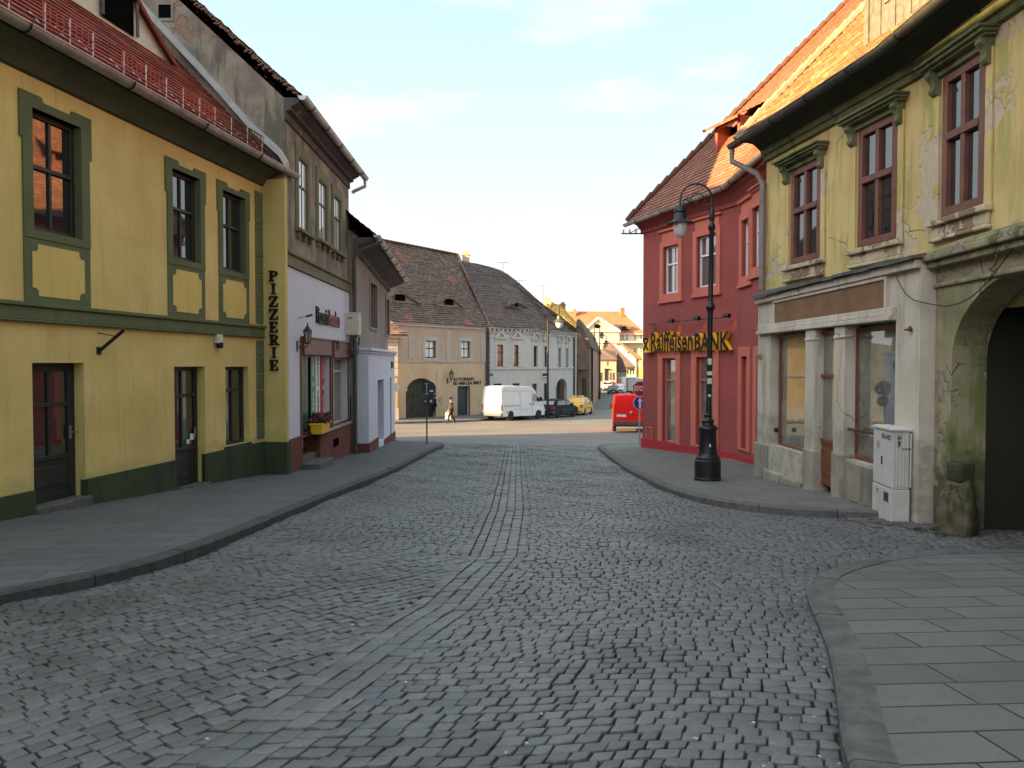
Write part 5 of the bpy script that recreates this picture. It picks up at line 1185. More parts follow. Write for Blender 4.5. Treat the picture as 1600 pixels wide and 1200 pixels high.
mb.face([Vector((YF[0], YF[1], EZR)), Vector((13.5, YF[1] + .5, EZR)), Vector((9.8, YF[1] + .2, EZR + 4.9))]); mb.build('rear_wall', M['mossy'], root)
M['winglassR'] = M['glass']
def brownwin(F, q):
    a, b, c, e = q; wn_ = window(root, F, a, b, c, e, o=.015, fw=.11, trans=(.44,), cols=2, fm='brownwood', gm='glass', mull=.09, dp=.12)
    # hood on two consoles, side strips, broken sill
    mb = MB(); hz = e + .1; mb.fbox(F, a - .28, b + .28, 0, .24, hz + .06, hz + .11); mb.fbox(F, a - .25, b + .25, 0, .18, hz + .02, hz + .06); mb.fbox(F, a - .31, b + .31, 0, .29, hz + .11, hz + .15); mb.fbox(F, a - .2, b + .2, 0, .07, hz - .08, hz + .02)
    mb.build('hood', M['mossytrim'], wn_, bevel=.012)
    for s_, ue in ((-1, a - .12), (1, b + .12)):
        mb = MB(); pr = [(0, hz + .03), (.17, hz + .03), (.18, hz - .04), (.12, hz - .1), (.09, hz - .18), (.12, hz - .26), (.08, hz - .31), (0, hz - .33)]
        A_ = [F.pt(ue - .065, o, z) for o, z in pr]; B_ = [F.pt(ue + .065, o, z) for o, z in pr]; mb.face(A_); mb.face(B_[::-1])
        for i in range(len(pr)): j = (i + 1) % len(pr); mb.face([A_[i], A_[j], B_[j], B_[i]])
        mb.build('console', M['mossytrim'], wn_, bevel=.01)
    for q0, q1 in ((a - .2, a - .06), (b + .06, b + .2)): mb = MB(); mb.fbox(F, q0, q1, 0, .04, c - .05, hz - .1); mb.build('jamb', M['mossy'], wn_, bevel=.01)
    mb = MB(); mb.fbox(F, a - .22, b + .22, 0, .13, c - .13, c - .04); mb.fbox(F, a - .17, b + .17, 0, .06, c - .3, c - .13); mb.fbox(F, a - .2, b + .2, 0, .09, c - .36, c - .3); mb.build('sill', M['peel'], wn_, bevel=.02)
for F_, q in ((FB, w1), (FB, w2), (FC, w3), (FC, w4)): brownwin(F_, q)
# near-black coved eave
def along(o, z, e0=0.0): return [FB.pt(-e0, o, z), FB.pt(FB.L - o * .12, o, z), FC.pt(FC.L, o, z)]
cov = [(0, WTR - .12), (.07, WTR - .10), (.07, WTR), (.12, WTR + .02), (.14, WTR + .12), (.3, WTR + .26), (.5, WTR + .3), (.52, WTR + .34)]
mb = MB()
for i, ((o0, a0), (o1, a1)) in enumerate(zip(cov[:-1], cov[1:])):
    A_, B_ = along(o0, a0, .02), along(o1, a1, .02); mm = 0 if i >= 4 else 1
    for j in range(2): mb.face([A_[j], A_[j + 1], B_[j + 1], B_[j]], mm)
mb.face([FB.pt(-.02, o, z) for o, z in cov] + [FB.pt(-.02, 0, WTR + .34)], 1)
mb.build('cornice', [M['eavedark'], M['mossytrim']], root)
gp = along(.62, EZR, .45); gp[2] = gp[2] + Vector((0, 0, .1)); gutter(root, gp, r=.1, m='zincdark', brackets=1.3)
# downpipe at the junction with the red house
p0 = FB.pt(-.4, .62, EZR - .1); pipe(root, [p0, p0 - Vector((0, 0, .25)), FB.pt(-.05, .2, WTR - .35), FB.pt(.02, .1, WTR - .6), FB.pt(.02, .1, ZS + .1)], .06, 'pipegrey')
# roof
RT = [Vector((9.9, 17.25, EZR + 5.15)), Vector((10.2, 12, EZR + 5.15)), Vector((10.5, -3, EZR + 5.15))]; RE = along(.58, EZR + .05, .25)
mb = MB(); roof(mb, RE, RT, 34, seg=.45, lift=.04, jit=.014, sag=.05)
for i in range(2): mb.face([RT[i], RT[i + 1], Vector((14.4, RT[i + 1].y, EZR)), Vector((14.4, RT[i].y, EZR))])
rf = mb.build('roof', M['tile_gold'], root)
mb = MB(); n = 26
for i in range(n):
    p = RE[0].lerp(RT[0], i / n) + Vector((0, .06, .06)); q = RE[0].lerp(RT[0], (i + 1.05) / n) + Vector((0, .06, .09)); mb.tube([p, q], [.085, .1], 7)
mb.build('verge', plain('mortared_verge', (.33, .24, .17), .9, var=.5, vs=4, bump=.6), rf)
# grey boarded dormer close to the gutter
u0_, u1_ = FC.u(1366, .1), FC.u(1366, .1) + 1.5; zb_ = EZR + .25
u0_ = max(.05, FC.u(1370, .1)) if FC.u(1370, .1) > 0 else .05
Fd = Facade((FB.pt(FB.L - .9, .25, 0).x, FB.pt(FB.L - .9, .25, 0).y), (FC.pt(.75, .25, 0).x, FC.pt(.75, .25, 0).y))
mb = MB(); mb.fbox(Fd, 0, Fd.L, -2.2, 0, zb_ - .1, zb_ + 1.75)
for i in range(8): u = Fd.L * i / 8; mb.fbox(Fd, u + .01, u + Fd.L / 8 - .01, 0, .02 + .008 * (i % 2), zb_, zb_ + 1.72)
for i in range(10): o = -2.1 + i * .21; mb.hexa([Fd.pt(-.02, o + .2, zb_ - .1), Fd.pt(0, o + .2, zb_ - .1), Fd.pt(0, o + .01, zb_ - .1), Fd.pt(-.02, o + .01, zb_ - .1), Fd.pt(-.02, o + .2, zb_ + 1.72), Fd.pt(0, o + .2, zb_ + 1.72), Fd.pt(0, o + .01, zb_ + 1.72), Fd.pt(-.02, o + .01, zb_ + 1.72)])
mb.fbox(Fd, -.06, .07, -.04, .05, zb_ - .1, zb_ + 1.75); mb.fbox(Fd, Fd.L - .07, Fd.L + .06, -.04, .05, zb_ - .1, zb_ + 1.75)
dm = mb.build('dormer', M['greywood'], rf)
window(dm, Fd, Fd.L * .32, Fd.L * .7, zb_ + .62, zb_ + 1.45, o=.05, fw=.06, trans=(.5,), cols=2, fm='greywood', gm='glasslight')
mb = MB(); roof(mb, [Fd.pt(-.2, .25, zb_ + 1.75), Fd.pt(Fd.L + .2, .25, zb_ + 1.75)], [Fd.pt(-.2, -3.2, zb_ + 3.2), Fd.pt(Fd.L + .2, -3.2, zb_ + 3.2)], 14, seg=.4, jit=.01); mb.build('dormer_roof', M['tile_gold'], dm)

# shopfront (ground floor, slightly forward)
FS = Facade((5.47, 17.1), (5.6, 10.55)); SL_ = FS.L
zf = FS.z(1400, 393); zf = 3.02
sw1 = quad_u(FS, 1217, 1258, 531, 692); sd = quad_u(FS, 1283, 1302, 527, 760); sw2 = quad_u(FS, 1333, 1398, 520, 722)
zo = FS.z(1300, 511)
o1 = (FS.u(1203), FS.u(1258), FS.z(1203, 694), zo); o2 = (FS.u(1270), FS.u(1303), -1.6, zo); o3 = (FS.u(1315), FS.u(1399), FS.z(1340, 722), zo)
mb = MB(); wall(mb, FS, 0, SL_, -2, zf, [o1, o2, o3], d=.32); 
for u in (0, SL_): mb.face([FS.pt(u, 0, -2), FS.pt(u, 0, zf), FS.pt(u, -.9, zf), FS.pt(u, -.9, -2)])
sf = mb.build('shopfront', M['shopwhite'], root)
# pilasters with caps and stone bases
mb = MB(); sb = MB()
gz_at = lambda u: gz(FS.y(u)) + PAV
for a, b in ((0, FS.u(1203) - .05), (FS.u(1258), FS.u(1274)), (FS.u(1302.5), FS.u(1321)), (FS.u(1400), SL_)):
    pass
for a, b in ((FS.u(1258, .05), FS.u(1272, .05)), (FS.u(1303, .05), FS.u(1318, .05))):
    mb.fbox(FS, a, b, -.25, .05, gz_at(a) + .7, zo); mb.fbox(FS, a - .015, b + .015, -.1, .07, zo - .22, zo - .16); sb.fbox(FS, a - .02, b + .02, -.25, .085, -2, gz_at(a) + .75)
mb.build('pilaster', M['shopwhite'], sf, bevel=.025)
sb.fbox(FS, -.03, FS.u(1203) - .04, -.3, .06, -2, gz_at(.5) + .72); sb.fbox(FS, o1[0] + .12, o1[1], -.3, -.04, -2, o1[2] - .02); sb.fbox(FS, o1[0] - .2, o1[1], -.1, .1, -2, gz_at(2) + .12)
sb.fbox(FS, o3[0] + .1, o3[1] + .02, -.3, .0, -2, o3[2] - .02); sb.build('base', M['shopstone'], sf, bevel=.03)
# fascia with brown board and mouldings
ba, bz1 = FS.uv(1213, 474); bb = FS.u(1385); bz0 = FS.z(1213, 510)
mb = MB(); mb.fbox(FS, ba, bb, .0, .03, bz0, bz1); mb.build('name_board', M['boardbrown'], sf)
mb = MB(); mb.frame(FS, [(ba - .06, bz0 - .06), (ba - .06, bz1 + .06), (bb + .06, bz1 + .06), (bb + .06, bz0 - .06)], [(ba, bz0), (ba, bz1), (bb, bz1), (bb, bz0)], 0, .06)
mb.fbox(FS, .12, FS.u(1400), 0, .1, zo, zo + .07); mb.fbox(FS, .12, FS.u(1400), 0, .055, zo + .07, zo + .2); mb.fbox(FS, 0, SL_, 0, .09, zf - .12, zf); mb.build('moulding', M['shopwhite'], sf, bevel=.012)
# ledge: sloping sheet cover over the shopfront
lm = plain('weathered_ledge_sheet', (.11, .11, .105), .7, .2, var=.5, vs=4, bump=.4)
mb = MB(); 
n = 16
for i in range(n):
    ya, yb = 17.15 + (10.5 - 17.15) * i / n, 17.15 + (10.5 - 17.15) * (i + 1) / n
    def xo(y): return 5.47 + (5.6 - 5.47) * (17.1 - y) / 6.55 - .16
    def xi(y): return (YF[0] + (YM[0] - YF[0]) * (YF[1] - y) / (YF[1] - YM[1]) if y > YM[1] else YM[0] + (YN[0] - YM[0]) * (YM[1] - y) / (YM[1] - YN[1])) + .05
    r_ = random.uniform(-.008, .008)
    mb.hexa([(xo(ya), ya, zf + r_), (xo(yb), yb, zf + r_), (xi(yb), yb, zf + .12), (xi(ya), ya, zf + .12), (xo(ya), ya, zf + .05 + r_), (xo(yb), yb, zf + .05 + r_), (xi(yb), yb, zf + .2), (xi(ya), ya, zf + .2)])
mb.build('ledge', lm, root)
# shop windows and door
M['redwood'] = plain('reddish_wood', (.17, .058, .025), .5, var=.35, vs=4)
window(sf, FS, o1[0] + .12, o1[1] + .02, o1[2], zo - .05, o=-.15, fw=.06, trans=(), cols=1, fm='redwood', gm='glassshop', name='shop_window')
window(sf, FS, o3[0] + .14, o3[1], o3[2], zo - .05, o=-.15, fw=.07, trans=(), cols=1, fm='redwood', gm='glassshop', name='shop_window')
dd = window(sf, FS, o2[0] + .02, o2[1], sd[2] + .02, zo - .05, o=-.09, fw=.08, trans=(.29,), cols=1, fm='redwood', gm='glassshop', name='door', low=.75)
handle(dd, FS, o2[0] + .16, sd[2] + 1.05, -.085)
mb = MB(); zz = o3[2] + .5; mb.tube([FS.pt(o3[0] + .08, -.05, zz), FS.pt(o3[1], -.05, zz)], .022, 6); mb.build('guard_bar', M['rust'], sf)
mb = MB(); c_ = FS.pt(FS.u(1214), .0, FS.z(1214, 672)); mb.lathe([(.02, -.05), (.05, -.03), (.05, .03), (.02, .05)], c_, 8); mb.build('shutter_stop', M['iron'], sf)
u_, z_ = FS.uv(1188, 556); t = thing('name_plate', 'tiny grey metal plate on the white pilaster next to the red house', 'plate', tuple(FS.pt(u_, 0, z_)))
mb = MB(); mb.fbox(FS, u_ - .12, u_ + .14, 0, .02, z_ - .06, z_ + .04); mb.build('panel', M['zinc'], t)
mb = MB(); mb.fbox(FS, u_ - .09, u_ + .1, .02, .024, z_ - .035, z_ - .02); mb.fbox(FS, u_ - .09, u_ + .06, .02, .024, z_ + .0, z_ + .015); mb.build('print', M['black'], t)

# arched gateway
FAw = Facade((5.80, 10.5), (5.45, 2.0)); zc = 3.0
ag = (FAw.u(1487), FAw.u(1487) + 3.5, -1.5, 2.70, 1.05)
mb = MB(); wall(mb, FAw, -.02, FAw.L, -2, zc, [ag], d=.45, mrev=0); mb.face([FAw.pt(-.02, 0, -2), FAw.pt(-.02, 0, zc), FAw.pt(-.02, -.6, zc), FAw.pt(-.02, -.6, -2)])
gw = mb.build('gateway', M['archgreen'], root)
# rough stone jamb blocks where the render has fallen off
a = ag[0]
for zz, hh_, dd_ in ((-.75, .36, .03),): mb = MB(); mb.fbox(FAw, a - .02, a + dd_, -.42 + dd_, -.05 - dd_, zz, zz + hh_); mb.build('jamb_stone', M['archgreen'], gw, bevel=.03)
# cornice over the arch with fallen plaster
mb = MB(); mb.fbox(FAw, -.05, FAw.L, -.05, .045, zc - .38, zc - .32); mb.fbox(FAw, -.1, FAw.L, -.05, .13, zc - .12, zc - .03); mb.fbox(FAw, -.12, FAw.L, -.05, .2, zc - .03, zc + .06); mb.build('cornice', M['decay'], gw, bevel=.02)
mb = MB(); n = 20
for i in range(n):
    u0_, u1_ = FAw.L * i / n - .1, FAw.L * (i + 1) / n - .1
    def xb(u): p = FAw.pt(u, 0, 0); return Vector((YM[0] + (YN[0] - YM[0]) * (YM[1] - p.y) / (YM[1] - YN[1]) + .04, p.y, 0))
    r_ = random.uniform(-.02, .03); A_, B_ = FAw.pt(u0_, .17, zc + .05), FAw.pt(u1_, .17, zc + .05); a2, b2 = xb(u0_) + Vector((0, 0, zc + .36)), xb(u1_) + Vector((0, 0, zc + .36))
    mb.hexa([A_, B_, b2 - Vector((0, 0, .28)), a2 - Vector((0, 0, .28)), A_ + Vector((0, 0, .06 + r_)), B_ + Vector((0, 0, .06 + r_)), b2, a2])
mb.build('sloping_ledge', M['decay'], gw, bevel=.02)
# passage and gate leaf
mb = MB(); a, b = ag[0] - .0, ag[1] + .0
for (q0, q1) in (((a, -.45), (a, -2.4)), ((b, -.45), (b, -2.4))): mb.face([FAw.pt(q0[0], q0[1], -2), FAw.pt(q1[0], q1[1], -2), FAw.pt(q1[0], q1[1], 2.65), FAw.pt(q0[0], q0[1], 2.65)])
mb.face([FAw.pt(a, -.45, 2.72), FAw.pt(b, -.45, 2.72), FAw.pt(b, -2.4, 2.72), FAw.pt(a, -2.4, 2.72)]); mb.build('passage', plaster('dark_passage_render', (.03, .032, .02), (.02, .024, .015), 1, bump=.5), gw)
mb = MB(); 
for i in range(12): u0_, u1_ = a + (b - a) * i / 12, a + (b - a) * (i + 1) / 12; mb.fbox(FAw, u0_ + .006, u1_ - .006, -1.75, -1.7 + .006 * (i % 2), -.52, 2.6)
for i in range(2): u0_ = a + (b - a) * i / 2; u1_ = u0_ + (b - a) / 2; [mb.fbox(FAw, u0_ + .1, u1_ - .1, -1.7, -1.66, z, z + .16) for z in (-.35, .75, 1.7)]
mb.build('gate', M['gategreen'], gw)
mb = MB(); mb.fbox(FAw, a, b, -2.3, -.3, -1.6, -.6); mb.build('gate_sill', M['earth'], gw)
# hanging cable, lamp stub
mb = MB(); p0 = FS.pt(FS.u(1402), .07, FS.z(1402, 424)); pc = FS.pt(SL_ - .03, .07, 2.46); p1 = FAw.pt(.25, .1, 2.35); p2 = FAw.pt(1.9, .12, 2.9); pts = []
for i in range(9): t_ = i / 8; p = p0.lerp(pc, t_); p.z -= .08 * math.sin(math.pi * t_); pts.append(p)
pts.append(pc.lerp(p1, .5))
for i in range(1, 13): t_ = i / 12; p = p1.lerp(p2, t_); p.z -= .2 * math.sin(math.pi * t_); pts.append(p)
mb.tube(pts, .007, 5); mb.build('cable', M['iron'], gw)
u_, z_ = FAw.uv(1571, 412); t = thing('wall_spike', 'small bent iron lamp stub hanging from the cornice above the gateway arch', 'iron stub', tuple(FAw.pt(u_, .1, z_)))
mb = MB(); mb.tube([FAw.pt(u_, .1, z_ + .12), FAw.pt(u_, .12, z_), FAw.pt(u_ - .02, .16, z_ - .07), FAw.pt(u_ + .03, .12, z_ - .1)], .014, 6); mb.build('stub', M['rust'], t)
u_, z_ = FS.uv(1425, 516); t = thing('wall_socket', 'small rusty fixture on the white shop wall above the cabinet', 'fixture', tuple(FS.pt(u_, .0, z_)))
mb = MB(); mb.lathe([(.035, 0), (.03, .03), (.01, .06)], FS.pt(u_, .03, z_), 8); mb.tube([FS.pt(u_, 0, z_), FS.pt(u_ - .06, .07, z_ + .01)], .014, 6); mb.build('stub', M['rust'], t)
# guard stone
p = Vector((5.74, 9.82, 0)); g0 = gz(p.y) - .02
t = thing('guard_stone', 'mossy worn guard stone with a broken top at the foot of the arch', 'guard stone', (p.x, p.y, g0))
bm = bmesh.new(); bmesh.ops.create_icosphere(bm, subdivisions=4, radius=1)
for v in bm.verts:
    c_ = v.co.copy(); r_ = 1 + .06 * math.sin(c_.x * 5 + 1) + .05 * math.sin(c_.y * 7 + c_.z * 4) + .04 * math.sin(c_.z * 11 + c_.x * 3)
    z_ = (c_.z + 1) / 2; wd_ = .245 * (1 - .3 * z_ ** 2); v.co = Vector((c_.x * wd_ * r_ / max(.55, math.sqrt(max(1e-3, 1 - c_.z**2)))**.75, c_.y * wd_ * r_ / max(.55, math.sqrt(max(1e-3, 1 - c_.z**2)))**.75, z_ * .8 * (1 + .03 * math.sin(c_.x * 6)) - .06))
me_ = bpy.data.meshes.new('stone'); bm.to_mesh(me_); bm.free(); me_.shade_smooth(); me_.materials.append(plaster('mossy_stone', (.15, .13, .085), (.07, .068, .04), 3, patch=(.19, .14, .06), ps=2.5, pt=.52, stain=(.03, .04, .012), st=.5, bump=1))
o_ = bpy.data.objects.new('stone', me_); COL.objects.link(o_); o_.parent = t
mb = MB(); mb.box(-.13, .12, -.12, .12, .68, .94, Matrix.Translation((p.x + .02, p.y, g0)) @ Matrix.Rotation(.2, 4, 'Z')); mb.build('stone_stump', plaster('dark_mossy_stump', (.06, .06, .035), (.035, .04, .02), 3, bump=1), t, bevel=.04)

# ================================================================== red bank house (east, middle)
BA, BB, BC = (4.6, 27.0), (6.45, 22.25), (6.5, 17.2)
FM, FN = Facade(BA, BB), Facade(BB, BC)
root = thing('red_bank_house', 'brick red painted bank house with salmon window frames on the street corner', 'house', (BB[0], BB[1], -1.4))
EB = 6.6; zpk = FM.z(1016, 685)
A_ = [quad_u(FM, 1037.5, 1060, 387, 460), quad_u(FM, 1090, 1119, 371, 450)]
G_ = [quad_u(FM, 1036, 1057, 560, 690), quad_u(FM, 1089, 1116, 558, 695)]
B_ = [quad_u(FN, 1160.5, 1170, 346, 433), quad_u(FN, 1177, 1187, 327, 419)]; Hn = [quad_u(FN, 1160, 1169, 557, 700)]
Hn.append((Hn[0][1] + .8, Hn[0][1] + 2.0, Hn[0][2], Hn[0][3]))
mb = MB(); wall(mb, FM, 0, FM.L, -2.6, EB - .2, A_ + G_, d=.16); wall(mb, FN, 0, FN.L, -2.6, EB - .2, B_ + Hn, d=.16)
P4 = [Vector((*BA, 0)), Vector((11.5, 26.3, 0)), Vector((17.5, 25.0, 0)), Vector((17.5, 17.4, 0)), Vector((*BC, 0))]
mb.face([P4[0] + Vector((0, 0, -2.6)), P4[0] + Vector((0, 0, EB)), P4[1] + Vector((0, 0, 13.7)), P4[1] + Vector((0, 0, -2.6))])
mb.face([P4[1] + Vector((0, 0, -2.6)), P4[1] + Vector((0, 0, 13.7)), P4[2] + Vector((0, 0, EB)), P4[2] + Vector((0, 0, -2.6))])
mb.face([P4[2] + Vector((0, 0, -2.6)), P4[2] + Vector((0, 0, EB)), P4[3] + Vector((0, 0, EB)), P4[3] + Vector((0, 0, -2.6))])
mb.face([P4[3] + Vector((0, 0, -2.6)), P4[3] + Vector((0, 0, EB)), Vector((11.5, 17.4, 13.7)), P4[4] + Vector((0, 0, EB)), P4[4] + Vector((0, 0, -2.6))])
mb.build('wall', M['bankred'], root)
for F_, L_, up_ in ((FM, A_, 1), (FN, B_, 1), (FM, G_, 0), (FN, Hn, 0)):
    for (a, b, c, e) in L_:
        wn_ = window(root, F_, a, b, c, e, o=-.1, fw=.06, trans=(.38,) if up_ else (.26,), cols=2 if up_ else 1, fm='white' if up_ else 'bankpink', gm='glasscurt' if up_ else 'glassshop'); s_ = .2 if up_ else .26
        mb = MB(); mb.frame(F_, [(a - s_, c - (.2 if up_ else .05)), (a - s_, e + s_), (b + s_, e + s_), (b + s_, c - (.2 if up_ else .05))], [(a, c), (a, e), (b, e), (b, c)], -.01, .05)
        if up_: mb.fbox(F_, a - s_ - .05, b + s_ + .05, 0, .1, e + .5, e + .58); mb.fbox(F_, a - s_ - .05, b + s_ + .05, 0, .08, c - .3, c - .2); mb.fbox(F_, a - s_ + .08, b + s_ - .08, 0, .02, e + s_, e + .5)
        mb.build('surround', M['bankpink'], wn_, bevel=.01)
mb = MB()
mb.fbox(FM, -.03, FM.L + .0, -.1, .06, -2.6, zpk - .02); mb.fbox(FN, -.0, FN.L, -.1, .06, -2.6, zpk + .02); mb.build('plinth', M['bankplinth'], root, bevel=.01)
def along2(o, z): return [FM.pt(-.1, o, z), FM.pt(FM.L + o * .12, o, z), FN.pt(FN.L, o, z)]
mb = MB(); cov = [(0, EB - .5), (.06, EB - .48), (.06, EB - .36), (.22, EB - .2), (.36, EB - .14), (.38, EB)]
for (o0, a0), (o1, a1) in zip(cov[:-1], cov[1:]):
    X, Y = along2(o0, a0), along2(o1, a1)
    for j in range(2): mb.face([X[j], X[j + 1], Y[j + 1], Y[j]])
mb.face([FM.pt(-.1, o, z) for o, z in cov] + [FM.pt(-.1, 0, EB)]); mb.build('cornice', M['bankred'], root)
gp = along2(.48, EB + .0); gp[0] = FM.pt(-.45, .48, EB - .12); gp[2] = FN.pt(FN.L - .6, .48, EB + .05); gutter(root, gp, r=.095, m='zinc', brackets=1.6)
RE = along2(.44, EB + .08); RE[0] = FM.pt(-.35, .44, EB - .05); RT = [Vector((11.5, 26.35, 13.9)), Vector((11.5, 22.6, 13.9)), Vector((11.5, 17.2, 13.9))]
mb = MB(); roof(mb, RE, RT, 52, seg=.5, lift=.03, jit=.003)
mb.face([RT[0], RT[1], Vector((18, 22.6, EB)), Vector((18, 25.5, EB))]); mb.face([RT[1], RT[2], Vector((18, 17.2, EB)), Vector((18, 22.6, EB))])
rf = mb.build('roof', M['tile_new'], root)
mb = MB(); n = 26
for i in range(n):
    p = RE[0].lerp(RT[0], i / n) + Vector((-.02, .02, .05)); q = RE[0].lerp(RT[0], (i + 1.08) / n) + Vector((-.02, .02, .1)); mb.tube([p, q], [.09, .115], 7)
mb.build('verge', M['tile_new'], rf)
# open dormer on the red tiles
nb = (RE[1] - RE[0]).cross(RT[0] - RE[0]).normalized(); c0 = roofhit(1136, 241, RE[0], None, nb)
Fq = Facade((c0.x - FM.d.x * .62, c0.y - FM.d.y * .62), (c0.x + FM.d.x * .62, c0.y + FM.d.y * .62)); z0_ = c0.z
mb = MB(); mb.fbox(Fq, 0, .12, -2.4, 0, z0_ - .6, z0_ + 1.05); mb.fbox(Fq, Fq.L - .12, Fq.L, -2.4, 0, z0_ - .6, z0_ + 1.05); mb.fbox(Fq, .12, Fq.L - .12, -.12, 0, z0_ - .6, z0_ + .05); mb.fbox(Fq, .12, Fq.L - .12, -.1, 0, z0_ + .93, z0_ + 1.05)
dm = mb.build('dormer', plaster('red_dormer_boards', (.30, .085, .06), (.22, .06, .045), 1.5), rf)
mb = MB(); mb.face([Fq.pt(.1, -.5, z0_ - .2), Fq.pt(Fq.L - .1, -.5, z0_ - .2), Fq.pt(Fq.L - .1, -.5, z0_ + 1), Fq.pt(.1, -.5, z0_ + 1)]); mb.build('opening', M['darkhole'], dm)
mb = MB(); roof(mb, [Fq.pt(-.25, .3, z0_ + .92), Fq.pt(Fq.L + .25, .3, z0_ + .92)], [Fq.pt(-.25, -3.6, z0_ + 2.9), Fq.pt(Fq.L + .25, -3.6, z0_ + 2.9)], 18, seg=.4, lift=.025); mb.build('dormer_roof', M['tile_new'], dm)
# bank lettering: black fronts, yellow sides
ua, zb0 = FM.uv(1020, 551.5, .1); ub, zb1 = FM.uv(1141.5, 547.5, .1); zt1 = FM.z(1139, 519, .1); zt0 = FM.z(1020, 528, .1)
t = thing('bank_sign', 'raised black and yellow bank lettering with a crossed square emblem on the red wall', 'sign', tuple(FM.pt((ua + ub) / 2, .05, zb0)))
um = FM.u(1087.5, .1); hcap = (zt1 - zb1)
for txt, x0, x1, hh_ in (('Raiffeisen', ua, um - .06, zt0 - zb0), ('BANK', um + .0, ub, hcap)):
    V_, P_, N_ = glyphs(txt, 1, .02, .018, 1); wx = max(v[0] for v in V_) - min(v[0] for v in V_); y0, y1 = min(v[1] for v in V_), max(v[1] for v in V_)
    H_ = hcap if txt == 'BANK' else (zt0 - zb0) * 1.28; s_ = H_ / (y1 - y0); mb = MB(); zc_ = zb1 + .02 - y0 * s_
    put_text(mb, FM.mat((x0 + x1) / 2, .11, zc_), txt, s_, .14, .018, (x1 - x0) / (wx * s_), 0, 1); mb.build('lettering', [M['black'], M['signyellow']], t)
a, b = FM.u(1008.5, .1), FM.u(1018.5, .1); zc_ = (FM.z(1012, 529, .1) + FM.z(1012, 551, .1)) / 2; hs = (FM.z(1012, 529, .1) - FM.z(1012, 551, .1)) / 2
mb = MB(); mb.fbox(FM, a, b, .03, .22, zc_ - hs, zc_ + hs); mb.build('emblem_box', M['signyellow'], t, bevel=.01)
mb = MB(); uc, wd_ = (a + b) / 2, (b - a) * .36
for s_ in (-1, 1):
    P0, P1 = (uc - s_ * wd_, zc_ - hs * .72), (uc + s_ * wd_ * .8, zc_ + hs * .62); w_ = .06
    mb.prism(FM, [(P0[0] - w_, P0[1]), (P0[0] + w_, P0[1]), (P1[0] + w_, P1[1]), (P1[0] - w_, P1[1])], .215, .228 + .003 * s_)
    mb.prism(FM, [(P1[0] - w_, P1[1] - .02), (P1[0] + w_, P1[1] - .02), (P1[0] + w_ + s_ * -.14, P1[1] + .12), (P1[0] - w_ - s_ * .0, P1[1] + .1)] if s_ < 0 else [(P1[0] - w_ - .14, P1[1] + .12), (P1[0] + w_, P1[1] - .02), (P1[0] + w_, P1[1] + .1), (P1[0] - w_, P1[1] + .1)], .215, .236 + .003 * s_)
mb.build('emblem', M['black'], t)
# rail with three lit spot lamps
u0_, z0_ = FM.uv(1013, 507, .25); u1_, z1_ = FM.uv(1139, 494, .25); zz = (z0_ + z1_) / 2
t = thing('sign_lamp_rail', 'thin rail with three lit spot lamps above the bank lettering', 'lamp rail', tuple(FM.pt((u0_ + u1_) / 2, .25, zz)))
mb = MB(); mb.tube([FM.pt(u0_, .25, zz), FM.pt(u1_, .25, zz)], .02, 6); mb.tube([FM.pt(u0_, 0, zz), FM.pt(u0_, .27, zz)], .018, 6); mb.tube([FM.pt(u0_ + .08, .06, zz), FM.pt(u0_ + .08, .06, zc_ + hs)], .016, 6); mb.build('rail', M['zincdark'], t)
for px in (1049, 1089, 1136):
    u = FM.u(px, .3); mb = MB(); mb.tube([FM.pt(u - .13, .33, zz + .06), FM.pt(u + .13, .33, zz + .02)], [.05, .07], 8); lh = mb.build('lamp_head', M['iron'], t)
    ld = bpy.data.lights.new('lamp_glow', 'SPOT'); lo_ = bpy.data.objects.new('lamp_glow', ld); COL.objects.link(lo_); lo_.parent = lh; ld.energy = .5; ld.color = (1, .45, .1); ld.spot_size = R(75); ld.spot_blend = .8; ld.shadow_soft_size = .03
    lo_.location = FM.pt(u, .2, zz - .04) - t.location; dv = FM.pt(u, .0, zz - .3) - FM.pt(u, .2, zz - .04); lo_.rotation_euler = dv.to_track_quat('-Z', 'Y').to_euler()
# wall box low at the corner
a, b, c, e = quad_u(FM, 1011, 1020, 668, 690); t = thing('meter_door', 'small red painted meter door low on the bank wall', 'meter box', tuple(FM.pt(a, 0, c)))
mb = MB(); mb.fbox(FM, a, b, 0, .035, c, e); mb.build('panel', M['bankred'], t, bevel=.008); mb = MB(); mb.frame(FM, [(a - .03, c - .03), (a - .03, e + .03), (b + .03, e + .03), (b + .03, c - .03)], [(a, c), (a, e), (b, e), (b, c)], 0, .05); mb.build('frame', M['bankpink'], t)
# insulator bracket at the gutter corner
p = FM.pt(.05, .05, FM.z(1004, 366)); t = thing('insulator_bracket', 'iron bracket with porcelain insulators under the gutter end of the red house', 'bracket', tuple(p))
mb = MB(); mb.tube([p, p + Vector((-.75, 0, 0))], .025, 5); mb.tube([p + Vector((0, 0, .25)), p + Vector((-.5, 0, .0))], .015, 5); mb.build('arm', M['iron'], t)
for i in range(3): mb = MB(); c_ = p + Vector((-.25 - .22 * i, 0, 0)); mb.lathe([(.015, 0), (.04, .05), (.03, .09), (.045, .12), (.02, .17)], c_, 8); mb.build('insulator', M['white'], t, smooth=True)
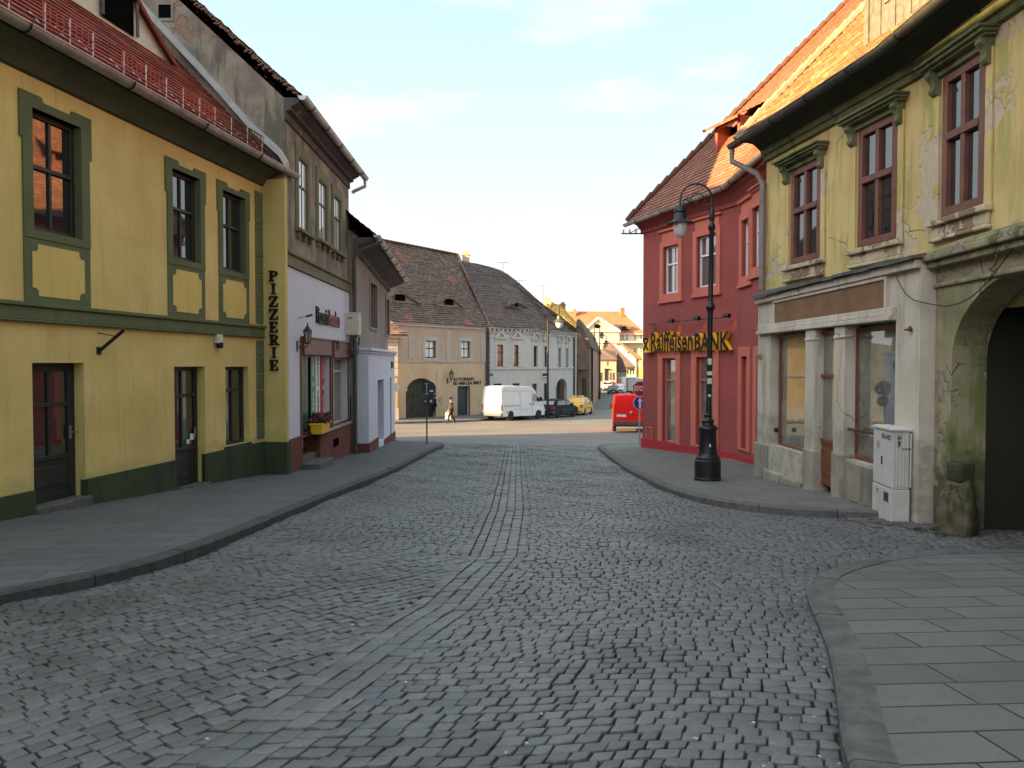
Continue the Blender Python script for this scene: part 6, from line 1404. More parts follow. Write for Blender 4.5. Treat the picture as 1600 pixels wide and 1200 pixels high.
# ================================================================== distant street
def fr(D): return Facade((-200, D), (200, D))
def px_loft(mb, A, DA, B, DB, m=None):
    P = [at(x, y, DA) for x, y in A]; Q = [at(x, y, DB) for x, y in B]; n = len(P); mb.face(P, m); mb.face(Q[::-1], m)
    for i in range(n): j = (i + 1) % n; mb.face([P[j], P[i], Q[i], Q[j]], m)
def shrink(A, k, vp=(965, 567)): return [(vp[0] + (x - vp[0]) * k, vp[1] + (y - vp[1]) * k) for x, y in A]
def slab_px(mb, pts, th, m=None):      # pts (px,py,D) -> slab with thickness th along -normal
    P = [at(*p) for p in pts]; n_ = (P[1] - P[0]).cross(P[2] - P[0]).normalized()
    if n_.y > 0: n_ = -n_
    Q = [p - n_ * th for p in P]; mb.face(P, m); mb.face(Q[::-1], m)
    for i in range(len(P)): j = (i + 1) % len(P); mb.face([P[j], P[i], Q[i], Q[j]], m)
def pwin(root, D, x0, x1, y0, y1, fm='white', gm='glass', fw=.12, cols=2, trans=(.45,), o=.06):
    F = fr(D); a, zt = F.uv(x0, y0); b = F.u(x1); c = F.z(x0, y1); return window(root, F, a, b, c, zt, o=o, fw=fw, trans=trans, cols=cols, fm=fm, gm=gm, mull=fw * .8, dp=.1)
M['brickold'] = plaster('old_brown_brick', (.20, .13, .09), (.25, .18, .13), 1.2, patch=(.32, .25, .18), ps=.7, pt=.58, bump=.6)
M['pinkwall'] = plaster('faded_pink_plaster', (.46, .25, .19), (.40, .22, .17), .8, stain=(.3, .18, .14), st=.6)
M['beige'] = plaster('far_beige_plaster', (.42, .36, .27), (.37, .31, .23), .3, stain=(.28, .24, .19), st=.58)
M['palyellow'] = plaster('palace_yellow', (.66, .55, .32), (.6, .5, .29), .2)
M['tilefar'] = plaster('far_red_roof', (.42, .17, .09), (.34, .13, .07), .5, stain=(.3, .12, .08), st=.6)
M['tilefard'] = plaster('far_brown_roof', (.17, .115, .09), (.13, .095, .08), .5, stain=(.10, .08, .07), st=.55)
M['whitegable'] = plaster('white_gable_plaster', (.70, .68, .62), (.64, .62, .57), .3)
zg = lambda D: -HY
# brick gable house after the curve
r_ = at(911, 640, 84); root = thing('gable_house', 'brown brick gable house with a steep tiled roof behind the white curved house', 'house', (r_.x, 84, -3.3))
A = [(899, 655), (899, 512), (904, 509), (921, 541), (921, 655)]; mb = MB(); px_loft(mb, A, 84, shrink(A, .6), 140); mb.build('wall', M['brickold'], root)
mb = MB(); B = [(901, 500), (905, 497), (925, 543), (921.5, 544), (904, 509), (900, 512)]; px_loft(mb, B, 83.7, shrink(B, .6), 140); mb.build('roof', M['tilefard'], root)
r_ = at(910, 640, 80.5); root = thing('lean_to', 'low dark roofed lean-to shed with two dark doors at the end of the white house', 'shed', (r_.x, 80.5, -3.2))
mb = MB(); px_loft(mb, [(903, 655), (903, 574), (917, 577), (917, 655)], 82.5, [(903, 650), (903, 574), (917, 577), (917, 650)], 83.6); mb.build('wall', M['brickold'], root)
mb = MB(); slab_px(mb, [(902.5, 556, 83.6), (906, 556, 83.6), (918, 577, 81.8), (902.5, 577, 81.8)], .15); mb.build('roof', M['tilefard'], root)
F = fr(82.45)
for a, b in ((910.5, 912.5), (914, 916)): mb = MB(); mb.fbox(F, F.u(a), F.u(b), 0, .05, F.z(900, 640), F.z(900, 590)); mb.build('door', M['darkwood'], root)
r_ = at(921, 640, 90); root = thing('pink_house', 'narrow faded pink house front with a dark downpipe', 'house', (r_.x, 90, -3.4))
mb = MB(); A = [(917.5, 650), (917.5, 542), (921, 537), (926, 545), (926, 650)]; px_loft(mb, A, 82.2 + 7.8, shrink(A, .8), 112); mb.build('wall', M['pinkwall'], root)
mb = MB(); p = at(925.5, 545, 89.8); q = at(925.5, 640, 89.8); mb.tube([p, Vector((p.x, p.y, q.z))], .12, 6); mb.build('downpipe', M['iron'], root)
# beige house
r_ = at(945, 598, 150); root = thing('beige_house', 'beige house with an arched doorway facing down the far street', 'house', (r_.x, 150, -3.8))
mb = MB(); A = [(927, 606), (927, 560), (963, 560), (963, 606)]; px_loft(mb, A, 150, shrink(A, .93), 162); mb.build('wall', M['beige'], root)
mb = MB(); slab_px(mb, [(926, 561, 149.6), (964, 561, 149.6), (962, 549, 156), (940, 545, 156), (926, 547, 156)], .3); mb.build('roof', M['tilefard'], root)
F = fr(150); a, b = F.u(944.5), F.u(950); zt_, zb_ = F.z(945, 577), F.z(945, 600); mb = MB(); n = 10
mb.prism(F, [(a, zb_), (b, zb_), (b, zt_ - .5)] + [((a + b) / 2 + (b - a) / 2 * math.cos(math.pi * i / n), zt_ - .5 + .5 * math.sin(math.pi * i / n)) for i in range(1, n)] + [(a, zt_ - .5)], 0, .08); mb.build('door', M['darkwood'], root)
for x0, x1, y0, y1 in ((948, 950, 565, 571), (931, 934, 580, 592), (937.5, 941, 582, 596), (952.5, 955, 582, 594), (957, 960, 582, 594), (931, 933.5, 564, 571)): pwin(root, 150, x0, x1, y0, y1, 'greywood', 'glass', cols=1, trans=())
mb = MB(); F = fr(149.9); mb.fbox(F, F.u(943.5), F.u(952), 0, .25, F.z(945, 577.5), F.z(945, 576)); mb.build('canopy', M['iron'], root)
r_ = at(970, 600, 158); root = thing('triangle_roof_house', 'low house with a tall brown triangular roof and two little attic windows', 'house', (r_.x, 158, -3.8))
mb = MB(); A = [(962, 604), (962, 580), (979, 580), (979, 604)]; px_loft(mb, A, 157, shrink(A, .95), 164); mb.build('wall', M['beige'], root)
mb = MB(); A = [(961.5, 581), (961.5, 562), (965, 551), (973, 562), (980, 581)]; px_loft(mb, A, 156.6, shrink(A, .95), 164.5); mb.build('roof', M['tilefard'], root)
for x0, x1 in ((965, 967.5), (973, 976)): pwin(root, 157, x0, x1, 581.5, 584, 'white', 'glass', cols=1, trans=())
r_ = at(985, 600, 172); root = thing('long_roof_house', 'house with a long shadowed tiled roof and pale green shuttered front', 'house', (r_.x, 172, -3.7))
mb = MB(); A = [(976, 606), (976, 573), (992, 573), (992, 606)]; px_loft(mb, A, 172, shrink(A, .9, (985, 567)), 188); mb.build('wall', plaster('pale_green_plaster', (.50, .52, .42), (.45, .47, .38), .3), root)
mb = MB(); slab_px(mb, [(949, 532.5, 184), (951.5, 532, 184), (993, 572.5, 171), (976, 573.5, 171), (962, 563, 174), (955, 551, 178)], .5); mb.build('roof', M['tilefard'], root)
mb = MB(); slab_px(mb, [(949, 532.5, 185), (960, 552, 180), (943, 549.5, 180), (942, 540, 182)], .4); mb.build('sunlit_roof_part', M['tilefar'], root)  # sunlit part of one roof; sun and shade put in as two colours
for x0, x1 in ((979.5, 981.5), (984, 986), (988.5, 990)): pwin(root, 172, x0, x1, 576, 585, 'mossgreen', 'glass', cols=1, trans=())
r_ = at(985, 600, 190); root = thing('white_gable_house', 'sunlit white gabled house with a brown verge and a yellow side wall', 'house', (r_.x, 190, -3.6))
mb = MB(); A = [(950, 606), (956, 543), (967.5, 536), (994, 561), (994, 606)]; px_loft(mb, A, 190, shrink(A, .9, (985, 567)), 210); mb.build('wall', M['whitegable'], root)
mb = MB(); B = [(962, 539), (968, 533.5), (1003, 558.5), (1003, 561), (994, 560.5), (968, 536.5)]; px_loft(mb, B, 189.5, shrink(B, .9, (985, 567)), 210); mb.build('roof', M['tilefar'], root)
mb = MB(); A = [(994.2, 606), (994.2, 561), (1003.5, 561), (1003.5, 606)]; px_loft(mb, A, 190.3, shrink(A, .9, (985, 567)), 210); mb.build('side_wall', M['yellowold'], root)
for x0, x1 in ((995.5, 997.5), (999.5, 1001.5)): pwin(root, 190.3, x0, x1, 566, 573, 'white', 'glass', cols=1)
pwin(root, 190, 980, 982.5, 549.5, 552.5, 'greywood', 'glass', cols=1, trans=())
# palace
r_ = at(950, 600, 232); root = thing('palace', 'large pale yellow palace with a pediment and an orange hipped roof closing the far street', 'palace', (r_.x, 232, -3.4))
mb = MB(); A = [(888, 615), (888, 520), (1006, 520), (1006, 615)]; px_loft(mb, A, 232, shrink(A, .93), 250); mb.build('wall', M['palyellow'], root)
mb = MB(); slab_px(mb, [(884, 520.5, 231), (1008, 520.5, 231), (975, 490.5, 240), (884, 489, 240)], .6); slab_px(mb, [(884, 489.5, 240), (975, 491, 240), (975, 487, 240.2), (884, 486.5, 240.2)], .5); mb.build('roof', M['tilefar'], root)
F = fr(229.5); pb = MB(); a, b, c = F.uv(913, 517), F.uv(968, 517), F.uv(935, 497)
pb.prism(F, [a, b, c], -3, 0); pb.fbox(F, F.u(914), F.u(967.5), -2.5, 0, F.z(940, 600), F.z(940, 517.5)); pd = pb.build('pediment', M['palyellow'], root)
mb = MB(); 
for p, q in ((a, c), (b, c)): mb.tube([F.pt(p[0], .3, p[1]), F.pt(q[0], .3, q[1])], .42, 4)
mb.fbox(F, F.u(912), F.u(969), -.5, .7, F.z(940, 519), F.z(940, 516.5)); mb.fbox(F, F.u(886), F.u(1006), -2.6, .5, F.z(940, 535.5), F.z(940, 533.5)); mb.fbox(F, F.u(968), F.u(1006), -2.6, -1.6, F.z(940, 522), F.z(940, 520)); mb.build('cornice', M['whitegable'], root)
mb = MB(); n = 16; uc, zc_ = F.uv(933.5, 510); mb.prism(F, [(uc + .95 * math.cos(2 * math.pi * i / n), zc_ + .65 * math.sin(2 * math.pi * i / n)) for i in range(n)], 0, .06); mb.build('oval_window', M['darkhole'], pd)
for x0 in (915, 922.5, 930, 938, 945, 953.5, 960.5): pwin(root, 229.5, x0, x0 + 4.2, 523, 531.5, 'white', 'glass', fw=.16)
for x0 in (970.5, 977, 989.5, 999): pwin(root, 232, x0, x0 + 5, 523, 531.5, 'white', 'glass', fw=.16)
for x0 in (971, 980, 989.5, 999): pwin(root, 232, x0, x0 + 5, 543, 552, 'white', 'glass', fw=.16); pwin(root, 232, x0, x0 + 5, 562, 572, 'white', 'glass', fw=.16)
for x in (971, 974): p = at(x, 492, 239); q = at(x, 482, 239); chimney(root, p.x, p.y, p.z - 1, q.z, .7, .9, 'tilefar')
p = at(898, 489, 239); chimney(root, p.x, p.y, p.z - 1, at(898, 484, 239).z, .8, .9, 'brickold')
p = at(975, 512, 231.5); mb = MB(); F = fr(231.2); n = 10; uc, zb_ = F.uv(975.5, 514); mb.prism(F, [(uc + 1.7 * math.cos(math.pi * i / n), zb_ + 1.3 * math.sin(math.pi * i / n)) for i in range(n + 1)], -4, 0); mb.build('arched_dormer', M['tilefard'], root)
mb = MB(); mb.prism(F, [(uc + .8 * math.cos(math.pi * i / n), zb_ + .1 + .7 * math.sin(math.pi * i / n)) for i in range(n + 1)], 0, .06); mb.build('dormer_window', M['darkhole'], root)
# bright yellow tiled roof
r_ = at(880, 500, 97); root = thing('yellow_roof_house', 'house whose bright sunlit yellow roof shows above the end of the white house', 'house', (r_.x, 97, -3.4))
mb = MB(); A = [(856, 655), (856, 500), (905, 513), (905, 655)]; px_loft(mb, A, 98, A, 106); mb.build('wall', M['beige'], root)
mb = MB(); P = [at(853, 476, 99), at(861, 471, 101), at(880, 480, 101), at(905, 509, 101)]; E_ = [at(853, 500, 96.5), at(866, 506, 96.5), at(886, 512, 96.5), at(906, 516, 96.5)]
roof(mb, E_, P, 14, seg=.5, lift=.05, jit=.05); mb.build('roof', M['tile_yel'], root)
p = at(879, 484, 101.5); chimney(root, p.x, p.y, p.z - 1.5, at(879, 475, 101.5).z, .7, .7, 'brickold'); p = at(855.5, 474, 100); chimney(root, p.x, p.y, p.z - 1.5, at(855, 466, 100).z, .9, .7, 'pinkbeige')
# roof antennas
for i, (x, y0, y1, D, lab) in enumerate(((786, 426, 409, 75.5, 'tall television antenna standing highest on the grey roof ridge'), (812, 447, 437, 77.5, 'short television antenna half way down the hip of the grey roof'), (848.5, 472, 446, 80.5, 'television antenna on a long mast near the low end of the grey roof'))):
    p, q = at(x, y0, D), at(x, y1, D); t = thing('roof_antenna', lab, 'antenna', tuple(p), 'television antennas on the white house roof')
    mb = MB(); mb.tube([p - Vector((0, 0, .5)), Vector((p.x, p.y, q.z))], .03, 5); mb.build('mast', M['zincdark'], t)
    mb = MB(); z = q.z - .05; mb.tube([(p.x - .55, p.y, z), (p.x + .55, p.y + .2, z)], .018, 4)
    for k_ in range(5): xx = p.x - .5 + .25 * k_; mb.tube([(xx, p.y - .35, z), (xx, p.y + .45, z)], .012, 4)
    mb.build('aerial', M['zincdark'], t)

# ================================================================== street furniture
def lamp_post(base, H, rot, lean, label, stickers=False, group=None, arm=.31):
    t = thing('street_lamp', label, 'street lamp', tuple(base), group); B = Vector(base); s = H / 5.9
    q = Matrix.Rotation(rot, 3, 'Z')
    mb = MB(); pr = [(.255, 0), (.255, .40), (.235, .42), (.235, .46), (.20, .50), (.18, .56), (.165, .98), (.175, 1.0), (.19, 1.03), (.175, 1.07), (.12, 1.1), (.11, 1.14), (.13, 1.18), (.09, 1.22), (.075, 1.25), (.085, 1.3), (.06, 1.34)]
    mb.lathe([(r_ * s, z * s) for r_, z in pr], B, 20); mb.lathe([(.262 * s, .0), (.262 * s, .06 * s), (.255 * s, .07 * s)], B, 20); mb.build('pedestal', M['iron'], t, smooth=30)
    top = B + Vector((lean * s, 0, 4.95 * s)); ax = lambda z: B + Vector((lean * z / 4.95, 0, z * s))
    mb = MB(); pr = [(.06, 1.32), (.055, 1.6), (.052, 3.3), (.06, 3.34), (.08, 3.38), (.1, 3.42), (.085, 3.47), (.06, 3.5), (.05, 3.56), (.046, 4.9), (.07, 4.95), (.075, 5.0), (.05, 5.05), (.04, 5.1), (.055, 5.14), (.055, 5.3), (.04, 5.34)]
    n = 14; b0 = len(mb.v)
    for r_, z in pr:
        c = ax(z)
        for k_ in range(n): mb.v.append((c.x + r_ * s * math.cos(2 * math.pi * k_ / n), c.y + r_ * s * math.sin(2 * math.pi * k_ / n), c.z))
    for i in range(len(pr) - 1):
        for k_ in range(n): k2 = (k_ + 1) % n; mb.f.append((b0 + i * n + k_, b0 + i * n + k2, b0 + (i + 1) * n + k2, b0 + (i + 1) * n + k_)); mb.m.append(0)
    mb.build('pole', M['iron'], t, smooth=30)
    # crook with scrolls, in the plane given by rot (arm towards -x before rotation)
    O = ax(5.3); loc = lambda x, z: O + q @ Vector((x * s, 0, z * s)); R_ = arm
    mb = MB(); pts = [loc(0, 0), loc(.01, .14)] + [loc(-R_ + R_ * math.cos(a), .22 + R_ * math.sin(a)) for a in [math.pi * i / 18 for i in range(19)]] + [loc(-2 * R_, .18), loc(-2 * R_, .1)]
    mb.tube(pts, .02 * s, 7)
    sp = [loc(-R_ + (.19 - .012 * i) * math.cos(i * .5 - .6), .21 + (.19 - .012 * i) * math.sin(i * .5 - .6)) for i in range(15)]; mb.tube(sp, .012 * s, 6)
    sp = [loc(-.52 + (.07 - .005 * i) * math.cos(i * .6), .16 + (.07 - .005 * i) * math.sin(i * .6)) for i in range(12)]; mb.tube(sp, .01 * s, 5)
    sp = [loc(-.06 + (.07 - .005 * i) * math.cos(3.1 - i * .6), .08 + (.07 - .005 * i) * math.sin(3.1 - i * .6)) for i in range(12)]; mb.tube(sp, .01 * s, 5)
    mb.tube([loc(0, .02), loc(-.12, .03), loc(-.2, .03)], .012 * s, 5); mb.tube([loc(-.55, .22), loc(-.5, .24), loc(-.46, .3)], .01 * s, 5)
    mb.build('bracket', M['iron'], t, smooth=50)
    Lc = loc(-2 * R_, .1)
    mb = MB(); mb.lathe([(r_ * s, z * s) for r_, z in [(.02, .0), (.1, -.01), (.115, -.03), (.12, -.12), (.105, -.14), (.12, -.17), (.125, -.25), (.15, -.29), (.26, -.33), (.265, -.345), (.12, -.335)]], Lc, 20); hd = mb.build('lamp_shade', M['iron'], t, smooth=35)
    mb = MB(); mb.lathe([(r_ * s, z * s) for r_, z in [(.135, -.335), (.14, -.40), (.13, -.48), (.105, -.55), (.07, -.6), (.03, -.625)]], Lc, 18); mb.build('globe', M['opal'], t, smooth=True)
    if stickers:
        for z, h, wd in ((2.02, .12, .045), (2.2, .08, .05), (2.42, .13, .04), (1.75, .05, .03)): mb = MB(); mb.box(-wd, wd, -.005, .001, z, z + h, Matrix.Translation(ax(0) + Vector((.012, -.062, 0)))); mb.build('sticker', M['cream'], t)
        mb = MB(); mb.box(-.014, .014, -.19, -.178, .72, .78, Matrix.Translation(B)); mb.build('sticker', M['white'], t)
    return t
k = NT('opal_glass'); k.b.inputs['Transmission Weight'].default_value = .0; k.b.inputs['Coat Weight'].default_value = .6; M['opal'] = k.fin((.62, .56, .55), .25, .5)
b0 = onground(1105.5, 750.5, PAV - .016); Hs = (at(1105, 283, b0.y).z - b0.z)
lamp_post((b0.x, b0.y, b0.z), 5.9 * Hs / 5.88, 0, .05, 'tall black cast iron street lamp with a scrolled crook before the red house', True, 'cast iron street lamps')
def post_lamp(px, ytop, D, heads, label, extra=None):
    p = at(px, ytop, D); g = gz(D) + .1; t = thing('street_lamp', label, 'street lamp', (p.x, D, g), 'cast iron street lamps')
    mb = MB(); mb.tube([(p.x, D, g), (p.x, D, g + 1), (p.x, D, g + 1.05), (p.x, D, p.z)], [.16, .13, .09, .07], 8); mb.build('pole', M['iron'], t)
    for (hx, hy) in heads:
        h = at(hx, hy, D); mb = MB(); mb.tube([(p.x, D, p.z - .1), (p.x + (h.x - p.x) * .3, D, h.z + 1.3), (h.x, D, h.z + 1.35), (h.x, D, h.z + .5)], .035, 6); mb.build('bracket', M['iron'], t)
        mb = MB(); mb.lathe([(.04, .55), (.2, .45), (.22, .2), (.5, 0), (.48, -.03)], (h.x, D, h.z), 12); mb.build('lamp_shade', M['zincdark'], t, smooth=35)
        mb = MB(); mb.lathe([(.3, 0), (.3, -.2), (.2, -.42), (.06, -.5)], (h.x, D, h.z), 12); mb.build('globe', M['opal'], t, smooth=True)
    return t
post_lamp(856, 500, 60.5, [(874, 503)], 'slim dark street lamp rising behind the dark parked car before the white house')
post_lamp(937, 512, 108, [(940.5, 524), (947, 537)], 'two headed street lamp far down the street beside the pink house')
post_lamp(929, 500, 116, [(926.5, 541)], 'thin distant street lamp between brick gable and beige house')

# service cabinet
c0 = Vector((.4958 * 10.7, 10.7, gz(10.7) + .07))
d1 = Vector((.10, 1, 0)).normalized(); d2 = Vector((1, -.10, 0)).normalized(); Wc, Dc = .72, .25
zc0 = c0.z; Hc = at(1396, 669, c0.y).z - zc0
t = thing('service_cabinet', 'pale grey plastic utility cabinet with scribbles and stickers beside the shop window', 'cabinet', tuple(c0))
def cb(mb, a0, a1, b0_, b1, z0, z1, m=None): mb.hexa([c0 + d1 * a + d2 * b + Vector((0, 0, z - 0)) for z in (z0, z1) for a, b in ((a0, b0_), (a0, b1), (a1, b1), (a1, b0_))], m)
M['cabinet'] = plain('pale_grey_polyester', (.50, .50, .46), .6, var=.18, vs=3)
mb = MB(); cb(mb, 0, Wc, 0, Dc, -.1, Hc * .315); mb.build('base', M['cabinet'], t, bevel=.01)
mb = MB(); cb(mb, .012, Wc - .012, .012, Dc - .01, Hc * .32, Hc * .965)
for i in range(6): cb(mb, .003, .012, .02 + i * .045, .045 + i * .045, Hc * .34, Hc * .94)
bd = mb.build('housing', M['cabinet'], t, bevel=.006)
mb = MB(); cb(mb, -.015, Wc + .015, -.015, Dc + .015, Hc * .965, Hc * .985); mb.hexa([c0 + d1 * a + d2 * b + Vector((0, 0, z)) for z, e in ((Hc * .985, 0), (Hc * 1.005, .06)) for a, b in ((-.015 + e, -.015 + e), (-.015 + e, Dc + .015 - e), (Wc + .015 - e, Dc + .015 - e), (Wc + .015 - e, -.015 + e))]); mb.build('lid', M['cabinet'], t, bevel=.006)
mb = MB(); cb(mb, .03, Wc - .03, .0, .012, Hc * .335, Hc * .95); dr = mb.build('door', M['cabinet'], t, bevel=.004)
mb = MB(); cb(mb, Wc * .46, Wc * .5, -.014, .0, Hc * .57, Hc * .66); mb.build('handle', M['zincdark'], dr)
Rm = Matrix((-d1, Vector((0, 0, 1)), -d2)).transposed().to_4x4(); Rs = Matrix((d2, Vector((0, 0, 1)), -d1)).transposed().to_4x4()
ink, inkr = plain('blue_ink', (.03, .05, .16)), plain('faded_red_ink', (.45, .22, .2)); inkb = M['black']
mb = MB(); put_text(mb, Matrix.Translation(c0 + d1 * .2 - d2 * .002 + Vector((0, 0, Hc * .885))) @ Rm, 'FB-HD', .1, .002, .002, 1.2); mb.build('marking', ink, t)
mb = MB(); put_text(mb, Matrix.Translation(c0 + d1 * .5 - d2 * .002 + Vector((0, 0, Hc * .78))) @ Rm, 'M', .16, .002, .002, 1); mb.build('marking', inkr, t)
mb = MB(); put_text(mb, Matrix.Translation(c0 + d2 * .1 - d1 * .002 + Vector((0, 0, Hc * .89))) @ Rs, 'H', .075, .003, .002, 1); put_text(mb, Matrix.Translation(c0 + d2 * .1 - d1 * .002 + Vector((0, 0, Hc * .85))) @ Rs, 'u', .075, .003, .002, 1); put_text(mb, Matrix.Translation(c0 + d2 * .1 - d1 * .002 + Vector((0, 0, Hc * .81))) @ Rs, 'F', .075, .003, .002, 1)
pts = [c0 + d2 * (.14 + .012 * i) - d1 * .001 + Vector((0, 0, Hc * .77 + .012 * math.sin(i * 2.1))) for i in range(11)]; mb.tube(pts, .004, 4); mb.build('scribble', inkb, t)
mb = MB(); cb(mb, .1, .27, -.004, .001, Hc * .16, Hc * .265); mb.build('sticker', plain('dark_sticker', (.05, .03, .04)), t); mb = MB(); cb(mb, .48, .55, -.004, .001, Hc * .23, Hc * .275); mb.build('sticker', plain('orange_sticker', (.45, .15, .08)), t)

# traffic signs
def disc(mb, c, r, n_, right, th=.02, n=24, m=None, oct_=False):
    up = Vector((0, 0, 1)); k = 8 if oct_ else n; ph = math.pi / 8 if oct_ else 0
    P = [c + (right * math.cos(2 * math.pi * i / k + ph) + up * math.sin(2 * math.pi * i / k + ph)) * r for i in range(k)]; Q = [p - n_ * th for p in P]
    mb.face(P, m); mb.face(Q[::-1], m)
    for i in range(k): j = (i + 1) % k; mb.face([P[j], P[i], Q[i], Q[j]], m)
D = 28.55; c_ = at(1000, 607.5, D); g = gz(D) + PAV; t = thing('stop_sign', 'red octagonal STOP sign over a blue round arrow sign on one pole', 'traffic sign', (c_.x, D, g))
mb = MB(); mb.tube([(c_.x, D + .05, g), (c_.x, D + .05, c_.z + .3)], .03, 8); mb.build('pole', M['zinc'], t)
n_, rt = Vector((0, -1, 0)), Vector((1, 0, 0)); r_ = 11.6 * D / 1200
mb = MB(); disc(mb, c_, r_ / math.cos(math.pi / 8), n_, rt, oct_=True); o_ = mb.build('stop_plate', M['white'], t)
mb = MB(); disc(mb, c_ + n_ * .003, r_ * .95 / math.cos(math.pi / 8), n_, rt, th=.002, oct_=True); mb.build('red_face', plain('sign_red', (.42, .015, .03), .4, var=.06), o_)
Fs = fr(D); 
V_, P_, N_ = glyphs('STOP', 1, .01, .035, 1); wx = max(v[0] for v in V_) - min(v[0] for v in V_); hy = max(v[1] for v in V_) - min(v[1] for v in V_)
mb = MB(); put_text(mb, Matrix.Translation(c_ + n_ * .008) @ Fs.rot().to_4x4(), 'STOP', .19 / hy, .004, .01, 1.62 * r_ / (wx * .19 / hy)); mb.build('lettering', M['white'], o_)
c2 = at(1000, 629.5, D); r2 = 10.4 * D / 1200; mb = MB(); disc(mb, c2, r2, n_, rt); o_ = mb.build('arrow_plate', M['white'], t)
mb = MB(); disc(mb, c2 + n_ * .003, r2 * .95, n_, rt, th=.002); mb.build('blue_face', plain('sign_blue', (.02, .03, .32), .4, var=.06), o_)
mb = MB(); ar = [(-.045, -.2), (.045, -.2), (.045, .06), (.1, .06), (0, .21), (-.1, .06), (-.045, .06)]; P = [c2 + n_ * .009 + rt * (x * r2 / .25) + Vector((0, 0, z * r2 / .25)) for x, z in ar]; mb.face(P); mb.face([p + n_ * -.004 for p in P][::-1]); mb.build('arrow', M['white'], o_)
# back of the west sign
b0 = onground(667, 694, PAV); D = b0.y; t = thing('sign_post', 'two dark blue round sign plates on a thin post at the kerb end', 'traffic sign', tuple(b0)); zt_ = at(668, 597, D).z
mb = MB(); mb.tube([tuple(b0), (b0.x, D, zt_)], .028, 8); mb.build('pole', M['zincdark'], t)
bl = plain('dark_blue_plate', (.02, .032, .06), .5); c_ = at(669.5, 607, D) + Vector((0, .04, 0)); mb = MB(); disc(mb, c_, 11.5 * D / 1200, n_, rt); p1 = mb.build('plate', bl, t)
c2 = at(669.5, 627, D) + Vector((0, .04, 0)); mb = MB(); disc(mb, c2, 8.0 * D / 1200, n_, rt); p2 = mb.build('plate', bl, t)
mb = MB(); 
for yy in (599.5, 615.5): z = at(668, yy, D).z; mb.box(b0.x - .085, b0.x + .085, D - .045, D - .02, z - .012, z + .012)
mb.box(b0.x - .02, b0.x + .02, D - .034, D - .028, at(668, 615, D).z, at(668, 600, D).z); mb.build('clamp', M['zinc'], t)
mb = MB(); 
for (x0, x1, y0, y1) in ((671.5, 677, 609.5, 612.5),): a = at(x0, y1, D - 0); b = at(x1, y0, D); mb.box(a.x, b.x, D + .012, D + .018, a.z, b.z)
mb.build('sticker', M['white'], p1)
for (x0, x1, y0, y1) in ((663.5, 666, 626, 628.5), (672, 675, 625, 628.5)): a = at(x0, y1, D); b = at(x1, y0, D); mb = MB(); mb.box(a.x, b.x, D + .012, D + .018, a.z, b.z); mb.build('sticker', M['white'], p2)
# sunlit round sign by the far kerb
b0 = onground(617, 660, .13); D = b0.y; t = thing('round_sign', 'sunlit cream round sign plate on a pale post in front of the quoined house', 'traffic sign', tuple(b0)); c_ = at(618.5, 605, D)
mb = MB(); mb.tube([tuple(b0), (b0.x, D, c_.z + .2)], .04, 8); mb.build('pole', M['cream'], t)
rt2 = Vector((.72, .69, 0)).normalized(); n2 = Vector((rt2.y, -rt2.x, 0)); mb = MB(); disc(mb, c_ - n2 * .05, .31, n2, rt2); pl = mb.build('plate', M['cream'], t); mb = MB(); mb.box(-.03, .03, -.03, 0, -.2, .2, Matrix.Translation(c_ - n2 * .02)); mb.build('clamp', M['zinc'], pl)
# parking restriction sign far away
b0 = onground(934.2, 617, .1); D = b0.y; t = thing('prohibition_sign', 'small pale round sign on a short dark post beside the far road', 'traffic sign', tuple(b0)); c_ = at(934.2, 600.5, D)
mb = MB(); mb.tube([tuple(b0), (b0.x, D, c_.z + .3)], .05, 6); mb.build('pole', M['iron'], t)
mb = MB(); disc(mb, c_ + n_ * .1, 4.2 * D / 1200, n_, rt, n=16); pl = mb.build('plate', plain('dull_red_rim', (.25, .13, .12)), t); mb = MB(); disc(mb, c_ + n_ * .105, 3.2 * D / 1200, n_, rt, th=.003, n=16); mb.build('face', M['cream'], pl)
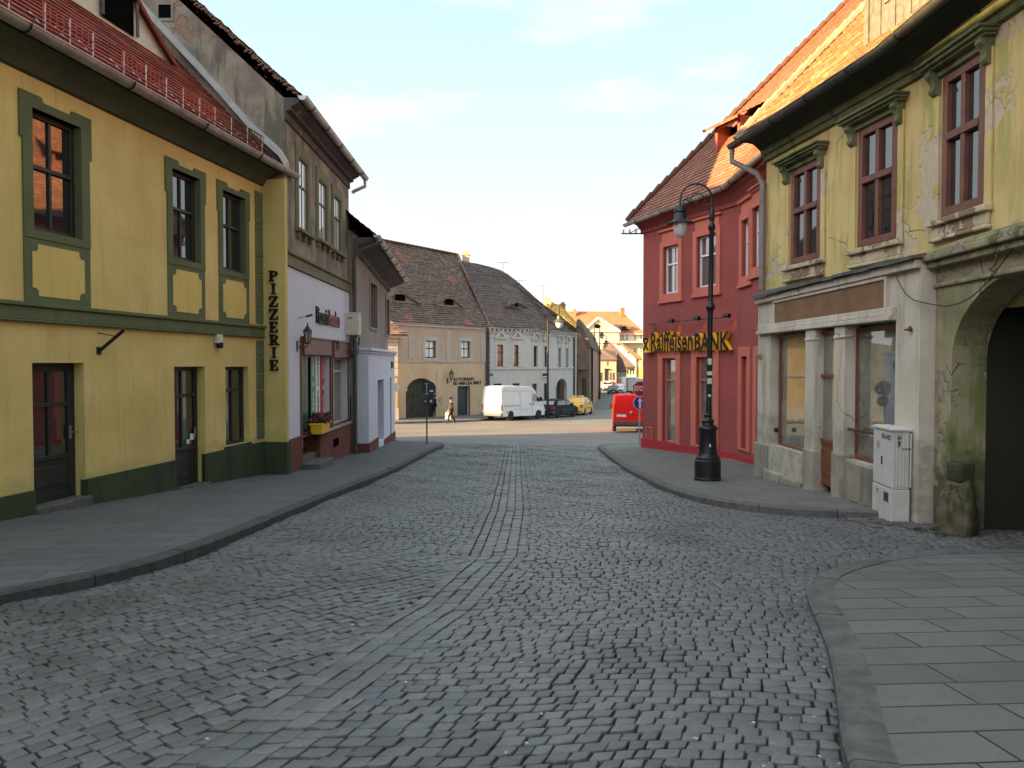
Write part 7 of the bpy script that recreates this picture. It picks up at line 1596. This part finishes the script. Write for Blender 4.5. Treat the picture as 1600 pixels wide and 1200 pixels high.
# ================================================================== vehicles
def mk_paint(name, c, metal=.0): return plain(name, c, .35, metal, .4, var=.06, vs=1.2, coat=.25)
M['tyre'] = plain('tyre_rubber', (.02, .02, .02), .85); M['rim'] = plain('wheel_rim', (.35, .35, .35), .4, .6); M['trim'] = plain('grey_bumper', (.07, .07, .075), .6); M['redlight'] = plain('red_lamp_lens', (.42, .02, .015), .3); M['amber'] = plain('amber_lens', (.6, .2, .02), .3); M['clear'] = plain('headlamp_lens', (.6, .6, .58), .2)
M['plate'] = plain('number_plate', (.7, .7, .66), .5)
class Car:
    def __init__(s, label, cat, name, pos, head, outline, W, belt, wheels, paint, tumble=.12, group=None):
        s.W, s.belt, s.out, s.tum = W, belt, outline, tumble; s.H = max(z for x, z in outline); s.x0 = min(x for x, z in outline); s.x1 = max(x for x, z in outline)
        h = Vector((head[0], head[1], 0)).normalized(); s.h = h; s.lf = Vector((-h.y, h.x, 0)); s.pos = Vector(pos)
        sl = (gz(s.pos.y + 1) - gz(s.pos.y)); s.fw = Vector((h.x, h.y, sl * h.y))
        s.t = thing(name, label, cat, tuple(s.pos), group); mb = MB(); st = [-1, -.985, -.93, -.6, 0, .6, .93, .985, 1]; ins = [.07, .03, .0, 0, 0, 0, 0, .03, .07]
        cx, cz = (s.x0 + s.x1) / 2, s.H * .5; n = len(outline); b = 0
        for q, i_ in zip(st, ins):
            for x, z in outline:
                dx_, dz_ = x - cx, z - cz; xx = x - math.copysign(min(abs(dx_) * .5, i_), dx_); zz = z - (i_ * .8 if z > s.H * .55 else 0) * (1 if dz_ > 0 else 0); crown = .03 * (1 - q * q) if z > s.H * .9 else 0
                mb.v.append(tuple(s.P(xx, q * s.hw(x, z), zz + crown)))
        for k_ in range(len(st) - 1):
            for i in range(n): j = (i + 1) % n; mb.f.append((k_ * n + i, k_ * n + j, (k_ + 1) * n + j, (k_ + 1) * n + i)); mb.m.append(0)
        mb.f.append(tuple(range(n))); mb.m.append(0); mb.f.append(tuple((len(st) - 1) * n + i for i in reversed(range(n)))); mb.m.append(0)
        s.body = mb.build('body', paint, s.t, smooth=32)
        for (x, r) in wheels:
            for sd in (-1, 1):
                c = s.P(x, sd * (W / 2 - .11), r); q = Matrix((s.lf * sd, Vector((0, 0, 1)), s.fw.normalized())).transposed()   # x axis -> outwards
                q = Matrix((s.fw.normalized(), Vector((0, 0, 1)), s.lf * sd)).transposed()
                mb = MB(); mb.lathe([(r * .62, -.1), (r * .9, -.1), (r, -.06), (r, .06), (r * .92, .1), (r * .64, .1)], c, 22, q); w_ = mb.build('wheel', M['tyre'], s.t, smooth=30)
                mb = MB(); mb.lathe([(r * .64, .06), (r * .6, .095), (r * .45, .075), (r * .2, .095), (r * .05, .1)], c, 18, q); mb.build('rim', M['rim'], w_, smooth=30)
        mb = MB(); xa, xb = s.x0 + .25, s.x1 - .3; zz = min(z for x, z in outline)
        for (x, r) in wheels: mb.hexa([s.P(x + a, q * (W / 2 - .02), z) for z in (zz + .03, r * 2 + .02) for a, q in ((-r - .03, -1), (r + .03, -1), (r + .03, 1), (-r - .03, 1))])
        mb.hexa([s.P(a, q * (W / 2 - .12), z) for z in (zz - .02, zz + .12) for a, q in ((xa, -1), (xb, -1), (xb, 1), (xa, 1))]); mb.build('underbody', M['black'], s.t)
    def hw(s, x, z):
        k_ = max(0, (z - s.belt) / (s.H - s.belt)); e = abs((x - (s.x0 + s.x1) / 2) / ((s.x1 - s.x0) / 2)); return s.W / 2 * (1 - s.tum * k_) * (1 - .07 * max(0, e - .7) / .3)
    def P(s, x, y, z): return s.pos + s.fw * x + s.lf * y + Vector((0, 0, z))
    def side(s, name, poly, m, sd, e=.008, label=None):
        mb = MB(); P = [s.P(x, sd * (s.hw(x, z) + e), z) for x, z in poly]; mb.face(P); mb.face([p - s.lf * sd * .03 for p in P][::-1]); o = mb.build(name, m, s.t); return o
    def cross(s, name, a, b, wf, m, e=.012, y0=None, y1=None):     # panel across the car between profile points a and b
        d = Vector((b[0] - a[0], b[1] - a[1])); nx, nz = d.y, -d.x; l_ = math.hypot(nx, nz); nx, nz = nx / l_ * e, nz / l_ * e
        mid_ = ((s.x0 + s.x1) / 2, s.H * .4)
        if (a[0] - mid_[0]) * nx + (a[1] - mid_[1]) * nz < 0: nx, nz = -nx, -nz
        ya = (-wf, wf) if y0 is None else (y0, y1); mb = MB()
        mb.face([s.P(p[0] + nx, q * s.hw(*p), p[1] + nz) for p, q in ((a, ya[0]), (a, ya[1]), (b, ya[1]), (b, ya[0]))]); return mb.build(name, m, s.t)
    def blk(s, name, x0, x1, y0, y1, z0, z1, m, bevel=.01, parent=None):
        mb = MB(); mb.hexa([s.P(x, y, z) for z in (z0, z1) for x, y in ((x0, y0), (x1, y0), (x1, y1), (x0, y1))]); return mb.build(name, m, parent or s.t, bevel=bevel)
def arch(x, r, z0, n=8): return [(x + r * math.cos(math.pi * i / n), z0 + r * math.sin(math.pi * i / n) * 1.05) for i in range(n + 1)]      # from front to rear
def bottom(x0, x1, z0, wh):       # underside from front to rear with wheel arches
    P = [(x1, z0)]
    for x, r in sorted(wh, reverse=True): P += arch(x, r + .07, z0)
    return P + [(x0, z0)]
def van(label, cat, name, pos, head, paint, kind='high', group=None, rear_detail=True):
    if kind == 'high':
        L_, H, W, wh = 5.7, 2.58, 1.95, [(1.05, .34), (4.75, .34)]
        out = [(0, .42), (0, .95), (.03, 1.7), (.10, 2.35), (.2, 2.5), (.5, 2.56), (2.5, 2.58), (3.7, 2.56), (4.1, 2.48), (4.42, 2.25), (5.0, 1.42), (5.15, 1.32), (5.5, 1.12), (5.66, .95), (5.7, .6), (5.68, .36)]
    else:
        L_, H, W, wh = 4.8, 1.96, 1.92, [(.85, .32), (3.95, .32)]
        out = [(0, .36), (0, .9), (.03, 1.25), (.08, 1.7), (.16, 1.88), (.4, 1.94), (2.0, 1.96), (3.0, 1.9), (3.3, 1.78), (3.95, 1.18), (4.4, 1.02), (4.7, .86), (4.8, .6), (4.78, .32)]
    out = out + bottom(out[0][0] + .05, out[-1][0] - .05, out[0][1] - .08 if kind == 'high' else .3, wh)
    c = Car(label, cat, name, pos, head, out, W, 1.15, wh, paint, .13 if kind == 'high' else .1, group); W2 = W / 2
    hi = kind == 'high'
    c.blk('bumper', -.08, .12, -W2 + .03, W2 - .03, .36, .58, M['trim'], .03); c.blk('bumper', L_ - .15, L_ + .06, -W2 + .08, W2 - .08, .3, .6, M['trim'], .04)
    A, B = ((5.0, 1.46), (4.44, 2.2)) if hi else ((3.92, 1.22), (3.34, 1.74)); c.cross('windscreen', A, B, .86, M['glass'])
    for sd in (-1, 1):
        poly = [(4.95, 1.42), (4.0, 1.42), (4.0, 2.0), (4.45, 2.0), (4.6, 1.85)] if hi else [(3.85, 1.16), (2.85, 1.16), (2.85, 1.7), (3.25, 1.7)]
        c.side('side_window', poly, M['glass'], sd)
        zz = 1.05 if hi else .85
        c.side('side_moulding', [(1.5, zz - .2), (1.5, zz - .14), (3.6, zz - .14), (3.6, zz - .2)], M['trim'] if not hi else paint, sd, .012)
        for x in ((3.9, 2.35) if hi else (2.8, 1.5)): c.side('door_seam', [(x, .45), (x, H * .84), (x + .018, H * .84), (x + .018, .45)], M['trim'], sd, .005)
        if hi: c.side('slide_rail', [(.4, 1.1), (.4, 1.13), (2.3, 1.13), (2.3, 1.1)], M['trim'], sd, .01); c.side('roof_seam', [(.2, 2.2), (.2, 2.215), (3.9, 2.215), (3.9, 2.2)], M['trim'], sd, .004); c.side('door_handle', [(3.95, 1.2), (3.95, 1.26), (4.15, 1.26), (4.15, 1.2)], M['black'], sd, .02); c.side('door_handle', [(3.55, 1.2), (3.55, 1.26), (3.75, 1.26), (3.75, 1.2)], M['black'], sd, .02)
        c.side('tail_light', [(.02, .78), (.02, 1.2), (.14, 1.2), (.14, .78)] if hi else [(.02, .62), (.02, 1.5), (.13, 1.5), (.11, .62)], M['redlight'], sd, .014)
        m_ = MB(); x_, z_ = (4.8, 1.45) if hi else (3.75, 1.15); m_.hexa([c.P(x, y, z) for z in (z_, z_ + .3) for x, y in ((x_, sd * (W2 - .02)), (x_ + .16, sd * (W2 - .02)), (x_ + .13, sd * (W2 + .2)), (x_ + .02, sd * (W2 + .2)))]); m_.build('mirror', M['black'], c.t, bevel=.03)
        y0_, y1_ = (sd * .72, sd * .97) if sd > 0 else (-.97, -.72)
        c.cross('headlight', (5.5, 1.12) if hi else (4.4, 1.0), (5.66, .86) if hi else (4.72, .78), 0, M['clear'], .012, y0_, y1_)
        c.cross('tail_light', (0, .62) if not hi else (0, .78), (.03, 1.2) if not hi else (.02, 1.2), 0, M['redlight'], .012, sd * .86 if sd > 0 else -.99, .99 if sd > 0 else -.86)
    # rear doors: two leaves with seam, plate, handle
    top = (.10, 2.33) if hi else (.075, 1.68); c.cross('door_seam', (0, .6), top, 0, M['trim'], .006, -.008, .008)
    if hi:
        for s0, s1 in ((-.8, -.1), (.1, .8)): c.cross('door_panel', (.035, 1.72), (.085, 2.2), 0, paint, .02, s0, s1)
        c.cross('number_plate', (0, .72), (0, .84), 0, M['plate'], .02, .28, .8); c.cross('door_handle', (0, 1.08), (0.005, 1.13), 0, M['black'], .02, -.1, .14)
    else:
        for s0, s1 in ((-.8, -.06), (.06, .8)): c.cross('door_panel', (.03, 1.22), (.07, 1.6), 0, paint, .02, s0, s1)
        c.cross('number_plate', (0, .80), (0, .92), 0, M['plate'], .02, .28, .82); c.cross('emblem', (0.0, .98), (.02, 1.1), 0, M['zinc'], .02, -.06, .07)
        c.cross('door_handle', (0, .93), (.004, .97), 0, M['redlight'], .024, -.7, .8)
    return c
def hatch(label, cat, name, pos, head, paint, sedan=False, group=None, taxi=False):
    wh = [(.78, .3), (3.3, .3)]
    if sedan: out = [(0, .42), (-.02, .6), (.04, .92), (.1, 1.0), (.62, 1.03), (1.15, 1.38), (1.5, 1.47), (2.3, 1.5), (2.75, 1.42), (3.35, 1.02), (4.05, .86), (4.25, .68), (4.28, .4)]
    else: out = [(0, .42), (-.02, .62), (.05, .88), (.16, 1.0), (.48, 1.36), (.75, 1.44), (1.6, 1.47), (2.2, 1.44), (2.55, 1.36), (3.15, .98), (3.75, .84), (3.98, .66), (4.0, .4)]
    L_ = out[-1][0]; wh = [(.8, .3), (L_ - .82, .3)]; out = out + bottom(.06, L_ - .06, .24, wh); W = 1.72; W2 = W / 2
    c = Car(label, cat, name, pos, head, out, W, .95, wh, paint, .2, group)
    if sedan: gl = [(1.0, 1.02), (1.35, 1.36), (2.3, 1.41), (2.68, 1.34), (3.15, 1.02)]; rw = ((.68, 1.06), (1.12, 1.35)); fw_ = ((3.28, 1.06), (2.8, 1.38))
    else: gl = [(.5, 1.02), (.75, 1.33), (1.6, 1.38), (2.2, 1.36), (2.5, 1.29), (2.95, 1.0)]; rw = ((.2, 1.05), (.45, 1.33)); fw_ = ((3.08, 1.02), (2.6, 1.33))
    c.cross('rear_window', *rw, .84, M['glass']); c.cross('windscreen', *fw_, .84, M['glass'])
    for sd in (-1, 1):
        c.side('side_window', gl, M['glass'], sd)
        xm = 1.95
        c.side('pillar', [(xm, 1.0), (xm, 1.42), (xm + .07, 1.42), (xm + .07, 1.0)], paint, sd, .016)
        for x in (1.1, 1.95, 2.95): c.side('door_seam', [(x, .35), (x, 1.0), (x + .015, 1.0), (x + .015, .35)], M['trim'], sd, .004)
        c.side('side_moulding', [(1.15, .58), (1.15, .64), (3.0, .64), (3.0, .58)], M['trim'], sd, .012)
        a, b = (.7, .97) if sd > 0 else (-.97, -.7)
        c.cross('tail_light', (-.015, .65), (.045, .92), 0, M['redlight'], .014, a, b); c.side('tail_light', [(.02, .66), (.05, .92), (.22, .92), (.2, .7)], M['redlight'], sd, .012)
        c.cross('headlight', (L_ - .24, .84), (L_ - .02, .68), 0, M['clear'], .014, a * .98, b * .98)
        m_ = MB(); x_, z_ = (3.0 if sedan else 2.75), 1.0; m_.hexa([c.P(x, y, z) for z in (z_, z_ + .14) for x, y in ((x_, sd * (W2 - .05)), (x_ + .1, sd * (W2 - .05)), (x_ + .08, sd * (W2 + .14)), (x_, sd * (W2 + .14)))]); m_.build('mirror', paint if taxi else M['black'], c.t, bevel=.02)
    c.blk('bumper', -.07, .16, -W2 + .04, W2 - .04, .34, .55, paint if taxi else M['trim'], .04); c.blk('bumper', L_ - .2, L_ + .06, -W2 + .06, W2 - .06, .3, .54, paint if taxi else M['trim'], .04)
    c.cross('number_plate', (-.02, .58), (0.0, .7), 0, M['plate'], .06, -.3, .3); c.cross('number_plate', (L_, .42), (L_, .52), 0, M['plate'], .075, -.3, .3)
    c.cross('grille', (L_ - .01, .62), (L_ - .06, .7), 0, M['black'], .016, -.5, .5)
    if taxi:
        o_ = c.blk('roof_sign', 1.75, 2.0, -.5, .5, 1.52, 1.66, M['cream'], .03); mb = MB()
        Mx = Matrix.Translation(c.P(1.743, 0, 1.59)) @ Matrix((-c.lf, Vector((0, 0, 1)), -c.h)).transposed().to_4x4(); put_text(mb, Mx, 'TAXI', .13, .004, .004, 1.3); mb.build('lettering', M['black'], o_)
    return c
hd = Vector((6.6, 9, 0)).normalized(); rtv = Vector((hd.y, -hd.x, 0))
def place(px, D, head, W):      # rear right corner at photo column px, depth D -> rear centre
    h = Vector(head).normalized(); lf = Vector((-h.y, h.x, 0)); p = Vector(((px - 800) / FP * D, D, 0)) + lf * W / 2; return (p.x, p.y, gz(p.y) + .0)
P_white = mk_paint('white_van_paint', (.66, .64, .66)); P_dark = plain('dark_blue_green_paint', (.012, .02, .024), .5, 0, .12, var=.06); P_taxi = mk_paint('taxi_yellow_paint', (.72, .38, .02)); P_red = plain('red_van_paint', (.72, .012, .008), .5, 0, .15, var=.06, vs=1.2)
van('white high roof panel van parked at the far kerb before the ochre house', 'van', 'panel_van', place(784.5, 55.6, (6.3, 8.6, 0), 1.95), (6.3, 8.6), P_white)
hatch('dark blue hatchback parked between the white van and the yellow taxi', 'car', 'parked_car', place(866, 60.6, (5.5, 8, 0), 1.72), (5.5, 8), P_dark)
tx = hatch('yellow taxi sedan with a roof sign parked in front of the white house', 'car', 'taxi', place(911, 65.0, (3.0, 9, 0), 1.72), (3.0, 9), P_taxi, True, None, True)
rv = van('bright red panel van seen from behind beside the red house corner', 'van', 'panel_van', place(1016, 39.3, (.13, 1, 0), 1.92), (.13, 1), P_red, 'low')
# vehicles far down the street
P_maroon, P_w2, P_car2, P_amb, P_silver = mk_paint('maroon_paint', (.06, .015, .025)), mk_paint('far_white_paint', (.68, .67, .66)), mk_paint('far_red_paint', (.40, .05, .04)), mk_paint('peach_white_paint', (.66, .58, .54)), mk_paint('silver_paint', (.45, .45, .45))
def nose_on(px, D, off=4.1): return ((px - 800) / FP * D + .02 * 4, D + off, gz(D))
hatch('dark maroon hatchback driving towards us down the far street', 'car', 'moving_car', ((960.5 - 800) / FP * 134, 138, gz(136)), (-.06, -1), P_maroon)
van('pale high roof van behind the maroon car on the far street', 'van', 'panel_van', ((952.5 - 800) / FP * 148, 153, gz(150)), (-.06, -1), P_amb, 'low')
van('tall white panel van parked on the far street under the triangular roof', 'van', 'panel_van', ((968 - 800) / FP * 152, 152, gz(154)), (.9, .45), P_w2)
hatch('small red car at the left kerb of the far street', 'car', 'parked_car', ((945.5 - 800) / FP * 158, 158, gz(158)), (-.1, -1), P_car2)
hatch('grey car in shade beside the far lamp post', 'car', 'parked_car', ((931.5 - 800) / FP * 128, 128, gz(128)), (.1, 1), P_silver)
hatch('red estate car half hidden between the white vans', 'car', 'parked_car', ((974 - 800) / FP * 146, 149, gz(147)), (-.3, -1), P_car2)
hatch('small white car in front of the red estate on the far street', 'car', 'parked_car', ((977.5 - 800) / FP * 139, 142.5, gz(140)), (-.35, -1), P_w2)
# box truck
D = 126; x_ = (981.5 - 800) / FP * D; g = gz(D); t = thing('box_truck', 'pale grey box truck standing above the red van', 'truck', (x_, D, g))
mb = MB(); mb.box(x_, x_ + 5.2, D, D + 2.3, g + .75, g + 2.75); mb.build('box_body', M['cabinet'], t, bevel=.04)
mb = MB(); mb.box(x_, x_ + 1.3, D + .0, D + 2.3, g + 2.755, g + 2.85); mb.build('roof_fairing', plain('blue_grey_panel', (.2, .25, .33)), t)
mb = MB(); mb.hexa([Vector((x_ + a, D + b, g + z)) for z, pts in ((.45, ((5.3, .15), (7.0, .15), (7.0, 2.15), (5.3, 2.15))), (2.2, ((5.3, .2), (6.5, .25), (6.5, 2.05), (5.3, 2.1)))) for a, b in pts]); mb.build('cab', P_w2, t, bevel=.06)
mb = MB(); mb.box(x_ + .1, x_ + 5.2, D + .4, D + 1.9, g + .5, g + .75); mb.build('chassis', M['black'], t)
for xx in (1.2, 6.2):
    for yy in (.15, 2.15): mb = MB(); mb.lathe([(.2, -.1), (.4, -.1), (.4, .1), (.2, .1)], (x_ + xx, D + yy, g + .4), 16, Matrix.Rotation(R(90), 3, 'X')); mb.build('wheel', M['tyre'], t)

# ================================================================== people
def skin(name, V, E, rad, m, parent, sub=2):
    me = bpy.data.meshes.new(name); o0 = parent.location if parent.parent is None else parent.location + parent.parent.location
    me.from_pydata([tuple(Vector(v)) for v in V], E, []); me.materials.append(m); o = bpy.data.objects.new(name, me); COL.objects.link(o); o.parent = parent
    md = o.modifiers.new('skin', 'SKIN'); md.use_smooth_shade = True
    for i, r_ in enumerate(rad):
        sv = me.skin_vertices[0].data[i]; sv.radius = (r_, r_) if not isinstance(r_, tuple) else r_; sv.use_root = i == 0
    s_ = o.modifiers.new('sub', 'SUBSURF'); s_.levels = sub; s_.render_levels = sub
    return o
M['skin'] = plain('skin', (.42, .24, .17), .6, var=.08)
def person(label, pos, face, h, coat, legs, hair, stride=.32, bag=None, cap=False, lean=0):
    s = h / 1.75; a = math.atan2(face[1], face[0]); Rz = Matrix.Rotation(a, 3, 'Z')
    t = thing('person', label, 'person', tuple(pos)); W = lambda x, y, z: tuple(Rz @ (Vector((x + lean * z, y, z)) * s))
    st = stride
    J = dict(pel=(0, 0, .93), waist=(0, 0, 1.08), chest=(.01, 0, 1.30), sh=(0, 0, 1.43), neck=(.01, 0, 1.50), head0=(.03, 0, 1.57), head1=(.035, 0, 1.66), head2=(.02, 0, 1.73),
             hl=(0, .09, .90), kl=(st * .55, .10, .50), al=(st * .75, .10, .09), tl=(st * .75 + .17, .11, .035), hr=(0, -.09, .90), kr=(-st * .15, -.10, .50), ar=(-st * 1.0, -.10, .12), tr=(-st * 1.0 + .15, -.11, .035),
             sl=(0, .19, 1.41), el=(-.08, .25, 1.14), wl=(.10, .25, .92), fl=(.14, .25, .84), sr=(0, -.19, 1.41), er=(.0, -.26, 1.13), wr=(.16, -.24, .93), fr=(.2, -.24, .85))
    K = list(J); ix = {k_: i for i, k_ in enumerate(K)}
    Ed = [('pel', 'waist'), ('waist', 'chest'), ('chest', 'sh'), ('sh', 'neck'), ('neck', 'head0'), ('head0', 'head1'), ('head1', 'head2'), ('pel', 'hl'), ('hl', 'kl'), ('kl', 'al'), ('al', 'tl'), ('pel', 'hr'), ('hr', 'kr'), ('kr', 'ar'), ('ar', 'tr'), ('sh', 'sl'), ('sl', 'el'), ('el', 'wl'), ('wl', 'fl'), ('sh', 'sr'), ('sr', 'er'), ('er', 'wr'), ('wr', 'fr')]
    rd = dict(pel=.13, waist=.12, chest=.14, sh=.09, neck=.05, head0=.075, head1=.09, head2=.055, hl=.085, kl=.055, al=.036, tl=.03, hr=.085, kr=.055, ar=.036, tr=.03, sl=.055, el=.04, wl=.028, fl=.03, sr=.055, er=.04, wr=.028, fr=.03)
    skin('body', [W(*J[k_]) for k_ in K], [(ix[a_], ix[b_]) for a_, b_ in Ed], [rd[k_] * s for k_ in K], M['skin'], t)
    ck = ['pel', 'waist', 'chest', 'sh', 'sl', 'el', 'wl', 'sr', 'er', 'wr']; J2 = dict(J); J2['hem'] = (0, 0, .78); ck = ['waist', 'pel', 'hem', 'chest', 'sh', 'sl', 'el', 'wl', 'sr', 'er', 'wr']; ic = {k_: i for i, k_ in enumerate(ck)}
    rc = dict(pel=.175, hem=.18, waist=.165, chest=.18, sh=.12, sl=.085, el=.068, wl=.052, sr=.085, er=.068, wr=.052)
    skin('coat', [W(*J2[k_]) for k_ in ck], [(ic[a_], ic[b_]) for a_, b_ in (('waist', 'pel'), ('pel', 'hem'), ('waist', 'chest'), ('chest', 'sh'), ('sh', 'sl'), ('sl', 'el'), ('el', 'wl'), ('sh', 'sr'), ('sr', 'er'), ('er', 'wr'))], [rc[k_] * s for k_ in ck], coat, t)
    lk = ['pel', 'hl', 'kl', 'al', 'hr', 'kr', 'ar']; il = {k_: i for i, k_ in enumerate(lk)}; rl = dict(pel=.145, hl=.11, kl=.08, al=.062, hr=.11, kr=.08, ar=.062)
    skin('trousers', [W(*J[k_]) for k_ in lk], [(il[a_], il[b_]) for a_, b_ in (('pel', 'hl'), ('hl', 'kl'), ('kl', 'al'), ('pel', 'hr'), ('hr', 'kr'), ('kr', 'ar'))], [rl[k_] * s for k_ in lk], legs, t)
    for a_, b_ in (('al', 'tl'), ('ar', 'tr')):
        p, q = Vector(J[a_]), Vector(J[b_]); skin('shoe', [W(p.x - .05, p.y, .06), W(*((p + q) / 2)), W(q.x, q.y, .045)], [(0, 1), (1, 2)], [.055 * s, .052 * s, .04 * s], M['black'], t)
    skin('cap' if cap else 'hair', [W(.015, 0, 1.68), W(.0, 0, 1.735)] + ([W(.11, 0, 1.70)] if cap else [W(-.03, 0, 1.63)]), [(0, 1), (0, 2)], [.1 * s, .075 * s, (.05 * s, .02 * s) if cap else .075 * s], hair, t)
    mb = MB()   # face
    for y_ in (-.032, .032): p = Vector(t.location) + Vector(W(.118, y_, 1.645)); mb.lathe([(.004, -.008), (.011, 0), (.004, .008)], p, 6)
    mb.build('eyes', M['black'], t); mb = MB(); p = Vector(t.location); mb.tube([p + Vector(W(.115, 0, 1.65)), p + Vector(W(.14, 0, 1.61)), p + Vector(W(.118, 0, 1.6))], .012 * s, 6); mb.build('nose', M['skin'], t)
    # five fingers on each hand
    for hnd, sg_ in (('fl', 1), ('fr', -1)):
        mb = MB(); c = Vector(J[hnd])
        for i in range(4): y_ = (i - 1.5) * .018; f0 = c + Vector((.01 - .02 * (i == 3), y_, -.01)); mb.tube([p + Vector(W(*f0)), p + Vector(W(f0.x + .012, y_ + c.y, f0.z - .04)), p + Vector(W(f0.x + .002, y_ + c.y, f0.z - .07 + .008 * abs(i - 1)))], [.009 * s, .008 * s, .006 * s], 5)
        f0 = c + Vector((.025, -.02 * sg_, .01)); mb.tube([p + Vector(W(*f0)), p + Vector(W(f0.x + .03, f0.y - .01 * sg_, f0.z - .02)), p + Vector(W(f0.x + .03, f0.y, f0.z - .045))], [.01 * s, .009 * s, .007 * s], 5)
        mb.build('hand', M['skin'], t)
    if bag:
        hp = Vector(t.location) + Vector(W(.2, -.24, .80)); tb = thing('shopping_bag', bag, 'bag', tuple(hp - Vector((0, 0, .5))))
        mb = MB(); n = 6
        for (y0_, y1_) in ((-.07, .07),): mb.hexa([hp + Rz @ (Vector((x, y, z))) for z, e, yy in ((-.52, .19, .05), (-.06, .17, .012)) for x, y in ((-e, -yy), (e, -yy), (e, yy), (-e, yy))])
        mb.build('sack', plain('white_plastic_bag', (.75, .73, .74), .4, var=.12, bump=.4), tb, bevel=.03)
        mb = MB(); 
        for q in (-.02, .02): mb.tube([hp + Rz @ Vector((-.09, q, -.07)), hp + Rz @ Vector((-.05, q, .02)), hp + Rz @ Vector((0, q * .3, .05)), hp + Rz @ Vector((.05, q, .02)), hp + Rz @ Vector((.09, q, -.07))], .008, 5)
        mb.build('strap', M['white'], tb)
    return t
cg, cb_, tr_ = plain('dark_grey_coat', (.035, .038, .036), .85, var=.3), plain('black_coat', (.018, .018, .02), .85), plain('black_trousers', (.014, .014, .016), .85)
p = onground(705, 661.5, .0); person('person in a dark grey coat and cap carrying a white bag along the far kerb', (p.x, p.y, p.z), (-1, -.15), 1.72, cg, tr_, cb_, .3, 'white plastic bag hanging from the hand of the walker in the cap', True)
p = onground(677, 651.5, .13); person('person in black half hidden by the blue sign plates before the cart gate', (p.x, p.y, p.z), (1, .5), 1.7, cb_, tr_, cb_, .32, None, False, .08)
# scraps of litter on the setts
mb = MB()
for i in range(110):
    y = 2.6 + 12 * random.random() ** 1.6; x = random.uniform(-.45, .3) * y; 
    if random.random() < .4: x = xr(y) - random.random() * .5 if y < 8 else x
    s_ = random.uniform(.006, .017); a = random.random() * 6; z = gz(y) + .016 + random.random() * .004
    mb.face([(x + s_ * math.cos(a), y + s_ * math.sin(a), z), (x - s_ * .6 * math.sin(a), y + s_ * .6 * math.cos(a), z + .004), (x - s_ * math.cos(a), y - s_ * math.sin(a), z), (x + s_ * .6 * math.sin(a), y - s_ * .6 * math.cos(a), z + .003)])
o = mb.build('litter', plain('pale_litter', (.5, .48, .44), .8, var=.5)); o['kind'] = 'stuff'; o['label'] = 'pale scraps of litter strewn over the setts'

# moss and weeds along the feet of the walls
mb = MB()
def tuft(x, y, z, n, h):
    for i in range(n):
        a = random.random() * 6.28; r_ = random.random() * .05; hh_ = h * random.uniform(.4, 1); b_ = Vector((x + r_ * math.cos(a), y + r_ * math.sin(a), z)); sd_ = Vector((math.sin(a), -math.cos(a), 0)) * .006; tip = b_ + Vector((math.cos(a) * hh_ * .6, math.sin(a) * hh_ * .6, hh_))
        mb.face([b_ - sd_, b_ + sd_, tip])
for i in range(170):
    u = F1_.L - random.random() ** 1.2 * 9; p = F1_.pt(u, .05 + random.random() * .04, 0); tuft(p.x, p.y, gz(p.y) + PAV - .01, random.randint(3, 8), random.uniform(.015, .05))
for i in range(110):
    y = random.uniform(9.4, 11.2); tuft(5.55 + random.uniform(-.25, .15), y, gz(y) + .0, random.randint(4, 9), random.uniform(.02, .07))
for i in range(60):
    y = random.uniform(11.3, 17); p = FS.pt((17.1 - y), .1 + random.random() * .05, 0); tuft(p.x, y, gz(y) + PAV - .02, 5, random.uniform(.012, .04))
o = mb.build('weeds', plain('weed_green', (.05, .07, .022), .8, var=.4)); o['kind'] = 'stuff'; o['label'] = 'thin weeds and moss along the feet of the walls'
